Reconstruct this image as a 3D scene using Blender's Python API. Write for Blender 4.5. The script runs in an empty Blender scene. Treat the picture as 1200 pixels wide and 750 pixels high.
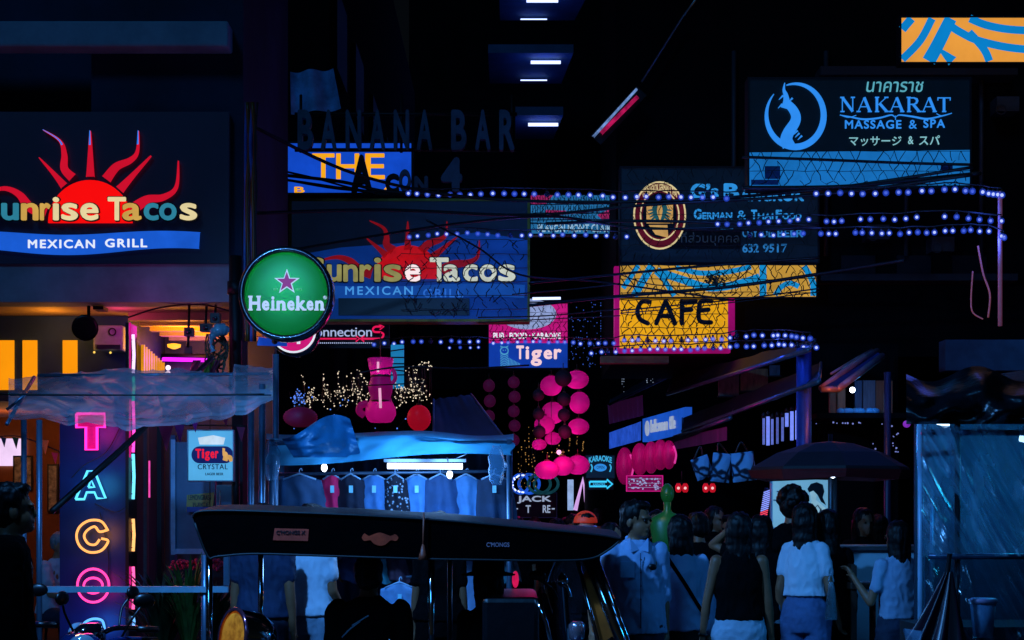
import bpy, math, random
from mathutils import Vector, noise
R = random.Random(7)
SC = bpy.context.scene
COL = SC.collection
rad = math.radians

# ------------------------------------------------------------------ camera, night sky, light, exposure
CAMZ = 1.7
FPX = 2000.0
cam_d = bpy.data.cameras.new('camera')
cam_d.lens = 60.0
cam_d.sensor_width = 36.0
cam_d.shift_y = 225 / 1200
cam_d.clip_end = 500
cam_d.clip_start = 0.1
cam = bpy.data.objects.new('camera', cam_d)
cam.location = (0, 0, CAMZ)
cam.rotation_euler = (rad(90), 0, 0)
COL.objects.link(cam)
SC.camera = cam

SUN_EL, SUN_AZ = 38.0, 205.0          # a dim blue skyglow coming from behind the camera, a bit from the left
world = bpy.data.worlds.new('World')
SC.world = world
world.use_nodes = True
wn = world.node_tree
wn.nodes.clear()
w_out = wn.nodes.new('ShaderNodeOutputWorld')
w_bg = wn.nodes.new('ShaderNodeBackground')
w_sky = wn.nodes.new('ShaderNodeTexSky')
w_sky.sky_type = 'NISHITA'
w_sky.sun_disc = False
w_sky.sun_elevation = rad(SUN_EL)
w_sky.sun_rotation = rad(SUN_AZ)
w_bg.inputs['Strength'].default_value = 0.0006
wn.links.new(w_sky.outputs['Color'], w_bg.inputs['Color'])
wn.links.new(w_bg.outputs['Background'], w_out.inputs['Surface'])

sun_d = bpy.data.lights.new('night_glow', 'SUN')
sun_d.energy = 0.36
sun_d.color = (0.05, 0.36, 1.0)
sun_d.angle = rad(12)
sun = bpy.data.objects.new('night_glow', sun_d)
# light travels from the camera side, downwards, into the alley
d = Vector((math.sin(rad(22)) * math.cos(rad(SUN_EL)), math.cos(rad(22)) * math.cos(rad(SUN_EL)), -math.sin(rad(SUN_EL))))
sun.rotation_euler = d.to_track_quat('-Z', 'Y').to_euler()
sun.location = (-4, -6, 14)
COL.objects.link(sun)

vs = SC.view_settings
vs.view_transform = 'Standard'
vs.look = 'None'
vs.exposure = 0.0
vs.gamma = 1.0
vs.use_curve_mapping = False
SC.render.engine = 'CYCLES'
SC.cycles.use_denoising = True
SC.cycles.max_bounces = 8
SC.cycles.transparent_max_bounces = 24
SC.cycles.sample_clamp_indirect = 3.0

# ------------------------------------------------------------------ colour and materials
def lin(h):
    if isinstance(h, (tuple, list)):
        return tuple(h)
    h = h.lstrip('#')
    o = []
    for i in (0, 2, 4):
        c = int(h[i:i + 2], 16) / 255
        o.append(c / 12.92 if c <= .04045 else ((c + .055) / 1.055) ** 2.4)
    return tuple(o)

MATS = {}
def mat(name, base='#808080', rough=.6, metal=0.0, em=None, k=1.0, var=.25, scale=6.0, bump=0.0, alpha=1.0,
        trans=0.0, spec=.5, dirt_uneven_glow=0.0, stretch=(1, 1, 1), coat=0.0, sheen=0.0):
    """procedural Principled material: base colour broken up by noise, optional emission made uneven by noise (grime and uneven backlight), optional bump"""
    if name in MATS:
        return MATS[name]
    m = bpy.data.materials.new(name)
    m.use_nodes = True
    n, l = m.node_tree.nodes, m.node_tree.links
    n.clear()
    out = n.new('ShaderNodeOutputMaterial')
    b = n.new('ShaderNodeBsdfPrincipled')
    l.new(b.outputs[0], out.inputs[0])
    tc = n.new('ShaderNodeTexCoord')
    mp = n.new('ShaderNodeMapping')
    mp.inputs['Scale'].default_value = stretch
    l.new(tc.outputs['Object'], mp.inputs[0])
    nz = n.new('ShaderNodeTexNoise')
    nz.inputs['Scale'].default_value = scale
    nz.inputs['Detail'].default_value = 6
    nz.inputs['Roughness'].default_value = .62
    l.new(mp.outputs[0], nz.inputs['Vector'])
    c = lin(base)
    mx = n.new('ShaderNodeMix')
    mx.data_type = 'RGBA'
    mx.inputs[6].default_value = (*[min(1, x * (1 + var)) for x in c], 1)
    mx.inputs[7].default_value = (*[x * (1 - var) for x in c], 1)
    rp = n.new('ShaderNodeMapRange')
    rp.inputs[1].default_value = .32
    rp.inputs[2].default_value = .68
    l.new(nz.outputs[0], rp.inputs[0])
    l.new(rp.outputs[0], mx.inputs[0])
    l.new(mx.outputs[2], b.inputs['Base Color'])
    b.inputs['Roughness'].default_value = rough
    b.inputs['Metallic'].default_value = metal
    b.inputs['Alpha'].default_value = alpha
    b.inputs['Specular IOR Level'].default_value = spec
    b.inputs['Coat Weight'].default_value = coat
    if trans:
        b.inputs['Transmission Weight'].default_value = trans
    if em:
        e = lin(em)
        b.inputs['Emission Color'].default_value = (*e, 1)
        b.inputs['Emission Strength'].default_value = k
        if dirt_uneven_glow:  # noise painted into the glow: grime and uneven backlight together
            r2 = n.new('ShaderNodeMapRange')
            r2.inputs[1].default_value = .38
            r2.inputs[2].default_value = .72
            r2.inputs[3].default_value = k
            r2.inputs[4].default_value = k * (1 - dirt_uneven_glow)
            l.new(nz.outputs[0], r2.inputs[0])
            l.new(r2.outputs[0], b.inputs['Emission Strength'])
    if bump:
        n2 = n.new('ShaderNodeTexNoise')
        n2.inputs['Scale'].default_value = scale * 3
        n2.inputs['Detail'].default_value = 8
        l.new(mp.outputs[0], n2.inputs['Vector'])
        bp = n.new('ShaderNodeBump')
        bp.inputs['Strength'].default_value = bump
        bp.inputs['Distance'].default_value = .02
        l.new(n2.outputs[0], bp.inputs['Height'])
        l.new(bp.outputs[0], b.inputs['Normal'])
    MATS[name] = m
    return m

def lit(name, col, k=1.0, dirt_uneven_glow=.3, scale=5.0, rough=.35):
    """a lamp, a neon tube or a backlit sign face"""
    if name in MATS:
        return MATS[name]
    return mat(name, base=tuple(x * .15 for x in lin(col)), rough=rough, em=col, k=k, dirt_uneven_glow=dirt_uneven_glow, scale=scale, spec=.15)

def plastic_sheet(name, tint, opacity, rough=.16, fold=(3, 1, 1), fscale=4.0, fstr=.6):
    """clear crinkled plastic film: mostly see-through, glossy on its creases, milky where it scatters"""
    m = bpy.data.materials.new(name)
    m.use_nodes = True
    n, l = m.node_tree.nodes, m.node_tree.links
    n.clear()
    out = n.new('ShaderNodeOutputMaterial')
    tr = n.new('ShaderNodeBsdfTransparent')
    tr.inputs[0].default_value = (*[.6 + .4 * x for x in lin(tint)], 1)
    gl = n.new('ShaderNodeBsdfGlossy')
    gl.inputs['Roughness'].default_value = rough
    tl = n.new('ShaderNodeBsdfTranslucent')
    tl.inputs[0].default_value = (*lin(tint), 1)
    df = n.new('ShaderNodeBsdfDiffuse')
    df.inputs[0].default_value = (*lin(tint), 1)
    tc = n.new('ShaderNodeTexCoord')
    mp = n.new('ShaderNodeMapping')
    mp.inputs['Scale'].default_value = fold
    l.new(tc.outputs['Object'], mp.inputs[0])
    nz = n.new('ShaderNodeTexNoise')
    nz.inputs['Scale'].default_value = fscale
    nz.inputs['Detail'].default_value = 5
    nz.inputs['Distortion'].default_value = .8
    l.new(mp.outputs[0], nz.inputs['Vector'])
    bp = n.new('ShaderNodeBump')
    bp.inputs['Strength'].default_value = fstr
    bp.inputs['Distance'].default_value = .05
    l.new(nz.outputs[0], bp.inputs['Height'])
    for s in (gl, tl, df):
        l.new(bp.outputs[0], s.inputs['Normal'])
    a = n.new('ShaderNodeMixShader')
    a.inputs[0].default_value = .5
    l.new(tl.outputs[0], a.inputs[1])
    l.new(df.outputs[0], a.inputs[2])
    b = n.new('ShaderNodeMixShader')
    b.inputs[0].default_value = .46
    l.new(a.outputs[0], b.inputs[1])
    l.new(gl.outputs[0], b.inputs[2])
    c = n.new('ShaderNodeMixShader')
    mr = n.new('ShaderNodeMapRange')
    mr.inputs[1].default_value = .35
    mr.inputs[2].default_value = .7
    mr.inputs[3].default_value = opacity * .5
    mr.inputs[4].default_value = min(1, opacity * 1.5)
    l.new(nz.outputs[0], mr.inputs[0])
    l.new(mr.outputs[0], c.inputs[0])
    l.new(tr.outputs[0], c.inputs[1])
    l.new(b.outputs[0], c.inputs[2])
    l.new(c.outputs[0], out.inputs[0])
    return m

def paper(name, col, glow=.35, tcol=None, scale=6.0):
    """thin lit-through skin (lantern paper, sign acrylic, tarpaulin): scatters the lamp inside it to the outside"""
    if name in MATS:
        return MATS[name]
    m = bpy.data.materials.new(name)
    m.use_nodes = True
    n, l = m.node_tree.nodes, m.node_tree.links
    n.clear()
    out = n.new('ShaderNodeOutputMaterial')
    c = lin(col)
    tc = n.new('ShaderNodeTexCoord')
    nz = n.new('ShaderNodeTexNoise')
    nz.inputs['Scale'].default_value = scale
    nz.inputs['Detail'].default_value = 5
    l.new(tc.outputs['Object'], nz.inputs['Vector'])
    mx = n.new('ShaderNodeMix')
    mx.data_type = 'RGBA'
    mx.inputs[6].default_value = (*c, 1)
    mx.inputs[7].default_value = (*[x * .55 for x in c], 1)
    l.new(nz.outputs[0], mx.inputs[0])
    tl = n.new('ShaderNodeBsdfTranslucent')
    df = n.new('ShaderNodeBsdfPrincipled')
    df.inputs['Roughness'].default_value = .4
    if glow:
        df.inputs['Emission Color'].default_value = (*c, 1)
        df.inputs['Emission Strength'].default_value = glow
    l.new(mx.outputs[2], tl.inputs[0])
    l.new(mx.outputs[2], df.inputs['Base Color'])
    a = n.new('ShaderNodeMixShader')
    a.inputs[0].default_value = .5
    l.new(tl.outputs[0], a.inputs[1])
    l.new(df.outputs[0], a.inputs[2])
    l.new(a.outputs[0], out.inputs[0])
    MATS[name] = m
    return m

# ------------------------------------------------------------------ picture coordinates on real planes
def P(px, py, Y):
    """the point at distance Y that the photograph shows at pixel px, py"""
    return Vector(((px - 600) / FPX * Y, Y, CAMZ + (600 - py) / FPX * Y))

class Pl:
    """an upright plane (a sign face, a wall) on which things are measured out; w is the height above the face"""
    def __init__(s, Y=None, a=None, b=None):
        if Y is not None:
            s.o, s.n = Vector((0, Y, 0)), Vector((0, -1, 0))
        else:
            a, b = Vector((*a, 0)), Vector((*b, 0))
            t = (b - a).normalized()
            s.o, s.n = a, Vector((t.y, -t.x, 0))
            if s.n.dot(-a) < 0:
                s.n = -s.n
    def __call__(s, px, py, w=0.0):
        d = Vector(((px - 600) / FPX, 1, (600 - py) / FPX))
        c = Vector((0, 0, CAMZ))
        t = (s.o - c).dot(s.n) / d.dot(s.n)
        return c + d * t + s.n * w

# ------------------------------------------------------------------ mesh builder
class MB:
    def __init__(s):
        s.v, s.f, s.m, s.s = [], [], [], []
    def add(s, vs_, fs, mi=0, sm=False):
        o = len(s.v)
        s.v += [tuple(x) for x in vs_]
        for f in fs:
            s.f.append([i + o for i in f])
            s.m.append(mi)
            s.s.append(sm)
        return s
    def box(s, x0, x1, y0, y1, z0, z1, mi=0):
        return s.add([(x, y, z) for x in (x0, x1) for y in (y0, y1) for z in (z0, z1)],
                     [(0, 1, 3, 2), (4, 6, 7, 5), (0, 4, 5, 1), (2, 3, 7, 6), (0, 2, 6, 4), (1, 5, 7, 3)], mi)
    def pbox(s, fr, px0, py0, px1, py1, w0, w1, mi=0):
        """box on a plane between two pixel corners, from height w0 to w1"""
        vs_ = []
        for w in (w0, w1):
            base = [fr(px0, py1), fr(px1, py1), fr(px1, py0), fr(px0, py0)]
            vs_ += [p + fr.n * w for p in base]
        return s.add(vs_, [(0, 1, 2, 3), (4, 7, 6, 5), (0, 4, 5, 1), (1, 5, 6, 2), (2, 6, 7, 3), (3, 7, 4, 0)], mi)
    def prism(s, fr, pts, w0, w1, mi=0):
        n = len(pts)
        a = [fr(x, y) + fr.n * w0 for x, y in pts]
        b = [fr(x, y) + fr.n * w1 for x, y in pts]
        return s.add(a + b, [list(range(n))[::-1], list(range(n, 2 * n))] + [(i, (i + 1) % n, n + (i + 1) % n, n + i) for i in range(n)], mi)
    def ribbon(s, fr, pts, wid, w0, w1, mi=0):
        """a stroke of changing width in the plane"""
        n = len(pts)
        if not isinstance(wid, (list, tuple)):
            wid = [wid] * n
        L, Rr = [], []
        for i, (x, y) in enumerate(pts):
            x0, y0 = pts[max(0, i - 1)]
            x1, y1 = pts[min(n - 1, i + 1)]
            tx, ty = x1 - x0, y1 - y0
            h = math.hypot(tx, ty) or 1
            nx, ny = -ty / h, tx / h
            L.append((x + nx * wid[i] / 2, y + ny * wid[i] / 2))
            Rr.append((x - nx * wid[i] / 2, y - ny * wid[i] / 2))
        vs_ = []
        for w in (w0, w1):
            vs_ += [fr(x, y) + fr.n * w for x, y in L] + [fr(x, y) + fr.n * w for x, y in Rr]
        fs = []
        for i in range(n - 1):
            fs.append((2 * n + i, 2 * n + i + 1, 3 * n + i + 1, 3 * n + i))
            fs.append((i, i + 1, 2 * n + i + 1, 2 * n + i))
            fs.append((n + i, n + i + 1, 3 * n + i + 1, 3 * n + i))
        return s.add(vs_, fs, mi)
    def tube(s, pts, r, n=8, mi=0, radii=None, caps=True):
        pts = [Vector(p) for p in pts]
        vs_, fs = [], []
        up = None
        for i, p in enumerate(pts):
            t = (pts[min(i + 1, len(pts) - 1)] - pts[max(i - 1, 0)])
            if t.length < 1e-9:
                t = Vector((0, 0, 1))
            t.normalize()
            if up is None:
                up = t.orthogonal().normalized()
            else:
                up = up - t * up.dot(t)
                up = up.normalized() if up.length > 1e-6 else t.orthogonal().normalized()
            q = t.cross(up)
            rr = radii[i] if radii else r
            for k in range(n):
                a = 2 * math.pi * k / n
                vs_.append(p + (up * math.cos(a) + q * math.sin(a)) * rr)
        for i in range(len(pts) - 1):
            for k in range(n):
                fs.append((i * n + k, i * n + (k + 1) % n, (i + 1) * n + (k + 1) % n, (i + 1) * n + k))
        if caps:
            fs.append(tuple(range(n))[::-1])
            fs.append(tuple((len(pts) - 1) * n + k for k in range(n)))
        return s.add(vs_, fs, mi, True)
    def sphere(s, c, r, nu=12, nv=8, mi=0):
        if not isinstance(r, (tuple, list)):
            r = (r, r, r)
        c = Vector(c)
        vs_ = [c + Vector((0, 0, r[2]))]
        for j in range(1, nv):
            t = math.pi * j / nv
            for i in range(nu):
                a = 2 * math.pi * i / nu
                vs_.append(c + Vector((r[0] * math.sin(t) * math.cos(a), r[1] * math.sin(t) * math.sin(a), r[2] * math.cos(t))))
        vs_.append(c - Vector((0, 0, r[2])))
        fs = [(0, 1 + i, 1 + (i + 1) % nu) for i in range(nu)]
        for j in range(nv - 2):
            for i in range(nu):
                fs.append((1 + j * nu + i, 1 + (j + 1) * nu + i, 1 + (j + 1) * nu + (i + 1) % nu, 1 + j * nu + (i + 1) % nu))
        b = 1 + (nv - 2) * nu
        fs += [(len(vs_) - 1, b + (i + 1) % nu, b + i) for i in range(nu)]
        return s.add(vs_, fs, mi, True)
    def lathe(s, c, prof, n=20, mi=0, axis=(0, 0, 1), sm=True, sq=1.0, close=True, open0=False):
        """profile of (radius, height) turned round an axis"""
        c, ax = Vector(c), Vector(axis).normalized()
        u = ax.orthogonal().normalized()
        q = ax.cross(u)
        vs_, fs = [], []
        for r, h in prof:
            for k in range(n):
                a = 2 * math.pi * k / n
                vs_.append(c + ax * h + (u * math.cos(a) + q * math.sin(a) * sq) * r)
        for i in range(len(prof) - 1):
            for k in range(n):
                fs.append((i * n + k, i * n + (k + 1) % n, (i + 1) * n + (k + 1) % n, (i + 1) * n + k))
        if not open0:
            fs.append(tuple(range(n))[::-1])
        if close:
            fs.append(tuple((len(prof) - 1) * n + k for k in range(n)))
        return s.add(vs_, fs, mi, sm)
    def loft(s, rings, n=16, mi=0):
        """rings of (centre, rx, ry) in level planes"""
        vs_, fs = [], []
        for c, rx, ry in rings:
            for k in range(n):
                a = 2 * math.pi * k / n
                vs_.append((c[0] + rx * math.cos(a), c[1] + ry * math.sin(a), c[2]))
        for i in range(len(rings) - 1):
            for k in range(n):
                fs.append((i * n + k, i * n + (k + 1) % n, (i + 1) * n + (k + 1) % n, (i + 1) * n + k))
        fs.append(tuple(range(n))[::-1])
        fs.append(tuple((len(rings) - 1) * n + k for k in range(n)))
        return s.add(vs_, fs, mi, True)
    def capsule(s, p0, p1, r0, r1, n=12, mi=0):
        p0, p1 = Vector(p0), Vector(p1)
        ax = p1 - p0
        L = ax.length
        pr = [(r0 * math.cos(a), -r0 * math.sin(a)) for a in (1.45, 1.0, .5)] + [(r0, 0), (r1, L)] + \
             [(r1 * math.cos(a), L + r1 * math.sin(a)) for a in (.5, 1.0, 1.45)]
        return s.lathe(p0, pr, n, mi, ax)
    def grid(s, fn, nu, nv, mi=0, sm=True):
        vs_ = [fn(i / nu, j / nv) for j in range(nv + 1) for i in range(nu + 1)]
        fs = [(j * (nu + 1) + i, j * (nu + 1) + i + 1, (j + 1) * (nu + 1) + i + 1, (j + 1) * (nu + 1) + i) for j in range(nv) for i in range(nu)]
        return s.add(vs_, fs, mi, sm)
    def text(s, fr, txt, px0, py0, px1, py1, w=.004, th=.012, bold=0.0, mi=0, shear=0.0, space=1.0, arc=0.0, sq=1.0):
        """lettering fitted to a pixel box on the plane; arc bows it upward by so many pixels"""
        cu = bpy.data.curves.new('t', 'FONT')
        cu.body = txt
        cu.extrude = .01
        cu.shear = shear
        cu.space_character = space
        cu.resolution_u = 4
        ob = bpy.data.objects.new('t', cu)
        me = bpy.data.meshes.new_from_object(ob)
        vv = [v.co.copy() for v in me.vertices]
        ff = [tuple(p.vertices) for p in me.polygons]
        bpy.data.objects.remove(ob)
        bpy.data.curves.remove(cu)
        bpy.data.meshes.remove(me)
        if not vv:
            return s
        x0, x1 = min(v.x for v in vv), max(v.x for v in vv)
        y0, y1 = min(v.y for v in vv), max(v.y for v in vv)
        # heavier strokes: the glyphs are laid down again a little to each side, each copy a hair deeper
        em = (px1 - px0) / (x1 - x0)
        ey = (py1 - py0) / max(1e-6, y1 - y0)
        b = min(bold, .045)
        offs = [(0, 0)] if b < .008 else [(0, 0), (-1, 0), (1, 0), (0, 1), (0, -1), (-.7, .7), (.7, .7), (-.7, -.7), (.7, -.7)]
        bx, by = b * em, b * ey
        for i, (dx, dy) in enumerate(offs):
            o = []
            for v in vv:
                u, t = (v.x - x0) / (x1 - x0), (v.y - y0) / max(1e-6, y1 - y0)
                py = lerp(py1 - by, py0 + by, t) - arc * (1 - (2 * u - 1) ** 2) + dy * by
                o.append(fr(lerp(px0 + bx, px1 - bx, u) + dx * bx, py, w + (th - .0003 * i if v.z > 0 else .00005 * i)))
            s.add(o, ff, mi)
        return s
    def mesh(s, name, mats, off=(0, 0, 0)):
        me = bpy.data.meshes.new(name)
        o = Vector(off)
        me.from_pydata([tuple(Vector(v) - o) for v in s.v], [], s.f)
        for m in mats:
            me.materials.append(m)
        me.polygons.foreach_set('material_index', s.m)
        me.polygons.foreach_set('use_smooth', s.s)
        me.update()
        return me
    def build(s, name, mats, parent=None, local=False, bevel=0.0):
        """links ONE mesh object; with a parent its points become relative to the thing's base"""
        if not isinstance(mats, (list, tuple)):
            mats = [mats]
        base = Vector((0, 0, 0)) if (parent is None or local) else Vector(BASE[parent.name])
        ob = bpy.data.objects.new(name, s.mesh(name, mats, base))
        COL.objects.link(ob)
        if parent is not None:
            ob.parent = parent
            BASE[ob.name] = tuple(base)
        else:
            BASE[ob.name] = (0, 0, 0)
        if bevel:
            bv = ob.modifiers.new('edge', 'BEVEL')
            bv.width = bevel
            bv.segments = 2
            bv.limit_method = 'ANGLE'
        return ob

BASE = {}
def tag(o, label, cat, group=None):
    o['label'] = label
    o['category'] = cat
    if group:
        o['group'] = group
    return o
def thing(name, label, cat, loc=(0, 0, 0), rz=0.0, group=None):
    o = bpy.data.objects.new(name, None)
    o.empty_display_size = .1
    o.location = loc
    o.rotation_euler = (0, 0, rz)
    COL.objects.link(o)
    BASE[o.name] = tuple(loc)
    return tag(o, label, cat, group)
def struct(o, kind='structure'):
    o['kind'] = kind
    return o
def lamp(name, loc, energy, col, size=.05, parent=None, aim=None, cone=100):
    """the light that a modelled lamp gives off"""
    ld = bpy.data.lights.new(name, 'SPOT' if aim else 'POINT')
    ld.energy = energy
    ld.color = lin(col)
    ld.shadow_soft_size = size
    o = bpy.data.objects.new(name, ld)
    o.location = Vector(loc) - (Vector(BASE[parent.name]) if parent else Vector((0, 0, 0)))
    if aim:
        ld.spot_size = rad(cone)
        ld.spot_blend = .6
        o.rotation_euler = (Vector(aim) - Vector(loc)).to_track_quat('-Z', 'Y').to_euler()
    COL.objects.link(o)
    if parent:
        o.parent = parent
    return o
def ell(cx, cy, rx, ry, a0=0.0, a1=360.0, n=40):
    return [(cx + rx * math.cos(rad(a0 + (a1 - a0) * i / n)), cy - ry * math.sin(rad(a0 + (a1 - a0) * i / n))) for i in range(n + 1)]
def smooth(pts, k=6):
    """a smooth path through the given points"""
    o = []
    n = len(pts)
    for i in range(n - 1):
        p0, p1, p2, p3 = [Vector(pts[max(0, min(n - 1, i + q))]) for q in (-1, 0, 1, 2)]
        for j in range(k):
            t = j / k
            o.append(tuple(.5 * ((2 * p1) + (p2 - p0) * t + (2 * p0 - 5 * p1 + 4 * p2 - p3) * t * t + (3 * p1 - p0 - 3 * p2 + p3) * t ** 3)))
    o.append(tuple(pts[-1]))
    return o
def lerp(a, b, t):
    return a + (b - a) * t

# shared materials
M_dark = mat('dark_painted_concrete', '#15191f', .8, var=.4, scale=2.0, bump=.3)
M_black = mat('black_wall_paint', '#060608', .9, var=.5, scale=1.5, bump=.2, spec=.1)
M_navy = mat('navy_painted_render', '#22304d', .75, var=.3, scale=1.3, bump=.25)
M_conc = mat('grey_concrete', '#5a636b', .85, var=.35, scale=1.6, bump=.35)
M_frame = mat('black_metal_frame', '#121417', .5, .4)
M_steel = mat('galvanised_steel', '#8f979c', .35, .9, var=.15)
M_chrome = mat('chrome', '#d8dde2', .08, 1.0, var=.05)
M_cable = mat('black_cable_rubber', '#060606', .55)
M_blackplas = mat('black_plastic', '#0a0a0c', .35)
M_blackvinyl = mat('black_vinyl', '#020203', .6, bump=.1, scale=12, spec=.02)
M_wood = mat('dark_brown_wood', '#3a2417', .55, stretch=(1, 1, .15), scale=14, var=.4)
# ------------------------------------------------------------------ setting: ground, kerb
g = MB()
g.grid(lambda u, v: (lerp(-60, 60, u), lerp(-12, 120, v), 0), 24, 26, sm=False)
struct(g.build('ground', mat('asphalt', '#2b2d31', .8, var=.4, scale=3, bump=.3)))
g = MB()
g.box(-9, -3.0, 14.6, 46, .002, .13)
struct(g.build('pavement', mat('paving_concrete', '#55585c', .8, var=.3, scale=4, bump=.3)))

# ------------------------------------------------------------------ corner building (left)
s16 = .008
cb = thing('corner_building', 'navy rendered corner building that carries the glowing red sun signboard above an open ground floor', 'building', (-5, 16, 0))
fr16 = Pl(16.0)
m = MB()
x285, x107 = P(285, 0, 16).x, P(107, 0, 16).x
zf0, zf1 = P(0, 355, 16).z, P(0, 310, 16).z
m.box(x107, x285, 16.0, 19.2, zf1, 7.6)
m.box(-9.5, x107, 16.45, 19.2, zf1, 7.6)
m.build('wall', mat('navy_wall_weathered', '#16233c', .8, var=.65, scale=.8, bump=.35), cb)
m = MB()
m.box(-9.5, P(273, 0, 16).x, 15.72, 15.997, P(0, 57, 15.8).z, P(0, 27, 15.8).z)
m.build('ledge', mat('pale_painted_ledge', '#7f93a3', .7, var=.35, scale=1.3, bump=.2), cb, bevel=.02)
m = MB()
m.box(-9.5, P(271, 0, 16).x, 15.93, 16.3, zf0, zf1 - .003)
m.build('fascia', mat('stained_fascia_concrete', '#86a4ac', .85, var=.4, scale=1.0, bump=.3), cb)
m = MB()
m.box(-9.5, P(276, 0, 16).x, 16.3, 19.3, zf0 + .02, zf0 + .25)
for k in range(5):
    m.box(-3.8, P(276, 0, 16).x - .1, 16.9 + .5 * k, 17.02 + .5 * k, zf0 - .06, zf0 + .017)
m.build('soffit', mat('cream_soffit', '#c9b58c', .7, var=.25, scale=2, bump=.2), cb)
xs = P(150, 0, 17.2).x
m = MB()
zl = P(0, 470, 17.2).z
m.box(-9.5, xs, 17.2, 17.4, zl, zf0 + .015)
m.build('lintel_wall', mat('blue_lintel_paint', '#2a4f9c', .75, var=.35, scale=1.5, bump=.2), cb)
for a, b in ((-2, 17), (27, 44), (74, 91)):
    m = MB()
    m.pbox(Pl(17.2), a, 399, b, 457, .003, .02)
    m.build('window', lit('lit_amber_window', '#ff9a0c', 1.0, .12, 2.0), cb)
m = MB()
m.box(xs - .15, xs, 17.4, 19.0, 0.13, zf0 + .015)                     # side wall of the passage
m.box(xs + .003, P(290, 0, 19).x + .3, 19.0, 19.2, 0.13, zf0 + .015)         # end wall
m.build('passage_wall', mat('dark_blue_tiles', '#20304a', .5, var=.4, scale=2.5, bump=.2), cb)
m = MB()
m.box(-9.5, xs - .153, 20.6, 20.8, .13, zl + .2)
m.box(-9.5, xs - .153, 17.42, 20.6, zl + .02, zl + .18)
m.build('room_wall', mat('orange_plaster', '#9a5a2c', .8, var=.3, scale=2, bump=.2), cb)
m = MB()
m.pbox(Pl(20.6), -12, 514, 30, 546, .003, .03)
m.build('shop_light', lit('lit_pink_white_panel', '#f6d6ff', 1.0, .2, 4), cb)
m = MB()
m.box(P(272, 0, 16).x, x285 - .004, 15.99, 16.3, .13, zf1 - .003)
m.build('pillar', M_dark, cb)
# pictures on the orange room wall
FR_ = mat('dark_picture_frame', '#120c08', .5)
PAPER_ = mat('grey_picture_paper', '#b0a898', .7, var=.8, scale=14)
for i, (a, c, b, e_, lb) in enumerate(((16, 534, 39, 575, 'dark framed picture with pale mount on the orange restaurant wall'),
                                  (56, 544, 69, 600, 'tall dark framed picture on the orange wall beside the neon column'))):
    r = thing('framed_picture', lb, 'picture', P((a + b) / 2, e_, 20.55), group='pictures on the restaurant wall')
    fr = Pl(20.59)
    q = MB()
    q.pbox(fr, a, c, b, e_, 0, .03)
    q.build('frame', FR_, r)
    q = MB()
    q.pbox(fr, a + 2, c + 2, b - 2, e_ - 2, .032, .036)
    q.build('picture', PAPER_, r)

# yellow lit slats on the passage side wall
sl = thing('lit_slat_screen', 'screen of upright slats lit amber under the corner building ceiling', 'screen', P(175, 440, 18.2))
plS = Pl(a=(xs, 17.2), b=(xs, 19.0))
m = MB()
for k in range(9):
    px = 163 + 2.9 * k
    m.pbox(plS, px, 404 + 2.6 * k, px + 1.5, 441, .02, .05)
m.build('slats', lit('amber_lit_slats', '#d98f14', 1.0, .25, 5), sl)
m = MB()
m.pbox(plS, 161, 441, 190, 443, .02, .06)
m.build('rail', M_frame, sl)
# purple tube + white globe under the soffit
t = thing('purple_tube_light', 'glowing magenta fluorescent tube under the amber ceiling of the corner building', 'tube light', P(215, 421, 18.8))
m = MB()
m.tube([P(191, 421, 18.8), P(242, 422, 18.6)], .022, 10)
m.build('tube', lit('magenta_tube', '#e020f0', 2.0, 0), t)
m = MB()
m.tube([P(189, 417.5, 18.85), P(244, 418, 18.65)], .03, 6)
m.build('fitting', M_frame, t)
lamp('tube_glow', P(215, 426, 18.5), 7, '#d020ff', .2, t)
t = thing('globe_lamp', 'small white globe lamp glowing behind the plastic awning', 'lamp', P(197, 440, 18.4))
m = MB()
m.sphere(P(197, 431, 18.4), .028, 12, 10)
m.lathe(P(197, 440, 18.4), [(.03, 0), (.03, .03), (.012, .05), (.012, .07)], 10, 0)
m.build('globe', lit('white_globe', '#ffe6f4', 1.5, 0), t)
# the amber ceiling lamp
t = thing('ceiling_lamp', 'round amber lamp lighting the ceiling of the passage', 'lamp', P(236, 406, 18.9))
m = MB()
m.lathe(P(204, 409, 18.6), [(.02, 0), (.07, .02), (.075, .05), (.02, .06)], 14)
m.build('shade', lit('amber_lamp', '#ffae2a', 1.6, 0), t)
lamp('soffit_glow', P(60, 384, 16.75), 3.5, '#ff9c30', .1, t)  # added light under the soffit front, no fitting modelled there
lamp('soffit_glow', P(140, 380, 16.6), 1.6, '#ff40a0', .1, t)  # added pink light to brighten the soffit, again without a fitting
lamp('soffit_glow', P(212, 405, 17.6) , 22, '#ff9a10', .15, t)
lamp('soffit_glow', P(240, 407, 18.3), 9, '#ff9a10', .15, t)
# restaurant light
t = thing('pendant_lamp', 'amber pendant lamp inside the orange restaurant room', 'lamp', P(-20, 500, 19))
m = MB()
m.lathe(P(-20, 500, 19), [(.16, 0), (.12, .1), (.03, .16), (.01, .4)], 16)
m.build('shade', lit('amber_pendant', '#ff9030', 1.5, 0), t)
lamp('pendant_glow', P(15, 520, 19.3), 9, '#ffb070', .15, t)

# ------------------------------------------------------------------ buildings along the alley
ab = thing('alley_building', 'dark multi-storey building behind the blue billboard on the near side of the alley', 'building', (-3.4, 26, 0))
m = MB()
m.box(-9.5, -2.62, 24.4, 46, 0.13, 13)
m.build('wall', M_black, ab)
for Y in (25, 28, 31.5, 35, 39):
    for z in (3.2, 5.6, 8.2):
        m = MB()
        m.box(-2.615, -2.56, Y, Y + 1.5, z, z + 1.2)
        m.build('window', mat('dark_window_glass', '#0a1018', .5, spec=.2), ab)

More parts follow.
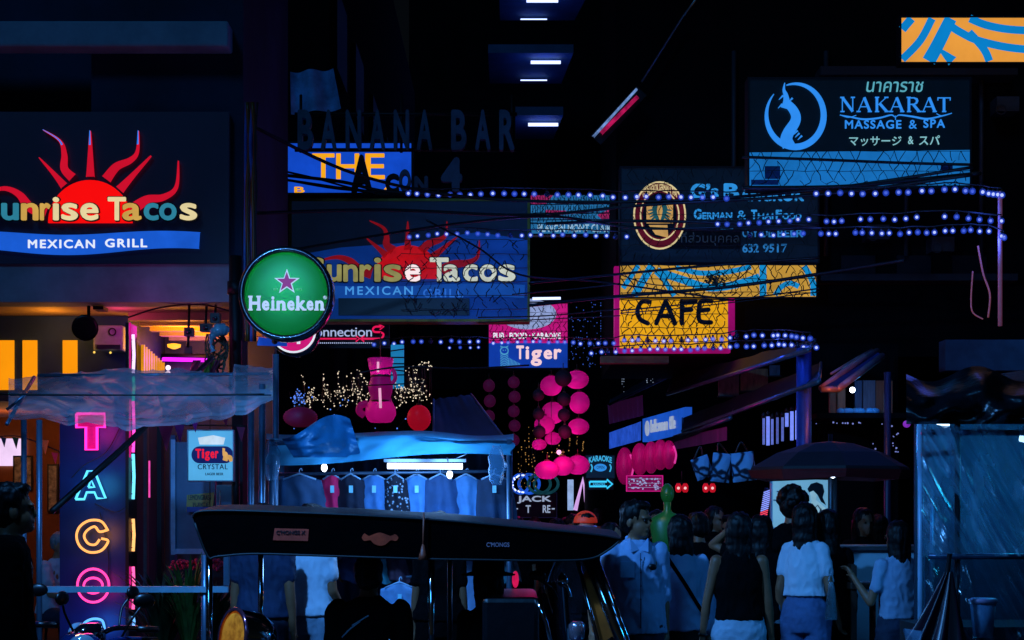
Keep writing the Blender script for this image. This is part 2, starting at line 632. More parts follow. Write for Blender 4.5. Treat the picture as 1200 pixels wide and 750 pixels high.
rb = thing('spa_building', 'dark building above the stalls that carries the spa and cafe signboards', 'building', (5, 20.6, 0))
m = MB()
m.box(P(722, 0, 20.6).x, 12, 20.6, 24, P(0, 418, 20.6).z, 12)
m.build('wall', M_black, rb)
for a_, b_ in ((330, 322), (90, 80)):
    m = MB()
    m.box(P(960, 0, 20.3).x, P(1190, 0, 20.3).x, 20.2, 20.596, P(0, a_, 20.3).z, P(0, b_, 20.3).z)
    m.build('ledge', M_dark, rb)
for px in (985, 1050, 1115):
    q = MB()
    q.pbox(Pl(20.6), px, 300, px + 40, 322, .003, .05)
    q.build('window', mat('dark_window_glass', '#0a1018'), rb)
for i, (px, py) in enumerate(((1010, 268), (1085, 282), (975, 150), (1160, 120))):
    m = MB()
    m.pbox(Pl(20.6), px, py, px + 26, py + 17, .004, .3)
    m.ribbon(Pl(20.28), ell(px + 13, py + 8, 6, 6, n=16), 1, .0, .012)
    m.build('air_conditioner_box', mat('dim_grey_metal', '#23292f', .6, var=.4, scale=5), rb)
for px in (968, 1062, 1150, 860):
    m = MB()
    m.tube([P(px, 60, 20.5), P(px, 300, 20.5)], .03, 6)
    m.build('wall_pipe', mat('dim_grey_metal', ''), rb)
# olive lintel beam and upright edge beneath the cafe sign
m = MB()
m.pbox(Pl(20.6), 703, 419, 782, 427, .004, .2)
m.build('beam', mat('olive_painted_steel', '#56642a', .6, var=.4, scale=4), rb)

rb2 = thing('back_alley_building', 'black shop row far down the alley behind the awnings', 'building', (3.5, 34, 0))
m = MB()
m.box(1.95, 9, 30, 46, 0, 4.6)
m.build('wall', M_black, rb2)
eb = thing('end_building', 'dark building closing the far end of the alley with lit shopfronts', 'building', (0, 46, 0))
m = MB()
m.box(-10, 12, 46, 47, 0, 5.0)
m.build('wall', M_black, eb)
M_lw = lit('pale_lit_doorway', '#a8c8ff', .8, .5, 3)
for a, b, c, e_ in ((665, 672, 562, 598), (693, 698, 572, 598), (704, 706, 570, 590), (711, 713, 570, 590)):
    q = MB()
    q.pbox(Pl(46), a, c, b, e_, .01, .06)
    q.build('lit_window', M_lw, eb)
q = MB()
q.ribbon(Pl(46), [(674, 598), (683, 562), (688, 598)], [5, 7, 5], .01, .08)
q.build('lit_arch', lit('pink_lit_arch', '#e8b4ff', .9, .2, 3), eb)
# parking building high behind: open floors with lit ceilings
pb = thing('parking_building', 'dark open-sided parking building with tube-lit ceilings high over the alley', 'building', (.5, 50, 0))
m = MB()
m.box(P(470, 0, 52).x, P(770, 0, 52).x, 56, 56.4, 4, 22)
m.build('wall', M_black, pb)
CEIL_ = mat('pale_ceiling', '#3d5a78', .8, var=.3, scale=.8)
for (pf, pb_, xl, xr, tubes) in ((62, 98, 572, 672, ((622, 73, 657), (610, 94, 641))), (135, 163, 604, 660, ((619, 146, 654),)), (-8, 24, 585, 690, ((617, 1, 654), (610, 22.5, 641)))):
    zc = P(0, pf, 50).z
    Y2 = 50 * (600 - pf) / (600 - pb_)
    a_, b_ = P(xl, 0, 50).x, P(xr, 0, 50).x
    q = MB()
    q.add([(x, y, z) for z in (zc, zc + .25) for x, y in ((a_, 50), (b_, 50), (b_ * .86, Y2), (a_, Y2))], [(0, 3, 2, 1), (4, 5, 6, 7), (0, 1, 5, 4), (1, 2, 6, 5), (2, 3, 7, 6), (3, 0, 4, 7)])
    q.build('floor_slab', CEIL_, pb)
    for a, y, b in tubes:
        Yt = (zc - .12 - CAMZ) * FPX / (600 - y)
        q = MB()
        q.tube([P(a, y, Yt), P(b, y, Yt)], .05 if b - a > 33 else .02, 8)
        q.build('tube_light', lit('blue_white_tube', '#b8c8ff', 2.2, 0), pb)
        lamp('tube_glow', P((a + b) / 2, y, Yt) - Vector((0, .15, .35)), 16 if b - a > 33 else 4, '#2a62ff', .3, pb)
q = MB()
fr = Pl(50.3)
q.tube([fr(414, 0), fr(427, 0)], .05, 8)
q.tube([fr(405, -4), fr(436, -4)], .06, 6)
q.build('tube_light', lit('blue_white_tube', '#b8c8ff'), pb)

# diagonal neon strip on the far upper wall
ns = thing('diagonal_neon_strip', 'slanting strip of white and pink lights high over the alley', 'neon strip', P(695, 162, 20.3))
fr = Pl(20.3)
m = MB()
m.ribbon(fr, [(695, 161), (746, 105)], 2.6, 0, .05)
m.build('white_strip', lit('white_strip_light', '#7fa6e8', .9, .9, 9), ns)
m = MB()
m.ribbon(fr, [(704, 157), (747, 114)], 4.2, 0, .05)
m.build('pink_strip', lit('pink_strip_light', '#c8195e', .9, .9, 7), ns)
m = MB()
m.ribbon(fr, [(698, 164), (752, 106)], 16, -.06, -.01)
m.build('backing', M_frame, ns)
# faint slanting beams above it
bm_ = tag(MB().tube([P(752, 96, 20.4), P(800, 20, 20.4), P(815, 0, 20.2)], .014, 6).build('steel_beam', M_steel), 'thin steel beam slanting up over the neon strip', 'beam')
# ------------------------------------------------------------------ signs
def signboard(name, label, cat, px0, py0, px1, py1, Y, panel, depth=.16, rim=2.0, rimmat=None, group=None):
    r = thing(name, label, cat, P((px0 + px1) / 2, py1, Y), group=group)
    fr = Pl(Y)
    m = MB()
    m.pbox(fr, px0, py0, px1, py1, -depth, 0)
    m.build('panel', panel, r)
    if rim:
        m = MB()
        for a, b, c, e_ in ((px0 - rim, py0 - rim, px1 + rim, py0), (px0 - rim, py1, px1 + rim, py1 + rim)):
            m.pbox(fr, a, b, c, e_, -depth - .01, .02)
        for a, b, c, e_ in ((px0 - rim, py0, px0, py1), (px1, py0, px1 + rim, py1)):
            m.pbox(fr, a, b, c, e_, -depth - .01, .02)
        m.build('frame', rimmat or M_frame, r)
    return r, fr

def letters(root, fr, lines, name='lettering'):
    """lines: (text, x0, y0, x1, y1, material, dict)"""
    for t in lines:
        txt, a, b, c, e_, ma = t[:6]
        kw = t[6] if len(t) > 6 else {}
        nm = kw.pop('name', name)
        m = MB()
        m.text(fr, txt, a, b, c, e_, **kw)
        m.build(nm, ma, root)

def sun_logo(root, fr, cx, cy, k, red, red2, dx=1.0, w=.02, tips=None, ry=1.16, rys=1.25):
    """half sun disc with straight and wavy rays; k is its radius in pixels"""
    m = MB()
    pts = [(cx + k * dx * math.cos(rad(a)), cy - k * ry * math.sin(rad(a))) for a in range(0, 181, 6)]
    m.prism(fr, pts, w, w + .03)
    m.build('sun_disc', red, root)
    m = MB()
    def ray(pts, ws):
        p = smooth([(cx + x * k * dx, cy - y * k * rys) for x, y in pts], 6)
        n = len(p)
        m.ribbon(fr, p, [lerp(ws[0], ws[1], i / (n - 1)) * k for i in range(n)], w, w + .03)
        return p
    tp = []
    tp.append(ray([(-1.05, .20), (-1.45, .35), (-1.7, .62), (-2.05, .75), (-2.5, .66)], (.34, .03)))
    tp.append(ray([(-.62, .80), (-.85, 1.05), (-1.22, 1.42)], (.22, .02)))
    tp.append(ray([(-.42, .98), (-.62, 1.18), (-.62, 1.48), (-.72, 1.78), (-1.12, 2.02)], (.26, .02)))
    tp.append(ray([(0, 1.0), (.0, 1.5), (.0, 2.0)], (.22, .02)))
    tp.append(ray([(.38, .95), (.62, 1.22), (.95, 1.36), (1.12, 1.55), (1.15, 2.0)], (.26, .02)))
    tp.append(ray([(.70, .72), (1.0, 1.02), (1.45, 1.46)], (.24, .02)))
    tp.append(ray([(.98, .28), (1.35, .50), (1.75, .56), (2.05, .78), (2.10, 1.35)], (.30, .02)))
    m.build('sun_rays', red2, root)
    if tips:
        for i in (2, 3, 4):
            m = MB()
            p = tp[i][-9 if i == 2 else -5:]
            m.ribbon(fr, p, [2.0 - 1.7 * j / len(p) for j in range(len(p))], w + .034, w + .042)
            m.build('neon_edge', tips, root)

RED1 = lit('signal_red_backlit', '#fb0a0a', 1.0, .08, 3)
RED2 = lit('crimson_backlit', '#cf0f2c', 1.0, .15, 3)
# --- big sun sign on the corner building
r, fr = signboard('sun_signboard', 'large dark signboard with a bright red half sun, gold letters and blue wave band', 'signboard',
                  -95, 131, 268, 309, 15.9, mat('dark_navy_sign_face', '#0c1430', .45, em='#02040f', k=1.0, var=.3, scale=1.5), .08, 0)
sun_logo(r, fr, 107, 262, 43, RED1, RED2, 1.14, tips=lit('blue_neon_edge', '#2b7cf0', 1.0, 0))
GOLD = [lit('cream_backlit', '#f2dfa6', .95, .2, 4), lit('sand_backlit', '#d8ab52', .95, .25, 4), lit('teal_backlit', '#2f86a0', .95, .2, 4)]
DKB = mat('black_letter_edge', '#03040a', .5)
def sun_word(root, fr, spec, y0, yx, y1, wl=.055):
    for ch, a, c, ma, tall in spec:
        m = MB()
        m.text(fr, ch, a - 1.4, (y0 if tall else yx) - 1.4, c + 1.4, y1 + 1.4, bold=.024, w=wl, th=.02)
        m.build('letter_edge', DKB, root)
        m = MB()
        m.text(fr, ch, a, y0 if tall else yx, c, y1, bold=.02, w=wl + .024, th=.02)
        m.build('letter', ma, root)
sun_word(r, fr, [('S', -16, 3, GOLD[2], 1), ('u', 5, 25, GOLD[2], 0), ('n', 28, 48, GOLD[1], 0), ('r', 50, 62, GOLD[1], 0), ('i', 65, 72, GOLD[0], 1),
                 ('s', 75, 94, GOLD[0], 0), ('e', 97, 118, GOLD[0], 0), ('T', 129, 150, GOLD[0], 1), ('a', 146, 168, GOLD[1], 0),
                 ('c', 171, 188, GOLD[2], 0), ('o', 189, 209, GOLD[2], 0), ('s', 213, 233, GOLD[0], 0)], 233, 240, 260)
m = MB()
wave = [(x, 284.5 + 3.2 * math.sin((x - 20) / 38.0)) for x in range(-95, 237, 6)]
m.ribbon(fr, wave, [21 + 2 * math.sin(x[0] / 50) for x in wave], .015, .05)
m.build('wave_band', lit('royal_blue_backlit', '#1c62e0', .9, .25, 3), r)
letters(r, fr, [('MEXICAN', 35, 282, 113, 292, lit('white_backlit', '#e8f0ff', 1, .1), dict(bold=.02, w=.055, space=1.25)),
                ('GRILL', 125, 281, 174, 291, lit('white_backlit', ''), dict(bold=.02, w=.055, space=1.2))])

# --- blue billboard over the alley with the same sun
BB = mat('blue_billboard_face', '#1d4c8f', .5, em='#0a3f9c', k=.42, dirt_uneven_glow=.5, var=.3, scale=1.2)
r, fr = signboard('sun_billboard', 'wide blue billboard over the alley with dull red half sun and sand letters', 'billboard', 342, 236, 618, 374, 20, BB, .3, 3,
                  mat('brass_sign_frame', '#8a7a2e', .45, .6, var=.4))
m = MB()
m.prism(fr, [(342, 236), (618, 236), (618, 281), (560, 272), (470, 285), (400, 290), (342, 300)], .003, .006)
m.build('upper_field', mat('dark_blue_billboard_top', '#141f33', .6, em='#030a18', k=1.0, var=.3), r)
R3 = lit('dull_red_backlit', '#c00c16', .95, .4, 4)
R4 = lit('dark_red_backlit', '#8c0c18', .85, .4, 4)
sun_logo(r, fr, 478, 327, 42, R3, R4, .95, w=.01, ry=.93, rys=.80)
SAND = lit('sand_dull', '#9f9a5c', .85, .35, 5)
CREAM2 = lit('cream_blue_white', '#d4dccb', .9, .3, 5)
WHT = lit('hot_white', '#ffe9ea', 1.0, .05)
sun_word(r, fr, [('S', 363, 381, SAND, 1), ('u', 384, 401, SAND, 0), ('n', 403, 420, SAND, 0), ('r', 422, 436, SAND, 0), ('i', 439, 447, SAND, 1), ('s', 450, 471, SAND, 0),
                 ('e', 475, 493, WHT, 0), ('T', 504, 526, CREAM2, 1), ('a', 520, 539, CREAM2, 0), ('c', 543, 560, CREAM2, 0), ('o', 562, 582, CREAM2, 0), ('s', 584, 604, CREAM2, 0)], 303, 311, 331, .04)
m = MB()
wave = [(x, 342 + 2.0 * math.sin((x - 380) / 38.0)) for x in range(345, 617, 6)]
m.ribbon(fr, wave, [15] * len(wave), .01, .03)
m.build('wave_band', lit('blue_band_dull', '#154fae', .75, .3, 3), r)
letters(r, fr, [('MEXICAN', 405, 336, 484, 346, lit('sky_blue_letters', '#4aa0ee', .9, .2), dict(bold=.01, w=.034, space=1.3)),
                ('GRILL', 496, 339, 543, 349, lit('blue_letters_dim', '#2b6cd0', .9, .2), dict(bold=.01, w=.034, space=1.2))])
m = MB()
m.pbox(fr, 397, 350, 550, 370, .008, .05)
m.build('blank_plate', M_blackplas, r)

# --- hanging steelwork of the two overhead signs
def bracket(label, pts, r_=.03, ma=None, name='sign_bracket'):
    m = MB()
    for p in pts:
        m.tube(p, r_, 6)
    return tag(m.build(name, ma or M_frame), label, 'bracket')
bracket('dark steel arms holding the blue billboard to the alley wall', [[P(342, 240, 20.32), P(310, 236, 20.32), P(310, 236, 24.3)], [P(342, 370, 20.32), P(310, 372, 20.32), P(310, 372, 24.3)], [P(310, 225, 20.32), P(310, 385, 20.32)]], .05)

# --- THE ... sign
r, fr = signboard('blue_yellow_sign', 'bright blue signboard with yellow letters THE behind the banana letters', 'signboard', 335, 168, 482, 226, 24,
                  lit('bright_blue_face', '#1450d8', .85, .3, 2.2), .25, 2)
YEL = lit('orange_yellow_backlit', '#ffae1c', 1, .12)
letters(r, fr, [('T', 366, 180, 392, 210, YEL, dict(bold=.01)), ('H', 394, 180, 421, 210, YEL, dict(bold=.01)), ('E', 428, 180, 451, 210, YEL, dict(bold=.01)),
                ('B', 345, 219, 357, 226, YEL, dict(bold=.02)), ('A', 447, 219, 460, 226, YEL, dict(bold=.02))])
# --- unlit letters hung in front: BANANA BAR
r = thing('unlit_letter_sign', 'dark unlit letters reading BANANA BAR hung high across the alley', 'sign', P(476, 180, 22))
fr = Pl(22)
ML = mat('dull_grey_letter', '#3a5868', .6, var=.4, scale=4)
for ch, a in zip('BANANABAR', (350, 377, 406, 434, 462, 489, 529, 557, 585)):
    m = MB()
    m.text(fr, ch, a, 131, a + 18, 178, bold=.03, th=.12)
    m.build('letter', ML, r)
m = MB()
for y in (133, 175):
    m.tube([fr(345, y, -.04), fr(606, y, -.04)], .025, 6)
for x in (352, 470, 600):
    m.tube([fr(x, 110, -.05), fr(x, 178, -.05)], .02, 6)
m.build('support_frame', M_frame, r)
r = thing('tall_letter_cutout', 'black cut-out letters ON 4 standing in front of the yellow and blue sign', 'sign', P(430, 228, 21.5))
fr = Pl(21.5)
for ch, a, b, c, e_ in (('A', 412, 183, 437, 228), ('C', 452, 205, 468, 228), ('O', 468, 200, 482, 226), ('N', 486, 208, 502, 227), ('4', 517, 186, 542, 226)):
    m = MB()
    m.text(fr, ch, a, b, c, e_, bold=.06, th=.1)
    m.build('letter', ML if ch in 'ON4' else M_blackplas, r)
m = MB()
m.tube([fr(404, 228, -.03), fr(548, 227, -.03)], .03, 6)
m.build('support_frame', M_frame, r)

# --- orange and blue panel, top right
AMB = lit('amber_panel', '#f0a040', .95, .25, 1.2)
SKY = lit('sky_blue_pattern', '#0a86d2', .9, .15, 2)
r, fr = signboard('swirl_sign', 'bright amber panel with sky blue swirls at the top of the dark building', 'signboard', 1056, 21, 1290, 73, 18, AMB, .15, 2)
m = MB()
for pts, wd in (([(1057, 35), (1068, 22)], 10), ([(1057, 70), (1078, 48), (1092, 22)], 9), ([(1088, 72), (1098, 54), (1108, 34), (1114, 22)], [16, 12, 12, 14]),
                ([(1103, 60), (1116, 72)], [4, 13]), ([(1110, 28), (1125, 38), (1150, 49), (1200, 58), (1290, 60)], 9), ([(1135, 38), (1148, 52), (1155, 62), (1159, 72)], 9),
                ([(1136, 22), (1160, 31), (1200, 36), (1290, 36)], 9)):
    p = smooth(pts, 6)
    w_ = wd if isinstance(wd, int) else [lerp(wd[0], wd[-1], i / (len(p) - 1)) for i in range(len(p))]
    m.ribbon(fr, p, w_, .003 + .002 * len(m.f) / 100, .012 + .002 * len(m.f) / 100)
m.build('swirl_pattern', SKY, r)

# --- spa sign
SPA = mat('black_blue_sign_face', '#0c141c', .4, em='#01060c', k=1.0, var=.4)
r, fr = signboard('spa_signboard', 'dark spa signboard with glowing blue serpent ring and lettering over a pale blue strip', 'signboard', 878, 93, 1136, 220, 17, SPA, .2, 2)
m = MB()
m.prism(fr, [(878, 179), (1136, 176), (1136, 217), (878, 219)], .004, .012)
m.build('lower_strip', lit('cyan_blue_strip', '#1a78c8', .85, .3, 3), r)
for a_ in ((896, 195, 914, 210), (880, 211, 912, 217), (1102, 192, 1116, 200)):
    m = MB()
    m.pbox(fr, *a_, .013, .016)
    m.build('dark_mark', mat('dark_blue_print', '#123a63', .6), r)
BLU = lit('azure_letters', '#2f8ef0', 1.0, .12)
m = MB()
ring = ell(931.5, 135.5, 33.5, 37, 108, -222, 54)
m.ribbon(fr, ring, [1 + 6.5 * max(0, math.sin(math.pi * min(1, i / 54 * 1.0))) ** .8 for i in range(55)], .004, .02)
m.build('ring', BLU, r)
m = MB()
body = smooth([(924, 172), (921, 164), (924, 155), (931, 144), (932, 136), (928, 128), (922, 122)], 6)
m.ribbon(fr, body, [lerp(15, 9, i / (len(body) - 1)) for i in range(len(body))], .021, .03)
crest = smooth([(919, 128), (921, 120), (920, 112), (918, 106), (919, 98)], 5)
m.ribbon(fr, crest, [lerp(10, .8, i / (len(crest) - 1)) for i in range(len(crest))], .0305, .036)
for x, y in ((914, 126), (926, 119), (915, 116), (934, 160), (937, 163), (932, 157)):
    m.ribbon(fr, [(x - 3, y + 2), (x + 2, y - 3)], [.6, 2.4], .0365, .04)
m.build('serpent', BLU, r)
def serif_word(root, fr, spec, ma, w=.004):
    """stroke letters with thick and thin stems and serifs"""
    D = {'N': [((.12, 0), (.12, 1), .06), ((.12, 1), (.88, 0), .17), ((.88, 0), (.88, 1), .06)],
         'A': [((.06, 0), (.5, 1), .06), ((.5, 1), (.92, 0), .18), ((.2, .34), (.74, .34), .05)],
         'K': [((.18, 0), (.18, 1), .17), ((.24, .45), (.86, 1), .06), ((.4, .55), (.9, 0), .17)],
         'R': [((.18, 0), (.18, 1), .17), ((.5, .5), (.92, 0), .17)],
         'T': [((.5, 0), (.5, 1), .17), ((.04, .97), (.96, .97), .06), ((.05, 1), (.05, .78), .05), ((.95, 1), (.95, .78), .05)]}
    S = {'N': [(.12, 0), (.1, 1), (.88, 1)], 'A': [(.08, 0), (.9, 0)], 'K': [(.18, 0), (.18, 1), (.86, 1), (.88, 0)], 'R': [(.18, 0), (.15, 1), (.92, 0)], 'T': [(.5, 0)]}
    for ch, a, b, c, e_ in spec:
        m = MB()
        f = lambda p: (a + p[0] * (c - a), e_ - p[1] * (e_ - b))
        k = 0
        for p, q, wd in D[ch]:
            k += 1
            m.ribbon(fr, [f(p), f(q)], wd * (c - a), w, w + .012 + .0006 * k)
        if ch == 'R':
            m.ribbon(fr, [f(p) for p in ((.2, .97), (.55, .97), (.74, .88), (.78, .75), (.72, .6), (.52, .51), (.2, .51))],
                     [x * (c - a) for x in (.06, .07, .14, .17, .14, .07, .06)], w, w + .0155)
        for x, y in S[ch]:
            k += 1
            m.ribbon(fr, [f((x - .15, y)), f((x + .15, y))], 1.2, w, w + .013 + .0006 * k)
        m.build('letter', ma, root)
xs_ = [985, 1004.5, 1024.5, 1042.5, 1062, 1080.5, 1098]
serif_word(r, fr, [(ch, x, 114.5, x + 16, 131) for ch, x in zip('NAKARAT', xs_)], BLU)
letters(r, fr, [('MASSAGE', 990, 141, 1056, 151, BLU, dict(bold=.012, space=1.15)), ('&', 1065, 141, 1074, 151, BLU), ('SPA', 1082, 140, 1107, 150, BLU, dict(bold=.012, space=1.2)),
                ('นาคาราช', 1015, 96, 1082, 108, lit('pale_teal_letters', '#5fb6c8', .9, .2), dict(shear=.15)),
                ('マッサージ', 995, 160, 1056, 171, lit('pale_cyan_letters', '#8fd0d8', .9, .2)), ('&', 1064, 160, 1070, 169, lit('pale_cyan_letters', '')),
                ('スパ', 1077, 159, 1101, 170, lit('pale_cyan_letters', ''))])
m = MB()
fl = smooth([(984, 135), (995, 137), (1012, 140), (1030, 138.5), (1044, 135), (1049, 137.5), (1054, 135), (1070, 137), (1086, 139.5), (1104, 136), (1115, 133)], 5)
m.ribbon(fr, fl, [.5 + 1.4 * abs(math.sin(i / len(fl) * 6.3)) for i in range(len(fl))], .004, .014)
m.ribbon(fr, smooth([(984, 135), (994, 138), (1003, 135.5)], 5), .9, .0145, .018)
m.ribbon(fr, smooth([(1115, 133), (1103, 136), (1097, 133.5)], 5), .9, .0145, .018)
m.ribbon(fr, [(1049, 136), (1049, 141)], .9, .0145, .018)
m.build('flourish', BLU, r)

# --- german food sign
GS = mat('dark_slate_sign_face', '#10202f', .5, em='#02080f', k=1.0, var=.5, scale=2.0)
r, fr = signboard('food_signboard', 'dark slate food signboard with an oval eagle badge and blue lettering', 'signboard', 728, 197, 958, 307, 20.2, GS, .2, 2)
TEAL = lit('bright_blue_letters', '#2d92e0', .95, .25, 8)
BL2 = lit('mid_blue_letters', '#2b7cc4', .85, .3, 8)
letters(r, fr, [('G\u2019s', 809, 215, 842, 234, TEAL, dict(bold=.035)), ('B', 848, 215, 866, 234, TEAL, dict(bold=.035)), ('ANGKOK', 867, 222, 942, 236, TEAL, dict(bold=.035, space=1.05)),
                ('G', 813, 245, 822, 257, TEAL, dict(bold=.03)), ('ERMAN', 823, 249, 858, 257, TEAL, dict(bold=.025)), ('&', 864, 247, 874, 257, TEAL),
                ('T', 880, 246, 887, 257, TEAL, dict(bold=.03)), ('HAI', 888, 250, 906, 257, TEAL, dict(bold=.025)), ('F', 909, 246, 916, 257, TEAL, dict(bold=.03)), ('OOD', 917, 250, 939, 257, TEAL, dict(bold=.025)),
                ('\u0e17\u0e35\u0e48\u0e2a\u0e48\u0e27\u0e19\u0e1a\u0e38\u0e04\u0e04\u0e25', 798, 272, 866, 288, mat('grey_thai_letters', '#4a565f', .7, em='#131c24', k=1.0)),
                ('OSY', 870, 269, 888, 278, BL2, dict(bold=.02)), ('DE', 893, 269, 905, 278, BL2, dict(bold=.02)), ('BEER', 911, 269, 941, 278, BL2, dict(bold=.02)), ('632', 870, 286, 889, 296, BL2, dict(bold=.02)), ('9517', 894, 286, 922, 296, BL2, dict(bold=.02)), ('GERMAN BEER', 812, 267, 860, 270, BL2)])
m = MB()
m.pbox(fr, 776, 269, 868, 292, .002, .0035)
m.build('cover_plate', M_blackplas, r)
CRM = lit('cream_badge', '#e8d39a', .9, .25, 5)
MAR = lit('maroon_badge', '#5a1226', .8, .3, 5)
m = MB()
m.prism(fr, ell(773, 252.5, 31, 40), .002, .006)
m.build('badge_rim', CRM, r)
m = MB()
m.prism(fr, ell(773, 252.5, 29, 38), .0075, .01)
m.build('badge_band', MAR, r)
m = MB()
m.ribbon(fr, ell(773, 252.5, 22.5, 29), 1.6, .011, .013)
m.build('badge_ring', CRM, r)
m = MB()
m.prism(fr, ell(773, 252.5, 20, 26.5), .0115, .014)
m.build('badge_field', mat('dark_badge_field', '#0c1016', .6), r)
m = MB()
m.pbox(fr, 757.5, 240, 788.5, 262, .0145, .016)
m.prism(fr, [(760, 264), (782, 264), (783, 279), (768, 275)], .0145, .016)
m.build('badge_centre', lit('tan_badge', '#d8a860', .85, .3, 6), r)
m = MB()
for sx in (-1, 1):
    c0 = 773 + sx * 7
    m.ribbon(fr, smooth([(773 + sx * 3, 241), (773 + sx * 6, 244), (773 + sx * 5, 252), (773 + sx * 2, 259)], 4), [2, 4, 5, 6, 6, 6, 5, 5, 5, 4, 4, 3, 2][:13], .0165, .02)
    for q in range(4):
        m.ribbon(fr, [(773 + sx * 6, 246 + q * 3), (773 + sx * (14 - q), 247 + q * 4)], [3, 1], .0202, .023)
m.build('eagle', lit('teal_eagle', '#1e5a66', .8, .4, 6), r)
letters(r, fr, [('G\u2019S BANGKOK GERMAN & THAI', 753, 224, 793, 232, CRM, dict(arc=8, w=.0165, bold=.01))])

# --- swirl strip + CAFE
r, fr = signboard('swirl_strip', 'long amber strip with sky blue waves above the cafe sign', 'signboard', 727, 311, 956, 348, 20.2, lit('amber_strip', '#d8a440', .9, .35, 2.5), .15, 1.5)
m = MB()
for i, (pts, wd) in enumerate((([(730, 338), (748, 311)], 6), ([(743, 347), (764, 311)], 9), ([(768, 318), (778, 328), (790, 347)], 6), ([(770, 318), (800, 328), (830, 337), (860, 334), (890, 325)], 9),
                ([(792, 314), (820, 320), (850, 319), (880, 313)], 6), ([(894, 311), (894, 347)], 8), ([(908, 346), (916, 336), (926, 332), (936, 336)], 6), ([(942, 312), (952, 330), (953, 347)], 7))):
    m.ribbon(fr, smooth(pts, 6), wd, .003, .011 + .0008 * i)
m.build('wave_pattern', lit('sky_blue_wave', '#1494d8', .85, .25, 4), r)
m = MB()
for i in range(60):
    x, y = R.gauss(838, 5), R.gauss(327, 5)
    if 312 < y < 347:
        m.ribbon(fr, [(x, y), (x + R.uniform(-6, 6), y + R.uniform(-5, 5))], [.6, 2.2], .03 + .001 * i, .032 + .001 * i)
m.build('leafy_print', mat('dark_green_print', '#123a2c', .6, var=.4), r)
letters(r, fr, [('bangkok cafe', 830, 341, 862, 345, M_blackplas)])
r, fr = signboard('cafe_sign', 'square amber CAFE sign with rounded black letters', 'signboard', 727, 351, 853, 408, 20.2, lit('amber_cafe_face', '#f4ae14', .92, .35, 1.6), .15, 0)
BLK = mat('black_letter_paint', '#050403', .5)
def strokes(root, fr, paths, wd, ma, w=.004, name='letter'):
    for grp in paths:
        m = MB()
        for i, p in enumerate(grp):
            m.ribbon(fr, smooth(p, 5) if len(p) > 2 else p, wd, w, w + .01 + .0007 * i)
            for e_ in (p[0], p[-1]):
                m.prism(fr, ell(e_[0], e_[1], wd / 2, wd / 2, n=10), w, w + .0095 - .0004 * i)
        m.build(name, ma, root)
strokes(r, fr, [[[(761, 354), (752, 354), (747, 364), (750, 374), (759, 379)]],
                [[(769, 379), (780, 353)], [(780, 353), (791, 379)], [(773, 370), (788, 371)]],
                [[(799, 379), (799, 353)], [(799, 354), (815, 353)], [(799, 364), (810, 363)]],
                [[(833, 353), (822, 353), (819, 362), (820, 376), (833, 378)], [(820, 364), (830, 363)]]], 5.4, BLK)
letters(r, fr, [('bangkok eatery', 820, 399, 850, 404, M_blackplas)])
PINKF = lit('magenta_lit_edge', '#a80a70', .85, .5, 3)
m = MB()
m.pbox(fr, 853, 350, 861, 392, -.15, .01)
m.pbox(fr, 720, 312, 726, 412, -.15, .005)
m.pbox(fr, 726, 408, 856, 413, -.15, .003)
m.build('frame', lit('magenta_lit_edge', ''), r)

# --- small cyan lined sign
r, fr = signboard('striped_sign', 'small cyan signboard of close dark lines with pink corners behind the cables', 'signboard', 622, 229, 722, 274, 22, lit('cyan_lined_face', '#2a7cb8', .75, .4, 4), .15, 1.5)
m = MB()
m.prism(fr, [(622, 229), (648, 229), (640, 239), (622, 240)], .003, .005)
m.prism(fr, [(700, 252), (722, 242), (722, 254), (706, 258)], .003, .005)
m.prism(fr, [(640, 246), (664, 247), (650, 254), (638, 253)], .003, .005)
m.build('pink_patch', lit('rose_patch', '#b32a6c', .8, .4, 5), r)
m = MB()
for x in range(624, 722, 3):
    for (a, b) in ((231, 239), (241, 250), (252, 257)):
        if R.random() < .8:
            m.ribbon(fr, [(x, a), (x + R.uniform(-.8, .8), b)], .8, .006, .008)
for y in (240, 250.5, 258, 262):
    m.ribbon(fr, [(622, y), (722, y - 1)], 1.2, .009, .0105)
m.build('line_pattern', mat('dark_blue_print', '#0c2440'), r)
letters(r, fr, [('PLAVON MONT CLAIR', 630, 263, 716, 272, lit('white_blue_letters', '#a8d4f2', .8, .4), dict(bold=.02))])

# --- pub sign with tiger panel
r, fr = signboard('pub_sign', 'upright pub sign with magenta karaoke panel above a blue tiger panel', 'signboard', 573, 355, 665, 431, 24, lit('magenta_face', '#d01a86', .85, .3, 4), .2, 1.5)
m = MB()
m.pbox(fr, 573, 402, 665, 431, .003, .008)
m.build('blue_panel', lit('cobalt_face', '#123fb0', .85, .25, 3), r)
m = MB()
m.prism(fr, ell(618, 368, 34, 18), .003, .007)
m.build('oval', lit('lilac_oval', '#9fb2e8', .85, .4, 6), r)
letters(r, fr, [('PUB \u00b7 FOOD \u00b7 KARAOKE', 578, 390, 657, 397, lit('white_backlit', ''), dict(bold=.03)),
                ('T', 605, 405, 614, 421, lit('pale_pink_letters', '#ffd8e0', .95, .15), dict(bold=.03, w=.01)), ('i', 616, 406, 620, 421, lit('pale_pink_letters', ''), dict(bold=.03, w=.01)),
                ('g', 622, 410, 635, 429, lit('pale_pink_letters', ''), dict(bold=.03, w=.01)), ('e', 637, 410, 647, 421, lit('pale_pink_letters', ''), dict(bold=.03, w=.01)),
                ('r', 649, 409, 658, 421, lit('pale_pink_letters', ''), dict(bold=.03, w=.01))])
m = MB()
CY = lit('cyan_line_drawing', '#4fa8d8', .85, .2, 4)
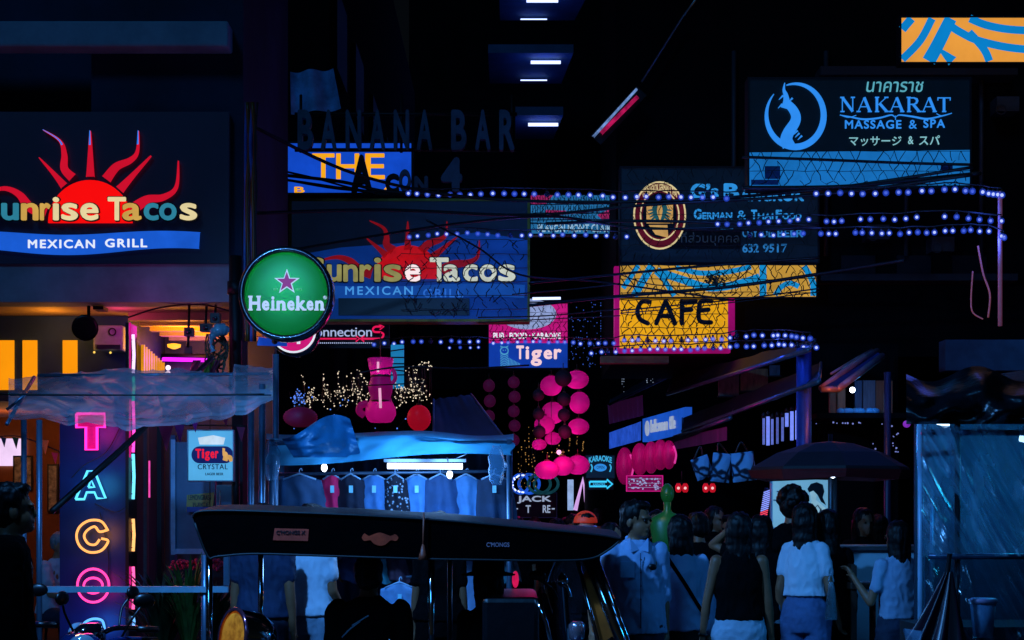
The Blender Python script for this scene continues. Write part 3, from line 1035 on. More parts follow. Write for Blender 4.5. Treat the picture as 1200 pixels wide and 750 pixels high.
def bigcat(m, x, y, k, w):
    """a sitting striped cat drawn in short strokes"""
    for i in range(8):
        t = i / 7
        m.ribbon(fr, smooth([(x - 5 * k, y + (3 + 2.2 * i) * k), (x, y + (5.5 + 2.2 * i) * k), (x + 5 * k, y + (3 + 2.2 * i) * k)], 4), .9 * k, w, w + .004)
    m.ribbon(fr, ell(x, y, 5 * k, 4.5 * k, n=16), 1.4 * k, w, w + .006)
    m.ribbon(fr, [(x - 4 * k, y - 4 * k), (x - 5 * k, y - 6 * k), (x - 2 * k, y - 4.6 * k)], 1.1 * k, w, w + .0065)
    m.ribbon(fr, [(x + 4 * k, y - 4 * k), (x + 5 * k, y - 6 * k), (x + 2 * k, y - 4.6 * k)], 1.1 * k, w, w + .0065)
    m.ribbon(fr, [(x - 2 * k, y - k), (x - 1 * k, y)], 1.0 * k, w, w + .006)
    m.ribbon(fr, [(x + 2 * k, y - k), (x + 1 * k, y)], 1.0 * k, w, w + .006)
    for i in range(9):
        m.ribbon(fr, [(x + (6 + 1.7 * i) * k, y + (9 + i * .9) * k), (x + (5 + 1.7 * i) * k, y + 20 * k)], .8 * k, w, w + .005)
bigcat(m, 591, 411, .92, .01)
m.build('tiger_drawing', CY, r)
t = thing('white_tube_light', 'bright blue white tube light over the magenta pub sign', 'tube light', P(640, 350, 23.6))
m = MB()
m.tube([P(624, 350, 23.6), P(657, 349.5, 23.6)], .018, 8)
m.build('tube', lit('blue_white_tube', ''), t)

# --- connections neon and round bar sign
r = thing('connection_sign', 'dark sign strip with pale letters and a pink arrow shaped S', 'signboard', P(380, 405, 21))
fr = Pl(21)
m = MB()
m.pbox(fr, 360, 376, 456, 408, -.1, 0)
m.build('panel', mat('black_sign_face', '#050608', .5), r)
PKN = lit('hot_pink_letters', '#f01858', .95, .1)
letters(r, fr, [('connection', 362, 384, 436, 394.5, lit('pale_blue_letters', '#b4c4f0', .9, .15), dict(bold=.005, space=.95))])
m = MB()
m.ribbon(fr, smooth([(447, 383), (440, 383), (437, 386), (439, 389), (446, 389.5), (449.5, 392), (447, 396.5), (441, 397), (424, 397)], 4), 2.2, .004, .014)
m.ribbon(fr, [(444, 380.5), (450, 383), (445, 386.5)], 1.6, .0145, .018)
m.ribbon(fr, [(360, 397), (418, 397)], 1.8, .004, .012)
m.ribbon(fr, [(417, 393.5), (421.5, 397), (417, 400.5)], 1.6, .0125, .016)
m.ribbon(fr, [(427, 393.5), (422.5, 397), (427, 400.5)], 1.6, .0125, .016)
m.build('arrow_s', PKN, r)
m = MB()
for i in range(34):
    m.sphere(fr(362 + 2.3 * i, 402, .01), .008, 6, 4)
m.build('bead_lights', lit('pale_blue_letters', ''), r)

# --- round green beer sign
r = thing('round_beer_sign', 'round green beer sign with a purple star in a thick black rim', 'sign', P(336, 400, 13))
fr = Pl(13)
c = P(336, 345, 13)
sy = Vector((0, -1, 0))
m = MB()
m.lathe(c + Vector((0, .14, 0)), [(.30, 0), (.352, .01), (.36, .05), (.36, .19), (.345, .215), (.317, .205), (.317, .16)], 56, 0, sy, close=False)
m.build('rim', mat('black_gloss_rim', '#0b0f14', .25, coat=.4), r)
m = MB()
m.lathe(c + Vector((0, -.02, 0)), [(.316, .0), (.316, .018), (.29, .026), (.2, .035), (.1, .039), (.01, .04)], 56, 0, sy, open0=True)
GF = paper('green_beer_face', '#12983c', .22, scale=2.5)
m.build('face', GF, r)
for dx, dz in ((-.1, .05), (.1, .05), (0, -.08), (0, .13)):
    lamp('tube_glow', c + Vector((dx, .07, dz)), .8, '#c8ffd8', .03, r)
def star(cx, cy, k):
    return [(cx + k * (1 if i % 2 == 0 else .40) * math.sin(math.pi * i / 5), cy - k * (1 if i % 2 == 0 else .40) * math.cos(math.pi * i / 5)) for i in range(10)]
m = MB()
m.prism(fr, star(337.5, 332, 15.5), .055, .068)
m.build('star_edge', lit('pale_star_edge', '#b8d8f0', .95, .1), r)
m = MB()
m.prism(fr, star(337.5, 332, 12), .07, .076)
m.build('star', lit('purple_star', '#86106e', .9, .15), r)
BW = lit('blue_white_letters', '#b9d2f8', .95, .12, 8)
spec = [('H', 293, 348, 307, 365, 1), ('e', 308, 353.5, 317.5, 365, 0), ('i', 319, 348.5, 323.5, 365, 0), ('n', 325, 353.5, 336.5, 365, 0), ('e', 337.5, 353.5, 347, 365, 0), ('k', 348, 348, 360, 365, 0), ('e', 360, 353.5, 369, 365, 0), ('n', 370, 353.5, 381, 365, 0)]
for ch, a, b, c_, e_, _ in spec:
    m = MB()
    m.text(fr, ch, a + .6, b, c_ - .6, e_, bold=.03, w=.062, th=.012)
    stems = {'H': (a + 2.2, c_ - 2.2), 'i': ((a + c_) / 2,), 'n': (a + 2, c_ - 2), 'k': (a + 2, c_ - 2)}.get(ch, ())
    for x in stems:
        m.ribbon(fr, [(x - 2.6, e_ - .9), (x + 2.6, e_ - .9)], 1.9, .062, .0747)
    if ch == 'H':
        for x in stems:
            m.ribbon(fr, [(x - 2.6, b + .9), (x + 2.6, b + .9)], 1.9, .062, .0747)
    m.build('letter', BW, r)
letters(r, fr, [('EST', 322, 339, 327, 341.5, lit('dim_green_letters', '#4fae8a', .9, 0), dict(w=.06)), ('1873', 348, 339, 355, 341.5, lit('dim_green_letters', ''), dict(w=.06)),
                ('\u00ae', 380, 348, 384, 352, BW, dict(w=.062))])
m = MB()
m.tube([P(336, 345, 13.14) , P(318, 345, 13.3), P(290, 345, 13.9)], .03, 8)
m.tube([P(322, 400, 13.2), P(322, 398, 13.16), P(336, 390, 13.15)], .025, 8)
m.build('bracket', M_frame, r)
# --- second round sign below it
r = thing('round_pink_sign', 'round pink and blue sign half hidden under the green beer sign', 'sign', P(342, 418, 13.7))
c = P(345, 388, 13.7)
fr = Pl(13.7)
m = MB()
m.lathe(c + Vector((0, .1, 0)), [(.2, 0), (.205, .02), (.205, .11), (.19, .13)], 40, 0, sy)
m.build('rim', mat('black_gloss_rim', ''), r)
m = MB()
m.lathe(c + Vector((0, -.035, 0)), [(.18, 0), (.18, .012), (.01, .02)], 40, 0, sy)
m.build('face', lit('magenta_round_face', '#d8147c', .9, .2), r)
m = MB()
m.ribbon(fr, ell(345, 388, 25.5, 25.5), 2.2, .06, .068)
m.ribbon(fr, [(351, 393), (351, 404)], 4, .06, .066)
m.build('white_edge', lit('white_backlit', ''), r)
m = MB()
m.prism(fr, [(305, 396), (338, 401), (338, 407), (303, 406)], .07, .09)
m.build('blue_band', lit('cobalt_face', ''), r)

# --- tiger crystal lightbox
CF = lit('pale_blue_lightbox', '#57b4ee', .9, .25, 2)
r, fr = signboard('beer_lightbox', 'pale blue beer lightbox with red lettering on a navy oval, by the neon column', 'lightbox', 221, 505, 273, 563, 14.6, CF, .14, 1.2, mat('white_metal_frame', '#9fb4c2', .4))
m = MB()
m.prism(fr, ell(234, 533, 9.5, 10, 90, 270, 12) + ell(264, 533, 9.5, 10, -90, 90, 12), .003, .008)
m.build('navy_oval', lit('navy_oval', '#14246a', .8, .2), r)
m = MB()
m.prism(fr, [(232, 513), (250, 510), (264, 513), (262, 521), (234, 521)], .003, .006)
m.build('white_glow_patch', lit('white_patch', '#d4ecff', .95, .3, 6), r)
REDL = lit('beer_red_letters', '#f01c3c', .95, .1)
letters(r, fr, [('T', 229.5, 526, 236, 537, REDL, dict(bold=.03, w=.0085)), ('i', 237, 526, 239.5, 537, REDL, dict(bold=.03, w=.0085)), ('g', 240.5, 529, 246, 540, REDL, dict(bold=.03, w=.0085)),
                ('e', 247, 529, 251.5, 537, REDL, dict(bold=.03, w=.0085)), ('r', 252.5, 528.5, 256, 537, REDL, dict(bold=.03, w=.0085)),
                ('CRYSTAL', 232, 544, 267, 550, mat('navy_print', '#10204a', .6), dict(space=1.15)), ('LAGER BEER', 241, 554, 262, 557, mat('navy_print', ''))])
m = MB()
m.ribbon(fr, [(261, 528), (264, 528)], [6, 5], .0085, .014)
m.ribbon(fr, smooth([(263, 530), (265, 535), (264, 540)], 4), [4, 5, 6, 6, 6, 6, 6, 6, 5], .0145, .018)
m.ribbon(fr, smooth([(266, 536), (270, 536), (271, 541)], 4), [4, 5, 5, 5, 5, 5, 5, 4, 3], .0185, .02)
m.build('tiger', lit('tan_tiger', '#e8b060', .9, .3, 14), r)
m = MB()
m.tube([P(276, 500, 14.7), P(276, 650, 14.7)], .035, 8)
m.tube([P(276, 520, 14.7), P(270, 520, 14.7)], .02, 6)
m.tube([P(276, 556, 14.7), P(270, 556, 14.7)], .02, 6)
m.build('post', M_frame, r)

# --- JACK sign, karaoke sign with arrow, deep in the alley
r, fr = signboard('jack_sign', 'black sign with pale letters JACK under a ring of blue lights', 'signboard', 601, 578, 652, 606, 26, mat('black_sign_face', ''), .1, 1, mat('pale_rope_frame', '#5a6a80', .6))
WBL = lit('pale_steel_letters', '#aebfe0', .75, .25, 8)
letters(r, fr, [('JACK', 606, 581, 646, 590, WBL, dict(bold=.03)), ('\u2013', 603, 595.5, 607, 597, WBL), ('T', 616, 592, 622, 601, WBL, dict(bold=.02)), ('RE', 636, 592, 645, 601, WBL, dict(bold=.02)), ('\u2013', 646.5, 595.5, 650, 597, WBL)])
t = thing('blue_ring_lights', 'looped rings of bright blue lights above the black JACK sign', 'ring light', P(627, 580, 25.8))
fr = Pl(25.8)
for i, (cx, rx) in enumerate(((610, 10), (620, 12), (632, 13), (640, 14))):
    m = MB()
    pts = ell(cx, 567, rx, 11, n=24)
    m.tube([fr(x, y, .02 * i) for x, y in pts], .022, 6, caps=False)
    m.build('ring', lit('blue_ring' if i < 2 else 'teal_ring', '#1f5ee8' if i < 2 else '#12424e', .9, .6, 9), t)
m = MB()
for i in range(20):
    a = 80 + 10 * i
    m.sphere(fr(611 + 11 * math.cos(rad(a)) + R.uniform(-1, 4), 567 - 10 * math.sin(rad(a)), .08), .014, 6, 4)
m.build('bulbs', lit('blue_white_tube', ''), t)
r, fr = signboard('karaoke_sign', 'dark blue karaoke sign with arched letters and a lit oval', 'signboard', 687, 534, 720, 560, 25, lit('dark_teal_face', '#08243e', .7, .3), .12, 1)
CYL = lit('cyan_letters', '#3fb4ea', .95, .15)
letters(r, fr, [('KARAOKE', 690, 536, 717, 543, CYL, dict(arc=2.5, bold=.03)), ('OPEN', 699, 546, 708, 549.5, M_blackplas, dict(w=.0145))])
m = MB()
m.prism(fr, ell(703.5, 548, 7.5, 4.5, n=24), .004, .012)
m.build('oval', lit('azure_oval', '#2f8fe8', .95, .1), r)
m = MB()
for x in (692.5, 714.5):
    m.ribbon(fr, smooth([(x, 544), (x + 1.5, 548), (x, 553)], 4), 1.6, .004, .01)
m.build('side_mark', CYL, r)
r = thing('neon_arrow_sign', 'cyan neon arrow pointing down the alley under the karaoke sign', 'neon sign', P(704, 575, 25))
m = MB()
m.pbox(fr, 689, 561, 719, 574, -.05, 0)
m.build('panel', mat('black_sign_face', ''), r)
m = MB()
pts = [(691, 564.5), (711, 564.5), (711, 562), (717.5, 567.3), (711, 572.5), (711, 570), (691, 570), (691, 564.5)]
m.tube([fr(x, y, .03) for x, y in pts], .014, 6)
m.build('arrow_tube', lit('cyan_neon', '#38c4f4', 1.2, 0), r)
letters(r, fr, [('KARAOKE', 695, 566, 709, 569, CYL, dict(bold=.02))])
# ------------------------------------------------------------------ neon column with upright letters
nc = thing('neon_column_sign', 'tall navy column sign with upright neon letters spelling TACOS', 'neon sign', P(110, 750, 15))
fr = Pl(15.0)
NAV = mat('navy_sign_enamel', '#18336b', .35, var=.3, scale=2, bump=.05)
m = MB()
xa, xb, xc = P(70, 0, 15).x, P(147, 0, 15).x, P(165, 0, 15).x
m.box(xa, xb, 15.0, 15.3, .14, P(0, 441, 15).z)
m.build('panel', NAV, nc)
m = MB()
m.box(xb + .002, xb + .03, 14.99, 15.32, .14, P(0, 378, 15).z)
m.build('side_post', M_frame, nc)
def neon(parent, name, paths, ma, r=.011, w=.04, fr=fr):
    m = MB()
    for p in paths:
        m.tube([fr(x, y, w) for x, y in p], r, 8)
    return m.build(name, ma, parent)
NP = lit('magenta_neon', '#ff2aa8', 2.4, 0)
NC_ = lit('cyan_neon_tube', '#5ad8ff', 1.5, 0)
NO = lit('orange_neon', '#ffab5c', 1.5, 0)
NR = lit('rose_neon', '#ff3d94', 2.0, 0)
NB = lit('blue_neon', '#58a8ff', 1.6, 0)
o = neon(nc, 'neon_letter', [[(91, 485), (124, 485), (124, 501), (115, 501), (115, 527), (102, 527), (102, 501), (91, 501), (91, 485)]], NP, .013)
q = MB()
q.prism(fr, [(91, 485), (124, 485), (124, 501), (115, 501), (115, 527), (102, 527), (102, 501), (91, 501)], .003, .02)
q.build('letter_plate', mat('magenta_plate', '#c01080', .4), nc)
neon(nc, 'neon_letter', [[(90, 585), (104, 552), (112, 552), (125, 584), (115, 584), (112, 577), (103, 577), (100, 585), (90, 585)], [(105, 571), (108, 562), (112, 571), (105, 571)]], NC_)
neon(nc, 'neon_letter', [smooth([(128, 622), (120, 611), (106, 610), (95, 617), (91, 628), (95, 640), (106, 647), (120, 645), (128, 634), (120, 631)], 5), smooth([(127, 621), (118, 623), (112, 617), (103, 622), (100, 629), (105, 637), (113, 638), (118, 632)], 5)], NO)
neon(nc, 'neon_letter', [ell(110.5, 686, 18.5, 19.5, n=36), ell(110.5, 686, 11, 9, n=28)], NR)
neon(nc, 'neon_letter', [smooth([(124, 738), (121, 727), (110, 725), (100, 730), (99, 738), (108, 744), (120, 748)], 5), smooth([(116, 738), (110, 734), (106, 737)], 4)], NB)
# loose supply wires of the column
m = MB()
for p in ([(118, 600), (128, 650), (127, 685)], [(112, 590), (135, 600), (147, 595)], [(85, 560), (100, 545), (125, 530), (142, 500)]):
    m.tube([fr(x, y, .03) for x, y in smooth(p, 6)], .004, 5)
m.build('wire', M_cable, nc)
# neon letters seen edge-on on the column's right side
SIDE = [(392, 440, 'white_neon_edge', '#e8c8ff', 1.6), (437, 470, 'green_neon_edge', '#2fd8b0', 1.0), (470, 530, 'pink_neon_edge', '#ff4ac0', 1.8), (532, 585, 'cyan_neon_edge', '#6ad8ff', 1.6),
        (608, 646, 'orange_neon_edge', '#ffb46a', 1.6), (664, 714, 'rose_neon_edge', '#ff5aa0', 1.8), (722, 736, 'blue_neon_edge_tube', '#68b0ff', 1.6)]
for y0, y1, nm, colr, k in SIDE:
    m = MB()
    m.tube([P(156, y0, 15.1), P(157, (y0 + y1) / 2, 15.1), P(156, y1, 15.1)], .014, 8)
    m.build('edge_tube', lit(nm, colr, k, 0), nc)
    m = MB()
    for q in range(4):
        y = lerp(y0, y1, (q + .5) / 4)
        m.tube([P(150, y, 15.05), P(156, y + .5, 15.1)], .006, 5)
    m.build('tube_holder', mat('pink_glass_holder', '#b03a80', .3), nc)
for px, y0, y1, colr, nm in ((152.5, 378, 660, '#c8107a', 'magenta_side_tube'), (175, 540, 583, '#ff50b8', 'pink_outer_tube')):
    m = MB()
    for q in range(3 if px < 160 else 1):
        a, b = (y0, y1) if px > 160 else ((378, 432), (468, 536), (664, 712))[q]
        m.tube([P(px, a, 14.98), P(px, b, 14.98)], .008, 8)
    m.build('side_tube', lit(nm, colr, 1.2, .4, 9), nc)
lamp('neon_glow', P(108, 505, 14.7), 3.0, '#ff20a0', .1, nc)
lamp('neon_glow', P(108, 568, 14.7), 2.24, '#40c0ff', .1, nc)
lamp('neon_glow', P(108, 628, 14.7), 1.92, '#ff9a40', .1, nc)
lamp('neon_glow', P(108, 690, 14.7), 2.56, '#ff3080', .1, nc)
lamp('neon_glow', P(110, 735, 14.7), 2.88, '#3080ff', .1, nc)
lamp('neon_glow', P(168, 385, 15.4), 3.2, '#ff30c0', .1, nc)
# doors and posts behind the column
for i, (px, w_, colr, lb) in enumerate(((168, 4, '#707a80', 'grey door post to the right of the neon column'), (199, 6, '#3a6a90', 'pale blue door post beside the beer lightbox cabinet'), (184, 5, '#1a2026', 'black door post between the two paler posts'))):
    m = MB()
    m.pbox(Pl(16.6), px, 500 + 10 * (i == 1), px + w_, 700, -.1, 0)
    tag(m.build('door_post', mat('post_paint_' + 'abc'[i], colr, .4, .2)), lb, 'door post', 'posts beside the neon column')
cbn = thing('blue_cabinet', 'tall pale blue cabinet with a folded notice standing under the beer lightbox', 'cabinet', P(228, 750, 15.6))
fr = Pl(15.6)
m = MB()
m.pbox(fr, 203, 518, 252, 646, -.4, 0)
m.build('body', mat('blue_grey_enamel', '#4e7896', .4, var=.3, scale=2), cbn)
m = MB()
m.pbox(fr, 201, 515, 206, 650, .003, .03)
m.pbox(fr, 206, 643, 252, 649, .003, .03)
m.build('edge_strip', mat('pale_blue_trim', '#8cc0e0', .35), cbn)
q = thing('notice_card', 'yellowish notice card with dark print taped to the blue cabinet', 'notice', P(235, 600, 15.55))
m = MB()
m.prism(fr, [(220, 580), (252, 577), (250, 598), (219, 600)], .035, .04)
m.build('card', mat('yellow_green_card', '#8d9a58', .6, var=.3, scale=7), q)
letters(q, fr, [('LEMONGRASS', 222, 580, 248, 586, mat('navy_print', ''), dict(w=.042, th=.003)), ('JUICE', 226, 589, 246, 595, mat('navy_print', ''), dict(w=.042, th=.003))])
m = MB()
m.pbox(fr, 220, 594, 250, 600, .046, .05)
m.build('blue_stripe', mat('blue_print', '#2458a8', .5), q)
bx = thing('metal_box', 'blue grey metal box on the wall to the right of the beer lightbox', 'box', P(262, 600, 15))
m = MB()
m.pbox(Pl(15.0), 253, 568, 276, 603, -.25, 0)
m.build('box', mat('blue_grey_enamel', ''), bx, bevel=.01)
m = MB()
m.tube([P(258, 575, 14.97), P(258, 596, 14.97)], .006, 6)
m.build('handle', M_steel, bx)

# AC unit, loudspeaker, small cameras, orange cap lamp, cable knot
ac = thing('air_conditioner', 'white air conditioner unit on the blue wall under the ceiling', 'air conditioner', P(127, 412, 16.9))
fr = Pl(16.9)
m = MB()
m.pbox(fr, 109, 381, 144, 411, -.25, 0)
m.build('case', mat('dirty_white_plastic', '#9fc0d8', .5), ac, bevel=.02)
m = MB()
m.ribbon(fr, ell(132, 389, 4, 4, n=20), 1.2, .003, .02)
for k in range(5):
    m.pbox(fr, 112, 404 + 1.2 * k, 141, 404.5 + 1.2 * k, .003, .012)
m.build('grille', M_blackplas, ac)
m = MB()
m.sphere(fr(111, 413, .02), .012, 8, 6)
m.sphere(fr(130, 413.5, .02), .012, 8, 6)
m.build('indicator', lit('yellow_indicator', '#ffd060', 1.2, 0), ac)
sp = thing('loudspeaker', 'round black loudspeaker hanging under the ceiling edge by the amber windows', 'loudspeaker', P(102, 396, 16))
m = MB()
m.lathe(P(102, 382, 16.2), [(.05, -.1), (.09, -.02), (.12, .1), (.125, .13), (.1, .135)], 20, 0, (.1, -1, -.25))
m.build('horn', M_blackplas, sp)
m = MB()
m.tube([P(104, 356, 16.25), P(104, 372, 16.2), P(108, 380, 16.2)], .018, 6)
m.box(P(112, 0, 16.2).x, P(124, 0, 16.2).x, 16.1, 16.3, P(0, 364, 16.2).z, P(0, 360, 16.2).z)
m.build('bracket', M_frame, sp)
for i, (px, py, w_, h_, st, lb) in enumerate(((221, 389, 10, 10, 18, 'lowest black security camera on a drop rod under the amber ceiling'), (241, 384, 13, 9, 0, 'flat black security camera between the other two'), (252, 373, 11, 12, 0, 'topmost black security camera near the corner post'))):
    r = thing('security_camera', lb, 'camera', P(px, py + h_ / 2, 15.9), group='cameras under the corner building ceiling')
    m = MB()
    m.pbox(Pl(15.9), px - w_ / 2, py - h_ / 2, px + w_ / 2, py + h_ / 2, -.09, .02)
    if st:
        m.tube([P(px, py + 4, 15.9), P(px - 1, py + st, 15.9)], .014, 6)
        m.pbox(Pl(15.9), px - 5, py + st - 2, px + 3, py + st + 7, -.06, .0)
    m.build('case', M_blackplas, r)
    m = MB()
    m.lathe(P(px, py, 15.88), [(.02, 0), (.024, .012), (.012, .016)], 12, 0, (0, -1, 0))
    m.build('lens', mat('lens_glass', '#101820', .08, spec=.9), r)
    m = MB()
    m.tube([P(px, py - h_ / 2, 15.95), P(px + 1, 356, 16.2)], .012, 6)
    m.build('arm', M_frame, r)
kn = thing('cable_knot', 'bulging knot of cables and pale plastic tied to the corner post', 'cables', P(255, 440, 15.2))
m = MB()
for k in range(16):
    a = R.uniform(0, 6.28)
    c = P(254, 408, 15.2)
    m.tube(smooth([c + Vector((R.uniform(-.08, .08), R.uniform(-.06, .06), .12)), c + Vector((.1 * math.cos(a), .08 * math.sin(a), 0)), c + Vector((R.uniform(-.1, .1), R.uniform(-.1, 0), -.12)), c + Vector((R.uniform(-.22, .12), -.05, -R.uniform(.18, .3)))], 5), .008, 5)
m.build('cable_bundle', mat('mixed_cable', '#4a4a36', .5, var=.6, scale=9), kn)
m = MB()
m.tube(smooth([P(266, 388, 15.1), P(258, 386, 15.05), P(250, 392, 15.02), P(247, 402, 15.0), P(250, 412, 15.0)], 6), .05, 12, radii=[.035 + .022 * math.sin(i * .25) + .006 * math.sin(i * 1.9) for i in range(25)])
m.build('plastic_wrap', mat('pale_blue_film', '#7fa8b8', .2), kn)
for i, (dx, colr, nm) in enumerate(((-14, '#b01040', 'red'), (2, '#5f7018', 'olive'), (9, '#7a1030', 'dark_red'))):
    m = MB()
    m.grid(lambda u, v: P(245 + dx + (u - .5) * (10 - 3 * v) - 6 * v, 422 + 16 * v, 15.05 + .03 * math.sin(u * 9 + v * 4)), 5, 6)
    m.build('ribbon', mat('ribbon_' + nm, colr, .6), kn)

# slack thick cable crossing in front of the neon column
CBL = []
def cable(pts, r=.012, label='black cable sagging across the alley in front of the signs', group='overhead cables', name='overhead_cable', ma=None):
    m = MB()
    m.tube(smooth(pts, 8), r, 6)
    o = tag(m.build(name, ma or M_cable), label, 'cable', group)
    return o
cable([P(60, 600, 12.2), P(105, 560, 12.3), P(160, 510, 12.6), P(205, 462, 13.2), P(248, 420, 14.6)], .024, 'thick black cable slanting down in front of the neon letters', None, 'slack_cable')
cable([P(246, 418, 15), P(246, 470, 14.9), P(246, 600, 14.9)], .005, 'thin black wire hanging straight down over the beer lightbox', None, 'hanging_wire')

# cable bundle running down the corner of the building
m = MB()
for k in range(7):
    px = 286 + 2.3 * k
    pts = [P(px + R.uniform(-2, 2), y, 15.7 - .03 * k) for y in (120, 170, 220, 262, 310, 350, 400)]
    m.tube(smooth(pts, 4), .012 + .004 * (k % 3), 6, k % 3)
tag(m.build('downpipe_cables', [M_cable, mat('blue_cable', '#3a66b8', .3), mat('brown_cable', '#7a4a1c', .35)]), 'bundle of dark blue and brown cables running down the corner building edge', 'cables')
m = MB()
m.tube([P(276, 300, 15.6), P(276, 480, 15.6)], .06, 10)
m.tube([P(276, 330, 15.6), P(276, 345, 15.6)], .075, 10)
tag(m.build('corner_pipe', M_frame), 'dark vertical pipe with a collar beside the green beer sign', 'pipe')

# ------------------------------------------------------------------ stall with the plastic awning (left)
st = thing('awning_stall_frame', 'steel tube market stall frame under the crinkled plastic awning', 'stall frame', P(160, 750, 12))
def post(px, y0, y1, Y, r=.016, ma=M_steel, par=st, nm='post'):
    q = MB()
    q.tube([P(px, y0, Y), P(px, y1, Y)], r, 8)
    return q.build(nm, ma, par)
TUBE = mat('blue_grey_tube', '#5c7186', .35, .6)
for px, y0, y1, Y in ((28, 492, 690, 11.8), (46, 492, 692, 11.3), (294, 480, 605, 12.4), (307, 450, 605, 12.2), (323, 415, 620, 12.9), (240, 650, 770, 10.9)):
    post(px, y0, 860, Y, .02 if px < 200 else .024, TUBE)
m = MB()
m.tube([P(8, 497, 11.6), P(40, 442, 12.6)], .014, 8)
m.tube([P(12, 463, 11.4), P(318, 463, 11.6)], .006, 8)
m.tube([P(316, 438, 12.9), P(44, 440, 12.9)], .012, 8)
m.tube([P(8, 480, 11.4), P(30, 462, 11.4)], .01, 8)
m.build('roof_rail', TUBE, st)
m = MB()
m.box(P(35, 0, 10.9).x, P(268, 0, 10.9).x, 10.86, 10.91, P(0, 694, 10.9).z, P(0, 687, 10.9).z)
m.build('counter_rail', mat('pale_blue_rail', '#7da7b8', .4, .3), st)
m = MB()
m.box(P(263, 0, 10.9).x, P(269, 0, 10.9).x, 10.862, 10.908, P(0, 686, 10.9).z, P(0, 648, 10.9).z)
m.build('rail_upright', TUBE, st)
aw = thing('plastic_awning', 'crinkled clear plastic sheet sagging over the stall in front of the neon letters', 'awning', P(160, 500, 11.8))
def awn(u, v):
    px = lerp(10, 320, u)
    top = 445 - 12 * math.sin(u * 3.14) + (-12 if u > .85 else 0)
    bot = 492 + 16 * math.sin(min(1, u * 1.15) * 3.0) - 26 * max(0, u - .8) * 3
    py = lerp(top, bot, v)
    Y = lerp(13.0, 11.45, v) + .05 * noise.noise((u * 4, v * 2, 3)) - .016 * (1 - abs(noise.noise((u * 9 + v * 3, v * 2.2, 7)))) ** 6
    p = P(px, py, Y)
    p.z += .04 * noise.noise((u * 5, v * 1.5, 1)) + .016 * (1 - abs(noise.noise((u * 11 - v * 3, v * 2.5, 2)))) ** 6 + .03 * abs(math.sin(u * 14)) * v * v
    return p
m = MB()
m.grid(awn, 150, 40)
m.build('sheet', plastic_sheet('clear_awning_film', '#c4dcec', .78, .2, (1, 1, 1), 2.0, .25), aw)
# bunting below it
for i, (px, y0, h, colr, nm, lb) in enumerate(((194, 497, 32, '#d01a58', 'crimson', 'large crimson pennant hanging below the plastic awning'), (210, 497, 22, '#c01888', 'magenta', 'magenta pennant beside the large crimson one'),
        (228, 494, 13, '#e02a98', 'pink', 'small pink pennant over the beer lightbox'), (264, 490, 10, '#b01040', 'red', 'small red pennant right above the beer lightbox corner'),
        (282, 500, 18, '#a81048', 'dark_crimson', 'narrow dark crimson strip pennant beside the stall posts'), (52, 515, 18, '#d8731a', 'orange', 'orange pennant in front of the orange restaurant wall'),
        (18, 512, 14, '#3a5a20', 'green', 'green pennant in front of the lit pink window'), (64, 530, 14, '#b01838', 'ruby', 'ruby pennant beside the orange one'), (4, 512, 12, '#1d3350', 'navy', 'navy pennant at the end of the bunting'))):
    q = MB()
    Y = 13.2 if px > 100 else 15
    a, b, c = P(px - h * .28, y0, Y), P(px + h * .28, y0 + 1, Y), P(px + 1, y0 + h, Y - .05)
    e_ = Vector((0, .006, 0))
    q.add([a, b, c, a + e_, b + e_, c + e_], [(0, 1, 2), (5, 4, 3), (0, 3, 4, 1), (1, 4, 5, 2), (2, 5, 3, 0)])
    tag(q.build('pennant', mat('pennant_' + nm, colr, .6, em=colr if nm in ('crimson', 'magenta', 'pink', 'orange') and False else None)), lb, 'pennant', 'bunting pennants')
cable([P(-5, 512, 15.02), P(25, 512, 15.02), P(70, 529, 15.02)], .005, 'thin string holding the pennants before the orange room', None, 'bunting_string')
cable([P(180, 496, 13.22), P(215, 498, 13.22), P(290, 499, 13.22)], .005, 'thin string holding the pink pennants under the awning', None, 'bunting_string')

# plants at the foot of the column
def plant(label, px, py, Y, n, h, colr, spread):
    r = thing('potted_plant', label, 'plant', (P(px, py, Y).x, Y, .13))
    base = P(px, py, Y)
    q = MB()
    q.lathe((base.x, Y, .13), [(.14, 0), (.2, .32), (.21, .36), (.17, .36)], 16)
    q.build('pot', M_dark, r)
    q = MB()
    for k in range(n):
        a = R.uniform(0, 6.28)
        ln = h * R.uniform(.5, 1.1)
        b0 = Vector((base.x, Y, .45))
        tip = b0 + Vector((math.cos(a) * spread * R.uniform(.3, 1), math.sin(a) * spread * R.uniform(.3, 1) , ln))
        mid = (b0 + tip) / 2 + Vector((0, 0, ln * .25))
        pts = smooth([b0, mid, tip], 4)
        side = Vector((-math.sin(a), math.cos(a), 0))
        vv = []
        for i, p in enumerate(pts):
            w_ = .015 * math.sin(math.pi * (.12 + .86 * i / (len(pts) - 1)))
            vv += [Vector(p) - side * w_, Vector(p) + side * w_]
        q.add(vv, [(2 * i, 2 * i + 1, 2 * i + 3, 2 * i + 2) for i in range(len(pts) - 1)], 0, True)
    q.build('leaves', mat('leaf_' + colr.strip('#'), colr, .5, var=.5, scale=8), r)
plant('bushy dark green potted plant right of the neon column', 190, 690, 14.2, 150, .7, '#1f3a1c', .45)
plant('pale green spiky potted plant below the blue cabinet', 221, 690, 14.0, 60, .85, '#3f6a2a', .3)
plant('low dark leafy potted plant near the tuk-tuk post', 250, 700, 14.4, 120, .6, '#22381f', .4)
q = thing('flower_trough', 'trough of crimson flowers behind the plants under the blue cabinet', 'flowers', P(222, 665, 15.1))
m = MB()
m.box(P(198, 0, 15.1).x, P(262, 0, 15.1).x, 15.0, 15.2, P(0, 676, 15.1).z, P(0, 668, 15.1).z)
m.build('trough', M_dark, q)
m = MB()
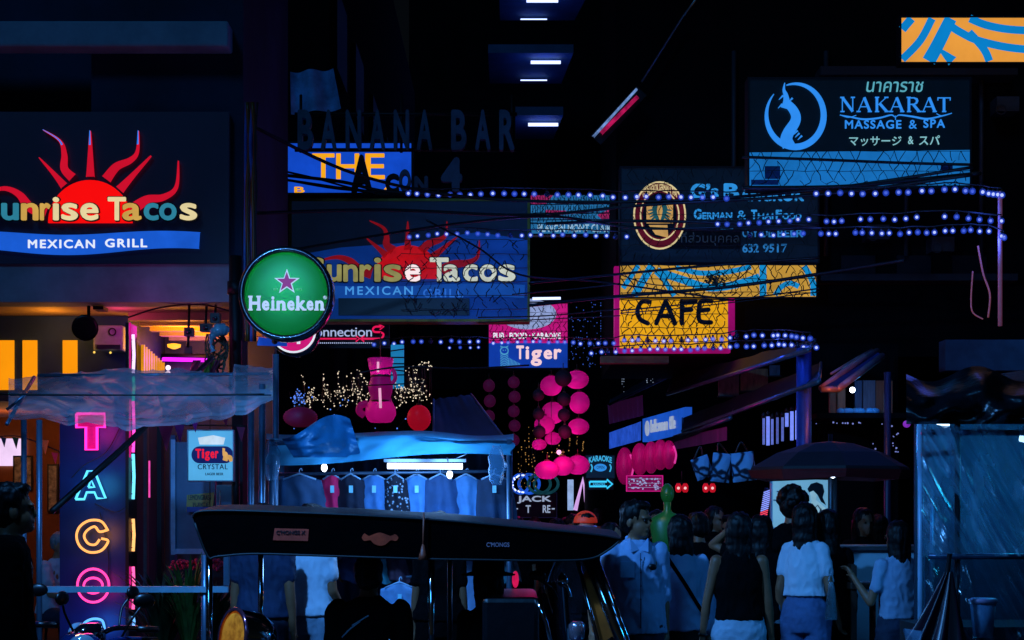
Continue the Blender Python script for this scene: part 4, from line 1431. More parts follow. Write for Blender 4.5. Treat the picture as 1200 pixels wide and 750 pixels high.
for k in range(90):
    m.sphere(P(R.uniform(199, 262), R.uniform(657, 668), R.uniform(14.98, 15.2)), R.uniform(.012, .026), 6, 4)
m.build('blossoms', mat('crimson_petals', '#c01846', .6, var=.5, scale=20), q)

# ------------------------------------------------------------------ clothes stall
cs = thing('clothes_stall', 'market clothes stall under a sagging blue tarpaulin roof', 'stall', P(460, 750, 13))
TARP = paper('blue_tarpaulin', '#4fb4dc', 0, scale=2.5)
def tarp(u, v):
    px = lerp(314, 601, u) + 3 * math.sin(v * 6)
    top = 517 + 3 * math.sin(u * 9) - 4 * math.sin(u * 3.1)
    bot = 541 + 5 * math.sin(u * 5 + 1) - 6 * u
    return P(px, lerp(top, bot, v), 12.35 + .15 * (1 - v) + .04 * noise.noise((u * 8, v * 2, 0)) + .012 * math.sin(u * 40 + v * 5))
m = MB()
m.grid(tarp, 80, 12)
m.build('front_valance', TARP, cs)
m = MB()
m.grid(lambda u, v: P(lerp(312, 602, u), 515 + 2.5 * math.sin(u * 9) - 7 * v * 1.0 - 5 * math.sin(v * 3.1) * abs(math.sin(u * 7)), 12.5 + 2.2 * v) , 60, 10)
m.build('roof_sheet', TARP, cs)
m = MB()
def loose(u, v):
    return P(lerp(330, 410, u) + 14 * v, lerp(500 + 14 * math.cos(u * 4), 536, v), 12.3 - .1 * math.sin(u * 5) + .05 * noise.noise((u * 6, v * 6, 4)))
m.grid(loose, 26, 14)
m.build('loose_flap', mat('deep_blue_tarpaulin', '#2c7aa8', .4, bump=.3), cs)
for px, Y in ((318, 12.5), (597, 12.5), (330, 14.4), (596, 14.4)):
    q = MB()
    q.tube([P(px, 515, Y), (P(px, 515, Y).x, Y, 0)], .022, 8)
    q.build('post', TUBE, cs)
for a_, b_ in ((P(322, 556, 13), P(600, 552, 13)), (P(318, 520, 12.5), P(598, 518, 12.5)), (P(330, 676, 13.6), P(600, 676, 13.6))):
    m = MB()
    m.tube([a_, b_], .013, 8)
    m.build('rail', TUBE, cs)
m = MB()
m.grid(lambda u, v: P(lerp(318, 600, u), lerp(515, 760, v), 14.9 + .06 * math.sin(u * 60)), 90, 4)
m.build('back_sheet', mat('dark_blue_cloth', '#10233c', .8, bump=.2), cs)
# lamps in the stall
t = thing('fluorescent_tube', 'long bright white fluorescent tube under the blue tarpaulin', 'tube light', P(497, 546, 12.6))
m = MB()
m.tube([P(454, 546, 12.6), P(542, 546.5, 12.6)], .022, 10)
m.build('tube', lit('hot_white_tube', '#cfe0ff', 5.0, 0), t)
m = MB()
m.box(P(450, 0, 12.65).x, P(546, 0, 12.65).x, 12.63, 12.69, P(0, 541.5, 12.65).z, P(0, 538, 12.65).z)
m.tube([P(470, 539, 12.66), P(458, 527, 12.6)], .004, 5)
m.tube([P(530, 539, 12.66), P(552, 530, 12.6)], .004, 5)
m.build('fitting', M_steel, t)
lamp('tube_glow', P(470, 550, 12.5), 15, '#74b4ff', .2, t)
lamp('tube_glow', P(525, 550, 12.5), 15, '#74b4ff', .2, t)
for px, py, lb in ((380, 548, 'small glaring bulb on a hanger wire at the dark shirts'), (527, 556, 'small glaring bulb hanging among the blue shirts')):
    t = thing('bare_bulb', lb, 'bulb', P(px, py + 5, 12.7), group='bare bulbs in the clothes stall')
    m = MB()
    m.sphere(P(px, py, 12.7), (.022, .022, .032), 12, 8)
    m.build('glass', lit('hot_white_bulb', '#e8f0ff', 6.0, 0), t)
    m = MB()
    m.tube([P(px, py - 5, 12.7), P(px - 3, py - 20, 12.6)], .005, 5)
    m.lathe(P(px, py - 3, 12.7), [(.014, 0), (.014, .03), (.006, .035)], 8)
    m.build('socket', M_blackplas, t)
    lamp('bulb_glow', P(px, py + 3, 12.5), 2.5, '#74b4ff', .05, t)

# hanging shirts: each on its hanger
def shirt(label, px, w_, colr, nm, y0=556, y1=612, Y=13.0, tg=True, pat=None, lean=0.0, grp='shirts hung in a row in the clothes stall'):
    r = thing('hanging_shirt', label, 'shirt', P(px, y0, Y), group=grp)
    q = MB()
    def f(u, v):
        half = (w_ * 1.26 / 2) * (lerp(.86, 1.06, min(1, v * 1.6)) if v > .06 else .45 + 6 * v)
        x = px + (u - .5) * 2 * half + lean * v
        y = lerp(y0 + 5 * abs(u - .5) * (1 - v), y1 + 3 * math.sin(u * 7 + px), v)
        d_ = .05 * math.sin(u * 3.1416) + .018 * math.sin(u * 17 + px) * v + .012 * noise.noise((u * 6, v * 5, px))
        return P(x, y, Y - d_)
    q.grid(f, 18, 16)
    q.grid(lambda u, v: f(1 - u, v) + Vector((0, .06 + .08 * math.sin(u * 3.14), 0)), 18, 16)
    q.build('cloth', pat or mat('shirt_' + nm, colr, .85, var=.2, scale=5, bump=.2), r)
    q = MB()
    c = P(px, y0 - 2, Y)
    q.tube([P(px - w_ * .42, y0 + 5, Y - .02), P(px, y0 - 2, Y - .02), P(px + w_ * .42, y0 + 5, Y - .02)], .008, 6)
    q.tube(smooth([P(px, y0 - 2, Y - .02), P(px, y0 - 6, Y - .01), P(px + 2, y0 - 8, Y), P(px + 3, y0 - 5, Y)], 4), .004, 5)
    q.build('hanger', mat('pale_hanger_plastic', '#8fb4d0', .4), r)
    if tg:
        q = MB()
        a = P(px - 2, y0 + 12, Y - .075)
        q.box(a.x, a.x + .03, a.y - .004, a.y, a.z - .055, a.z)
        q.build('price_tag', mat('cyan_tag_paper', '#8fd8f0', .5), r)
    return r
def floral(name, a, b):
    m = bpy.data.materials.new(name)
    m.use_nodes = True
    n, l = m.node_tree.nodes, m.node_tree.links
    bs = n['Principled BSDF']
    vo = n.new('ShaderNodeTexVoronoi')
    vo.inputs['Scale'].default_value = 34
    tc = n.new('ShaderNodeTexCoord')
    l.new(tc.outputs['Object'], vo.inputs['Vector'])
    cr = n.new('ShaderNodeValToRGB')
    cr.color_ramp.elements[0].position = .22
    cr.color_ramp.elements[0].color = (*lin(a), 1)
    cr.color_ramp.elements[1].position = .34
    cr.color_ramp.elements[1].color = (*lin(b), 1)
    l.new(vo.outputs['Distance'], cr.inputs[0])
    l.new(cr.outputs[0], bs.inputs['Base Color'])
    bs.inputs['Roughness'].default_value = .85
    return m
SH = [(351, 46, '#35587c', 'slate', 'wide slate blue shirt, first of the hanging row'), (389, 26, '#ff1f62', 'crimson', 'bright crimson shirt in the hanging row'), (411, 28, '#141f36', 'ink', 'ink blue shirt right of the crimson one'),
      (438, 32, '#4680bc', 'sky', 'sky blue shirt left of the flower print one'), (463, 24, None, 'floral', 'dark shirt with a small pale flower print'), (488, 30, '#4a8ac8', 'pale', 'pale blue shirt right of the flower print one'),
      (516, 32, '#274e7c', 'steel', 'steel blue shirt behind the woman with a hair bun'), (546, 30, '#4884bc', 'light', 'light blue shirt second from the stall end'), (579, 36, '#1c3654', 'dusk', 'dark grey blue shirt at the end of the stall row')]
for i, (px, w_, colr, nm, lb) in enumerate(SH):
    shirt(lb, px, w_, colr, nm, 557, 616 + (i % 3), 13.0 + .03 * (i % 2), i not in (0, 6, 7), floral('flower_print', '#9fb8d0', '#10182a') if colr is None else None, 4)
SH2 = [(352, 24, '#b89018', 'mustard', 'mustard yellow shirt on the lower rail'), (383, 22, '#7a4a26', 'brown', 'brown shirt on the lower rail'), (412, 34, '#20345c', 'indigo', 'indigo shirt on the lower rail'),
       (443, 24, '#3c8a98', 'tealcloth', 'teal shirt on the lower rail'), (461, 24, '#5a3a4a', 'plum', 'plum shirt on the lower rail'), (468, 40, '#6f9cc8', 'bag_blue', 'pale blue top with a white label low in front of the lower rail'), (555, 46, '#7a9ac0', 'lilac', 'lilac blue cloth hung low at the stall end'), (590, 26, '#38707c', 'sea', 'sea green cloth at the lower stall corner')]
for i, (px, w_, colr, nm, lb) in enumerate(SH2):
    low = nm == 'bag_blue'
    shirt(lb, px, w_, colr, nm, 684 if low else 650, 750 if low else 682 + 40 * (nm in ('lilac',)), 12.9 if low else 13.6, low, None, 4, 'shirts on the lower rail of the clothes stall')
# clear bags on top of the stall
for i, (px, py, lb) in enumerate(((318, 540, 'crumpled clear bag tied at the left stall post'), (582, 545, 'crumpled clear bag tied near the stall end'))):
    m = MB()
    m.grid(lambda u, v: P(px, py, 12.25) + Vector((.045 * math.cos(u * 6.283) * (.6 + .8 * math.sin(v * 3)) * (1 + .4 * noise.noise((u * 6, v * 5, i))), .06 * math.sin(u * 6.283), .14 - .28 * v)), 20, 14)
    tag(m.build('plastic_bag', mat('blue_clear_film', '#86b8dc', .15, alpha=.4)), lb, 'bag', 'bags tied to the clothes stall')
# ------------------------------------------------------------------ strings of LED bulbs
GLB = bpy.data.materials.new('blue_halo_shell')  # see-through glowing shell that stands for the halo round each bulb
GLB.use_nodes = True
_n, _l = GLB.node_tree.nodes, GLB.node_tree.links
_n.clear()
_o = _n.new('ShaderNodeOutputMaterial')
_t = _n.new('ShaderNodeBsdfTransparent')
_e = _n.new('ShaderNodeEmission')
_e.inputs[0].default_value = (*lin('#2c54f0'), 1)
_e.inputs[1].default_value = .8
_x = _n.new('ShaderNodeMixShader')
_x.inputs[0].default_value = .26
_l.new(_t.outputs[0], _x.inputs[1])
_l.new(_e.outputs[0], _x.inputs[2])
_l.new(_x.outputs[0], _o.inputs[0])
CORE = lit('led_core', '#ccd8ff', 1.6, 0)
BULBS = {}
CORES = [CORE, lit('led_core_mid', '#8fa4f4', 1.0, 0), lit('led_core_dim', '#5f7ae0', .8, 0), mat('dead_led', '#1a2238', .3)]
def bulb_mesh(r0, kind=0):
    r = r0
    if (r0, kind) not in BULBS:
        q = MB()
        q.sphere((0, 0, 0), r * .5, 8, 6, 0)
        q.sphere((0, 0, 0), r * .74, 10, 8, 1)
        q.sphere((0, 0, 0), r, 10, 8, 1)
        q.lathe((0, 0, r * .6), [(r * .4, 0), (r * .4, r * .8), (r * .15, r)], 8, 2)
        BULBS[(r0, kind)] = q.mesh('bulb', [CORES[kind], GLB if kind < 3 else mat('dead_globe', '#2a3450', .2, alpha=.5), M_blackplas])
    return BULBS[(r0, kind)]
def led_string(label, pts, r=.04, skip=0.0, pxs=None, group='strings of white blue bulbs'):
    """bulbs hung along a wire; pts are (px, py, Y), one bulb each"""
    rt = thing('bulb_string', label, 'string lights', P(*pts[0]), group=group)
    q = MB()
    q.tube([P(a, b, c) + Vector((0, 0, r * 1.5)) for a, b, c in pts], .007, 5)
    q.build('wire', M_cable, rt)
    r = r * .76
    b0 = P(*pts[0])
    for t_ in (.2, .55, .9):
        p = pts[int(t_ * (len(pts) - 1))]
        lamp('bulb_glow', P(*p) + Vector((0, -.12, -.1)), 4.0 if len(pts) > 12 else .5, '#3a62ff', .08, rt)
    for k, p in enumerate(pts):
        if skip and R.random() < skip:
            continue
        o = bpy.data.objects.new('bulb', bulb_mesh(r, R.choices((0, 1, 2, 3), (50, 28, 16, 6))[0]))
        o.location = P(*p) - b0
        COL.objects.link(o)
        o.parent = rt
    return rt
def row(x0, y0, Y0, x1, y1, Y1, step, sag=0.0, jit=.8):
    n = max(2, int(abs(x1 - x0) / step))
    o = []
    ph, am = R.uniform(0, 6), R.uniform(.6, 1.5)
    for i in range(n + 1):
        t = i / n
        o.append((lerp(x0, x1, t) + R.uniform(-1.7, 1.7), lerp(y0, y1, t) + am * math.sin(ph + t * abs(x1 - x0) / 22) + R.uniform(-jit, jit), lerp(Y0, Y1, t)))
    return o
led_string('upper bulb string crossing from the blue and yellow sign to the right hand pole', row(477, 227, 18.6, 640, 228, 18, 12.5) + row(653, 229, 18, 850, 232, 17, 12.5) + row(958, 228, 16.6, 1120, 223, 16, 12.5) + row(1130, 224, 15.9, 1152, 225, 15.8, 10) + row(1160, 227, 15.7, 1173, 229, 15.6, 4), .042)
led_string('bulb string hanging across the blue billboard below its dark top', row(479, 277, 18.5, 525, 274, 18.4, 10) + row(535, 274, 18.3, 735, 277, 17.6, 12.5), .038)
led_string('middle bulb string over the food signboard with gaps between its bulbs', row(842, 262, 17, 948, 258, 16.5, 11.5) + row(970, 259, 16.4, 985, 258, 16.3, 12) + row(1008, 257, 16.3, 1075, 254, 16, 13) + row(1108, 254, 15.9, 1174, 259, 15.6, 12), .038)
led_string('lower bulb string over the food signboard beer line ending at the pink pole', row(880, 276, 17, 942, 273, 16.6, 11) + row(963, 274, 16.4, 978, 273, 16.3, 12) + row(1001, 273, 16.3, 1160, 271, 15.8, 10.5) + row(1174, 276, 15.6, 1176, 277, 15.6, 3), .038)
led_string('bulb string passing in front of the pub sign towards the cafe sign bottom', row(440, 403, 20.5, 560, 399, 20, 10.5) + row(577, 401, 19.8, 720, 402, 19, 9.5) + row(730, 400, 18.8, 855, 397, 17.6, 9.5) + row(863, 396, 17.4, 905, 393, 17, 9) + row(912, 393, 16.8, 950, 396, 16.2, 7), .038)
led_string('lowest bulb string running under the cafe sign to the blue steel post', row(694, 413, 18.8, 855, 407, 17.6, 9) + row(863, 406, 17.4, 905, 404, 17, 9) + row(912, 404, 16.8, 955, 407, 16.2, 7), .038)
led_string('short row of four small bulbs beneath the connection sign', row(527, 408, 22, 562, 408, 22, 11), .03)

def pole(name, label, px, y0, Y, r, ma, y1=None, cat='pole'):
    q = MB()
    a = P(px, y0, Y)
    b = P(px, y1, Y) if y1 else Vector((a.x, Y, 0))
    q.tube([a, b], r, 10)
    if not y1:
        q.lathe((a.x, Y, 0), [(r * 2.6, 0), (r * 2.6, .015), (r * 1.2, .04)], 12)
    return tag(q.build(name, ma), label, cat)
pole('light_pole', 'blue steel post carrying the ends of the lower bulb strings', 942, 408, 16.4, .075, mat('blue_steel_post', '#27489a', .4, .3))
pole('string_pole', 'slim pink lit pole at the right end of the upper bulb strings', 1172, 224, 15.7, .02, mat('pink_pole_glow', '#c08a96', .4, em='#7a3a52', k=.3), 382)  # pink light on the pole is put into its colour as emission
cable([P(1140, 318, 15.9), P(1138, 350, 15.9), P(1140, 366, 15.85), P(1152, 374, 15.8)], .007, 'pink cable loop hanging beside the slim pole, the shorter one', None, 'hanging_cable', mat('rosy_cable', '#c0706a', .5, em='#6a302c', k=.6))
cable([P(1146, 288, 15.9), P(1152, 320, 15.9), P(1160, 345, 15.85), P(1158, 372, 15.8)], .009, 'longer pink cable hanging beside the slim pole', None, 'hanging_cable', mat('rosy_cable', ''))

# ------------------------------------------------------------------ pink lanterns
PKL = paper('pink_paper_lit', '#d01698', .26)
PKD = mat('dark_purple_paper', '#180410', .8)
def lantern(label, px, py, rx, ry, Y, ma, group, ribs=True, gold=None):
    c = P(px, py, Y)
    s = Y / FPX
    r = thing('paper_lantern', label, 'lantern', c - Vector((0, 0, ry * s)), group=group)
    q = MB()
    prof = []
    n = 25
    for i in range(n):
        t = math.pi * (.06 + .88 * i / (n - 1))
        k = 1 + (.02 if i % 2 else -.02) * ribs
        prof.append((rx * s * math.sin(t) * k, -ry * s * math.cos(t)))
    q.lathe(c, prof, 28)
    q.build('shade', ma, r)
    q = MB()
    q.lathe(c + Vector((0, 0, ry * s * .96)), [(rx * s * .24, 0), (rx * s * .24, .015), (rx * s * .2, .02)], 12)
    q.lathe(c - Vector((0, 0, ry * s * 1.0)), [(rx * s * .2, 0), (rx * s * .22, .008), (rx * s * .22, .02)], 12)
    q.tube([c + Vector((0, 0, ry * s)), c + Vector((0, 0, ry * s + .08))], .005, 5)
    q.build('cap', mat('gold_brown_trim', '#4a2a1a', .5), r)
    if ma is PKL:
        lamp('bulb_glow', c + Vector((R.uniform(-.3, .3) * rx * s, -.25 * rx * s, -ry * s * .3)), .42 * (rx * s / .14) ** 2, '#ffb8e0', .02, r)
    return r
ORD = ['topmost', 'second', 'third', 'fourth', 'fifth', 'lowest']
Gp = 'pink paper lanterns in the cluster under the pub sign'
for i, (px, py, rx, ry) in enumerate(((646, 452, 13, 12), (648, 484, 14, 13), (638, 498, 12, 11), (648, 514, 9.5, 7.5), (632, 521, 8.5, 6.5))):
    lantern(f'glowing pink lantern, {ORD[i]} of the inner strand under the pub sign', px, py, rx, ry, 21 + .15 * (i % 2), PKL, Gp)
for i, (px, py, rx, ry) in enumerate(((676, 445, 14, 11), (679, 472, 12, 13), (678, 500, 12.5, 9.5))):
    lantern(f'glowing pink lantern, {["topmost", "middle", "lowest"][i]} of the outer strand beside the blue post line', px, py, rx, ry, 21, PKL, Gp)
for i, (px, py, rx, ry, w_) in enumerate(((641, 551, 14.5, 11, 'lowest, in front of the blue ring lights'), (660, 546, 13, 11.5, 'in the middle of the low row'), (677, 545, 14, 11.5, 'touching the karaoke sign'))):
    lantern(f'large low pink lantern {w_}', px, py, rx, ry, 20.5 + .2 * i, PKL, Gp)
Gd = 'unlit dark lanterns among the pink ones'
for i, (px, py, r_, w_) in enumerate(((660, 443, 10, 'between the two topmost pink ones'), (631, 463, 7, 'left of the inner pink strand, upper'), (661, 468, 8, 'between the strands at the second pink lantern'), (631, 485, 7, 'left of the inner pink strand, lower'),
                                     (661, 486, 7.5, 'between the strands at the third pink lantern'), (632, 506, 7.5, 'left of the inner pink strand near its lower end'), (662, 506, 8, 'between the strands near their lower end'))):
    lantern(f'unlit black lantern {w_}', px, py, r_, r_, 20.6, PKD, Gd)
for i in range(5):
    lantern(f'dim purple lantern, {["topmost", "second", "middle", "fourth", "lowest"][i]} of the strand left of the pink cluster', 602 + (i % 2), 448 + 17 * i, 7, 7, 22, mat('dim_purple_paper', '#400a30', .7, em='#2c0420', k=1), 'dim purple lanterns in a strand')
for i in range(4):
    lantern(f'dim purple lantern, {["topmost", "second", "third", "lowest"][i]} of the strand at the stall roof end', 573 + (i % 2), 452 + 18 * i, 7, 7.5, 23, mat('dim_purple_paper', ''), 'dim purple lanterns in a far strand')
for a, b, c, y in ((646, 436, 21, 525), (678, 434, 21, 512), (661, 434, 20.6, 515), (631, 455, 20.6, 515), (602, 440, 22, 530), (573, 444, 23, 520)):
    cable([P(a, b, c), P(a, y, c)], .004, f'thin cord of the lantern strand hung at the {["inner pink", "outer pink", "middle dark", "side dark", "purple", "far purple"][[646, 678, 661, 631, 602, 573].index(a)]} lanterns', None, 'hanging_string')
lamp_host = thing('lantern_lamp', 'hot pink bulb glowing low within the lantern cluster', 'bulb', P(655, 530, 21.3))
m = MB()
m.sphere(P(655, 530, 21.3), .03, 8, 6)
m.build('bulb', lit('pink_white_bulb', '#ff9ad4', 2.0, 0), lamp_host)
lamp('pink_glow', P(655, 528, 20.2), 30, '#ff2090', .3, lamp_host)
# tall pink pot lantern and red lantern over the clothes stall
r = thing('pot_lantern', 'tall glowing pink lantern stacked like a jug over the clothes stall', 'lantern', P(446, 495, 17))
s17 = 17 / FPX
m = MB()
c = P(446, 495, 17)
m.lathe(c, [(.1, 0), (.125, .02), (.155, .08), (.15, .14), (.12, .2), (.10, .25), (.115, .3), (.125, .36), (.105, .42), (.095, .46), (.115, .54), (.13, .635), (.12, .64)], 28)
m.build('shade', PKL, r)
lamp('bulb_glow', c + Vector((.0, -.03, .12)), .5, '#ffb8e0', .02, r)
lamp('bulb_glow', c + Vector((.0, -.03, .5)), .45, '#ffb8e0', .02, r)
m = MB()
m.lathe(c + Vector((0, -.02, .2)), [(.102, 0), (.104, .01), (.102, .02)], 28)
m.lathe(c + Vector((0, -.02, .45)), [(.098, 0), (.1, .01), (.1, .02)], 28)
m.tube([c + Vector((.0, 0, .64)), c + Vector((0, 0, .9))], .006, 5)
m.build('band', mat('gold_brown_trim', ''), r)
m = MB()
m.tube(smooth([P(427, 487, 17), P(421, 482, 17), P(423, 475, 17), P(431, 473, 17)], 5), .035, 8)
m.build('spout', PKL, r)
m = MB()
m.tube(smooth([P(459, 450, 17), P(463, 444, 17), P(462, 436, 17), P(457, 430, 17)], 5), .02, 8)
m.build('handle', PKL, r)
m = MB()
m.tube([P(443, 424, 16.86), P(443, 436, 16.86)], .012, 6)
m.tube([P(445, 455, 16.84), P(446, 478, 16.82)], .014, 6)
m.build('highlight_strip', lit('pale_pink_strip', '#ffb0dc', .9, .3), r)
lantern('rose red barrel lantern hanging at the stall roof beside the pink jug lantern', 491, 490, 14, 15.5, 16.5, paper('rose_red_paper', '#e0163a', .45), None)
lantern('dark purple barrel lantern lying low above the blue tarpaulin', 352, 489, 20, 12, 15.5, mat('wine_paper', '#7a1244', .6, em='#2a0416', k=1), None)
t = thing('lit_sign', 'upright cyan lit panel crossed by cables behind the pink jug lantern', 'sign', P(465, 455, 19))
m = MB()
m.pbox(Pl(19), 458, 404, 473, 455, -.06, 0)
m.build('panel', lit('cyan_panel_face', '#1c86c0', .8, .35, 3), t)
m = MB()
for y in (412, 418, 426, 432, 438):
    m.tube([P(457, y + R.uniform(-2, 2), 18.9), P(474, y + R.uniform(-3, 3), 18.9)], .008, 5)
m.build('bars', M_cable, t)

# fairy lights: gold tangle, blue tangle, dangling gold strings
def fairy(label, pts, r, nm, colr, k=1.0):
    rt = thing('fairy_lights', label, 'fairy lights', P(*pts[0]))
    q = MB()
    for a, b, c in pts:
        if R.random() < .78:
            q.sphere(P(a, b, c), r * R.uniform(.5, 1.05), 5, 4)
    o = q.build('tiny_bulbs', lit(nm, colr, k, 0), rt)
    o['kind'] = 'stuff'
    q = MB()
    q.tube([P(*p) for p in sorted(pts, key=lambda p: p[0])], .0022, 4)
    o = q.build('wire', M_cable, rt)
pt = []
for cx, cy, n, sx, sy in ((363, 466, 46, 5, 6), (381, 464, 30, 4, 7), (397, 462, 40, 6, 8), (418, 456, 46, 5, 9), (425, 464, 30, 6, 4), (470, 462, 50, 6, 7), (488, 455, 46, 6, 9), (492, 462, 30, 6, 7), (455, 460, 26, 6, 6)):
    for _ in range(n):
        pt.append((R.gauss(cx, sx), R.gauss(cy, sy), R.uniform(18.0, 18.6)))
for x0, y0, x1, y1 in ((353, 437, 357, 452), (378, 440, 382, 460), (396, 434, 398, 460), (420, 433, 430, 450), (478, 428, 484, 462), (478, 432, 500, 424), (500, 424, 505, 430), (413, 438, 416, 460), (487, 430, 486, 455)):
    for i in range(13):
        t_ = i / 12
        pt.append((lerp(x0, x1, t_) + R.gauss(0, 1), lerp(y0, y1, t_) + R.gauss(0, 1), 18.2))
fairy('tangled gold fairy lights behind the clothes stall roof', pt, .0085, 'gold_fairy', '#f6e2c4', 1.0)
pt = [(R.gauss(350, 5), R.gauss(466, 5), R.uniform(17.6, 18)) for _ in range(70)] + [(R.uniform(340, 480), R.gauss(488, 12), 17.8) for _ in range(16)]
fairy('blue fairy light tangle to the left of the gold ones', pt, .010, 'blue_fairy', '#5a8cff', 1.0)
pt = [(x + R.gauss(0, .7), y + R.uniform(0, 3), 24) for x in (608, 611, 616, 620, 624, 627) for y in range(496 + R.randint(0, 20), 572, 4) if R.random() < .75]
fairy('gold fairy light curtain hanging left of the pink lanterns', pt, .009, 'dim_gold_fairy', '#b88a4a', .8)
pt = [(x + R.gauss(0, .8), y, 22) for x, a, b in ((654, 514, 528), (667, 510, 530), (676, 512, 524), (683, 518, 530)) for y in range(a, b, 2)] + [(640 + R.uniform(-5, 24), 533 + R.uniform(-4, 2), 22) for _ in range(18)]
fairy('short dangling gold fairy lights under the pink lanterns', pt, .010, 'dim_gold_fairy', '')
pt = [(R.uniform(667, 700), R.uniform(352, 432), 27) for _ in range(90)] + [(704, y, 26) for y in range(355, 432, 3)] + [(716, y, 26) for y in range(275, 350, 3)]  # distant lit windows drawn as a scatter of tiny bulbs
fairy('scatter of faint blue window lights in the dark gap right of the pub sign', pt, .010, 'faint_window_lights', '#3a5cb8', .8)
pt = [(x, y, 26) for x in (729, 731) for y in range(438, 462, 3)] + [(x + R.gauss(0, 1), y, 26) for x in (758, 764) for y in range(432, 450, 2)]
fairy('two faint white fairy strands below the cafe sign', pt, .009, 'faint_white_fairy', '#8fa0b8', .8)
pt = [(1023 + R.uniform(-3, 3), y, 18) for y in (505, 512, 520, 526, 532)] + [(1049 + R.uniform(-4, 4), y + R.uniform(-2, 2), 18) for y in (500, 508, 511, 520, 524, 529) for _ in range(3)] + [(R.uniform(955, 1045), 496 + R.uniform(-1, 1), 18) for _ in range(14)]
fairy('faint violet and white fairy lights beyond the dark umbrella', pt, .011, 'violet_fairy', '#7a86d0', .9)

# ------------------------------------------------------------------ awnings and shopfronts on the far right of the alley
A0, A1 = P(960, 0, 15.5), P(712, 0, 30)
wall = Pl(a=(A0.x, 15.5), b=(A1.x, 30))
DKC = mat('dark_awning_canvas', '#0f1620', .6, var=.4, scale=2, bump=.2)
def awning(label, pts, Ys, ma, edge=None, drop=0.0, emat=None):
    """four-cornered canvas sheet given by pixels and distances, with a bright front bar"""
    r = thing('awning', label, 'awning', P(pts[3][0], pts[3][1], Ys[3]), group='dark awnings over the shops')
    c = [P(p[0], p[1], y) for p, y in zip(pts, Ys)]
    q = MB()
    def f(u, v):
        p = c[0].lerp(c[1], u).lerp(c[3].lerp(c[2], u), v)
        return p - Vector((0, 0, .08 * math.sin(u * math.pi) * math.sin(v * math.pi))) + Vector((0, 0, .02 * noise.noise((u * 9, v * 7, pts[0][0]))))
    q.grid(f, 24, 10)
    q.build('canvas', ma, r)
    q = MB()
    q.tube([f(0, 1), f(.5, 1), f(1, 1)], .025, 8)
    q.tube([f(0, 0), f(0, 1)], .015, 6)
    q.tube([f(1, 0), f(1, 1)], .015, 6)
    q.build('bar', emat or TUBE, r)
    return r
awning('dark awning highest and nearest on the right side, under the lowest bulb string', [(790, 440), (955, 398), (948, 410), (782, 462)], [24, 16.6, 15.9, 23], DKC)
awning('long dark awning with a pale front bar above the blue tube curtain', [(800, 490), (962, 425), (960, 447), (800, 505)], [24.5, 16.8, 15.6, 22.5], DKC)
awning('short far awning with a lit edge above the blue shop sign', [(716, 468), (790, 425), (792, 437), (714, 474)], [31, 26, 25, 29.5], mat('blue_black_canvas', '#16202e', .6))
awning('low dark awning with a pale bar above the striped valance', [(745, 530), (860, 480), (856, 490), (790, 512)], [27, 20, 19.2, 24], DKC)
def cloth(name, label, pts, Ys, ma, cat, folds=22, amp=.05, group=None):
    c = [P(p[0], p[1], y) for p, y in zip(pts, Ys)]
    q = MB()
    q.grid(lambda u, v: c[0].lerp(c[1], u).lerp(c[3].lerp(c[2], u), v) + Vector((0, amp * math.sin(u * folds * 2), 0)), folds * 4, 6)
    return tag(q.build(name, ma), label, cat, group)
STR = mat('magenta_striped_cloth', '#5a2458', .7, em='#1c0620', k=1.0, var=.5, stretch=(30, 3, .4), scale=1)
cloth('striped_curtain', 'magenta and grey striped cloth hanging above the blue curtain', [(712, 474), (753, 463), (754, 487), (714, 497)], [30, 28, 28, 30], STR, 'curtain')
cloth('striped_valance', 'dim magenta striped valance hanging under the low dark awning', [(790, 514), (852, 500), (852, 516), (790, 527)], [24, 20, 20, 24], STR, 'valance')
cloth('blue_curtain', 'bright blue pleated curtain left of the blue shop sign', [(714, 507), (751, 494), (751, 516), (714, 526)], [29.7, 27.6, 27.6, 29.7], lit('blue_curtain_lit', '#2a5ce0', .75, .5, 6), 'curtain', 9)
r = thing('blue_shop_sign', 'slanting blue lit shop sign with a white oval and tall white letters', 'sign', P(778, 520, 26.5))
plv = Pl(a=(P(752, 0, 27.5).x, 27.5), b=(P(803, 0, 24.6).x, 24.6))
m = MB()
m.prism(plv, [(753, 491), (803, 477), (803, 506), (753, 518)], -.1, 0)
m.build('panel', lit('blue_shop_face', '#1e5cd8', .8, .3, 2.5), r)
m = MB()
m.prism(plv, ell(759, 502, 2.6, 9, n=20), .004, .012)
m.build('oval', WBL, r)
wx = 763
for ch, w_ in zip('lolksunan tlle', (1.4, 2.2, 1.4, 2, 2, 2.2, 2.2, 2.2, 2.2, 1.2, 1.8, 1.2, 1.2, 2)):
    if ch != ' ':
        m = MB()
        t_ = (wx - 763) / 28
        m.text(plv, ch, wx, lerp(492 if ch in 'lkt' else 497, 487 if ch in 'lkt' else 492, t_), wx + w_, lerp(507, 502, t_), bold=.02)
        m.build('letter', WBL, r)
    wx += w_ + .3
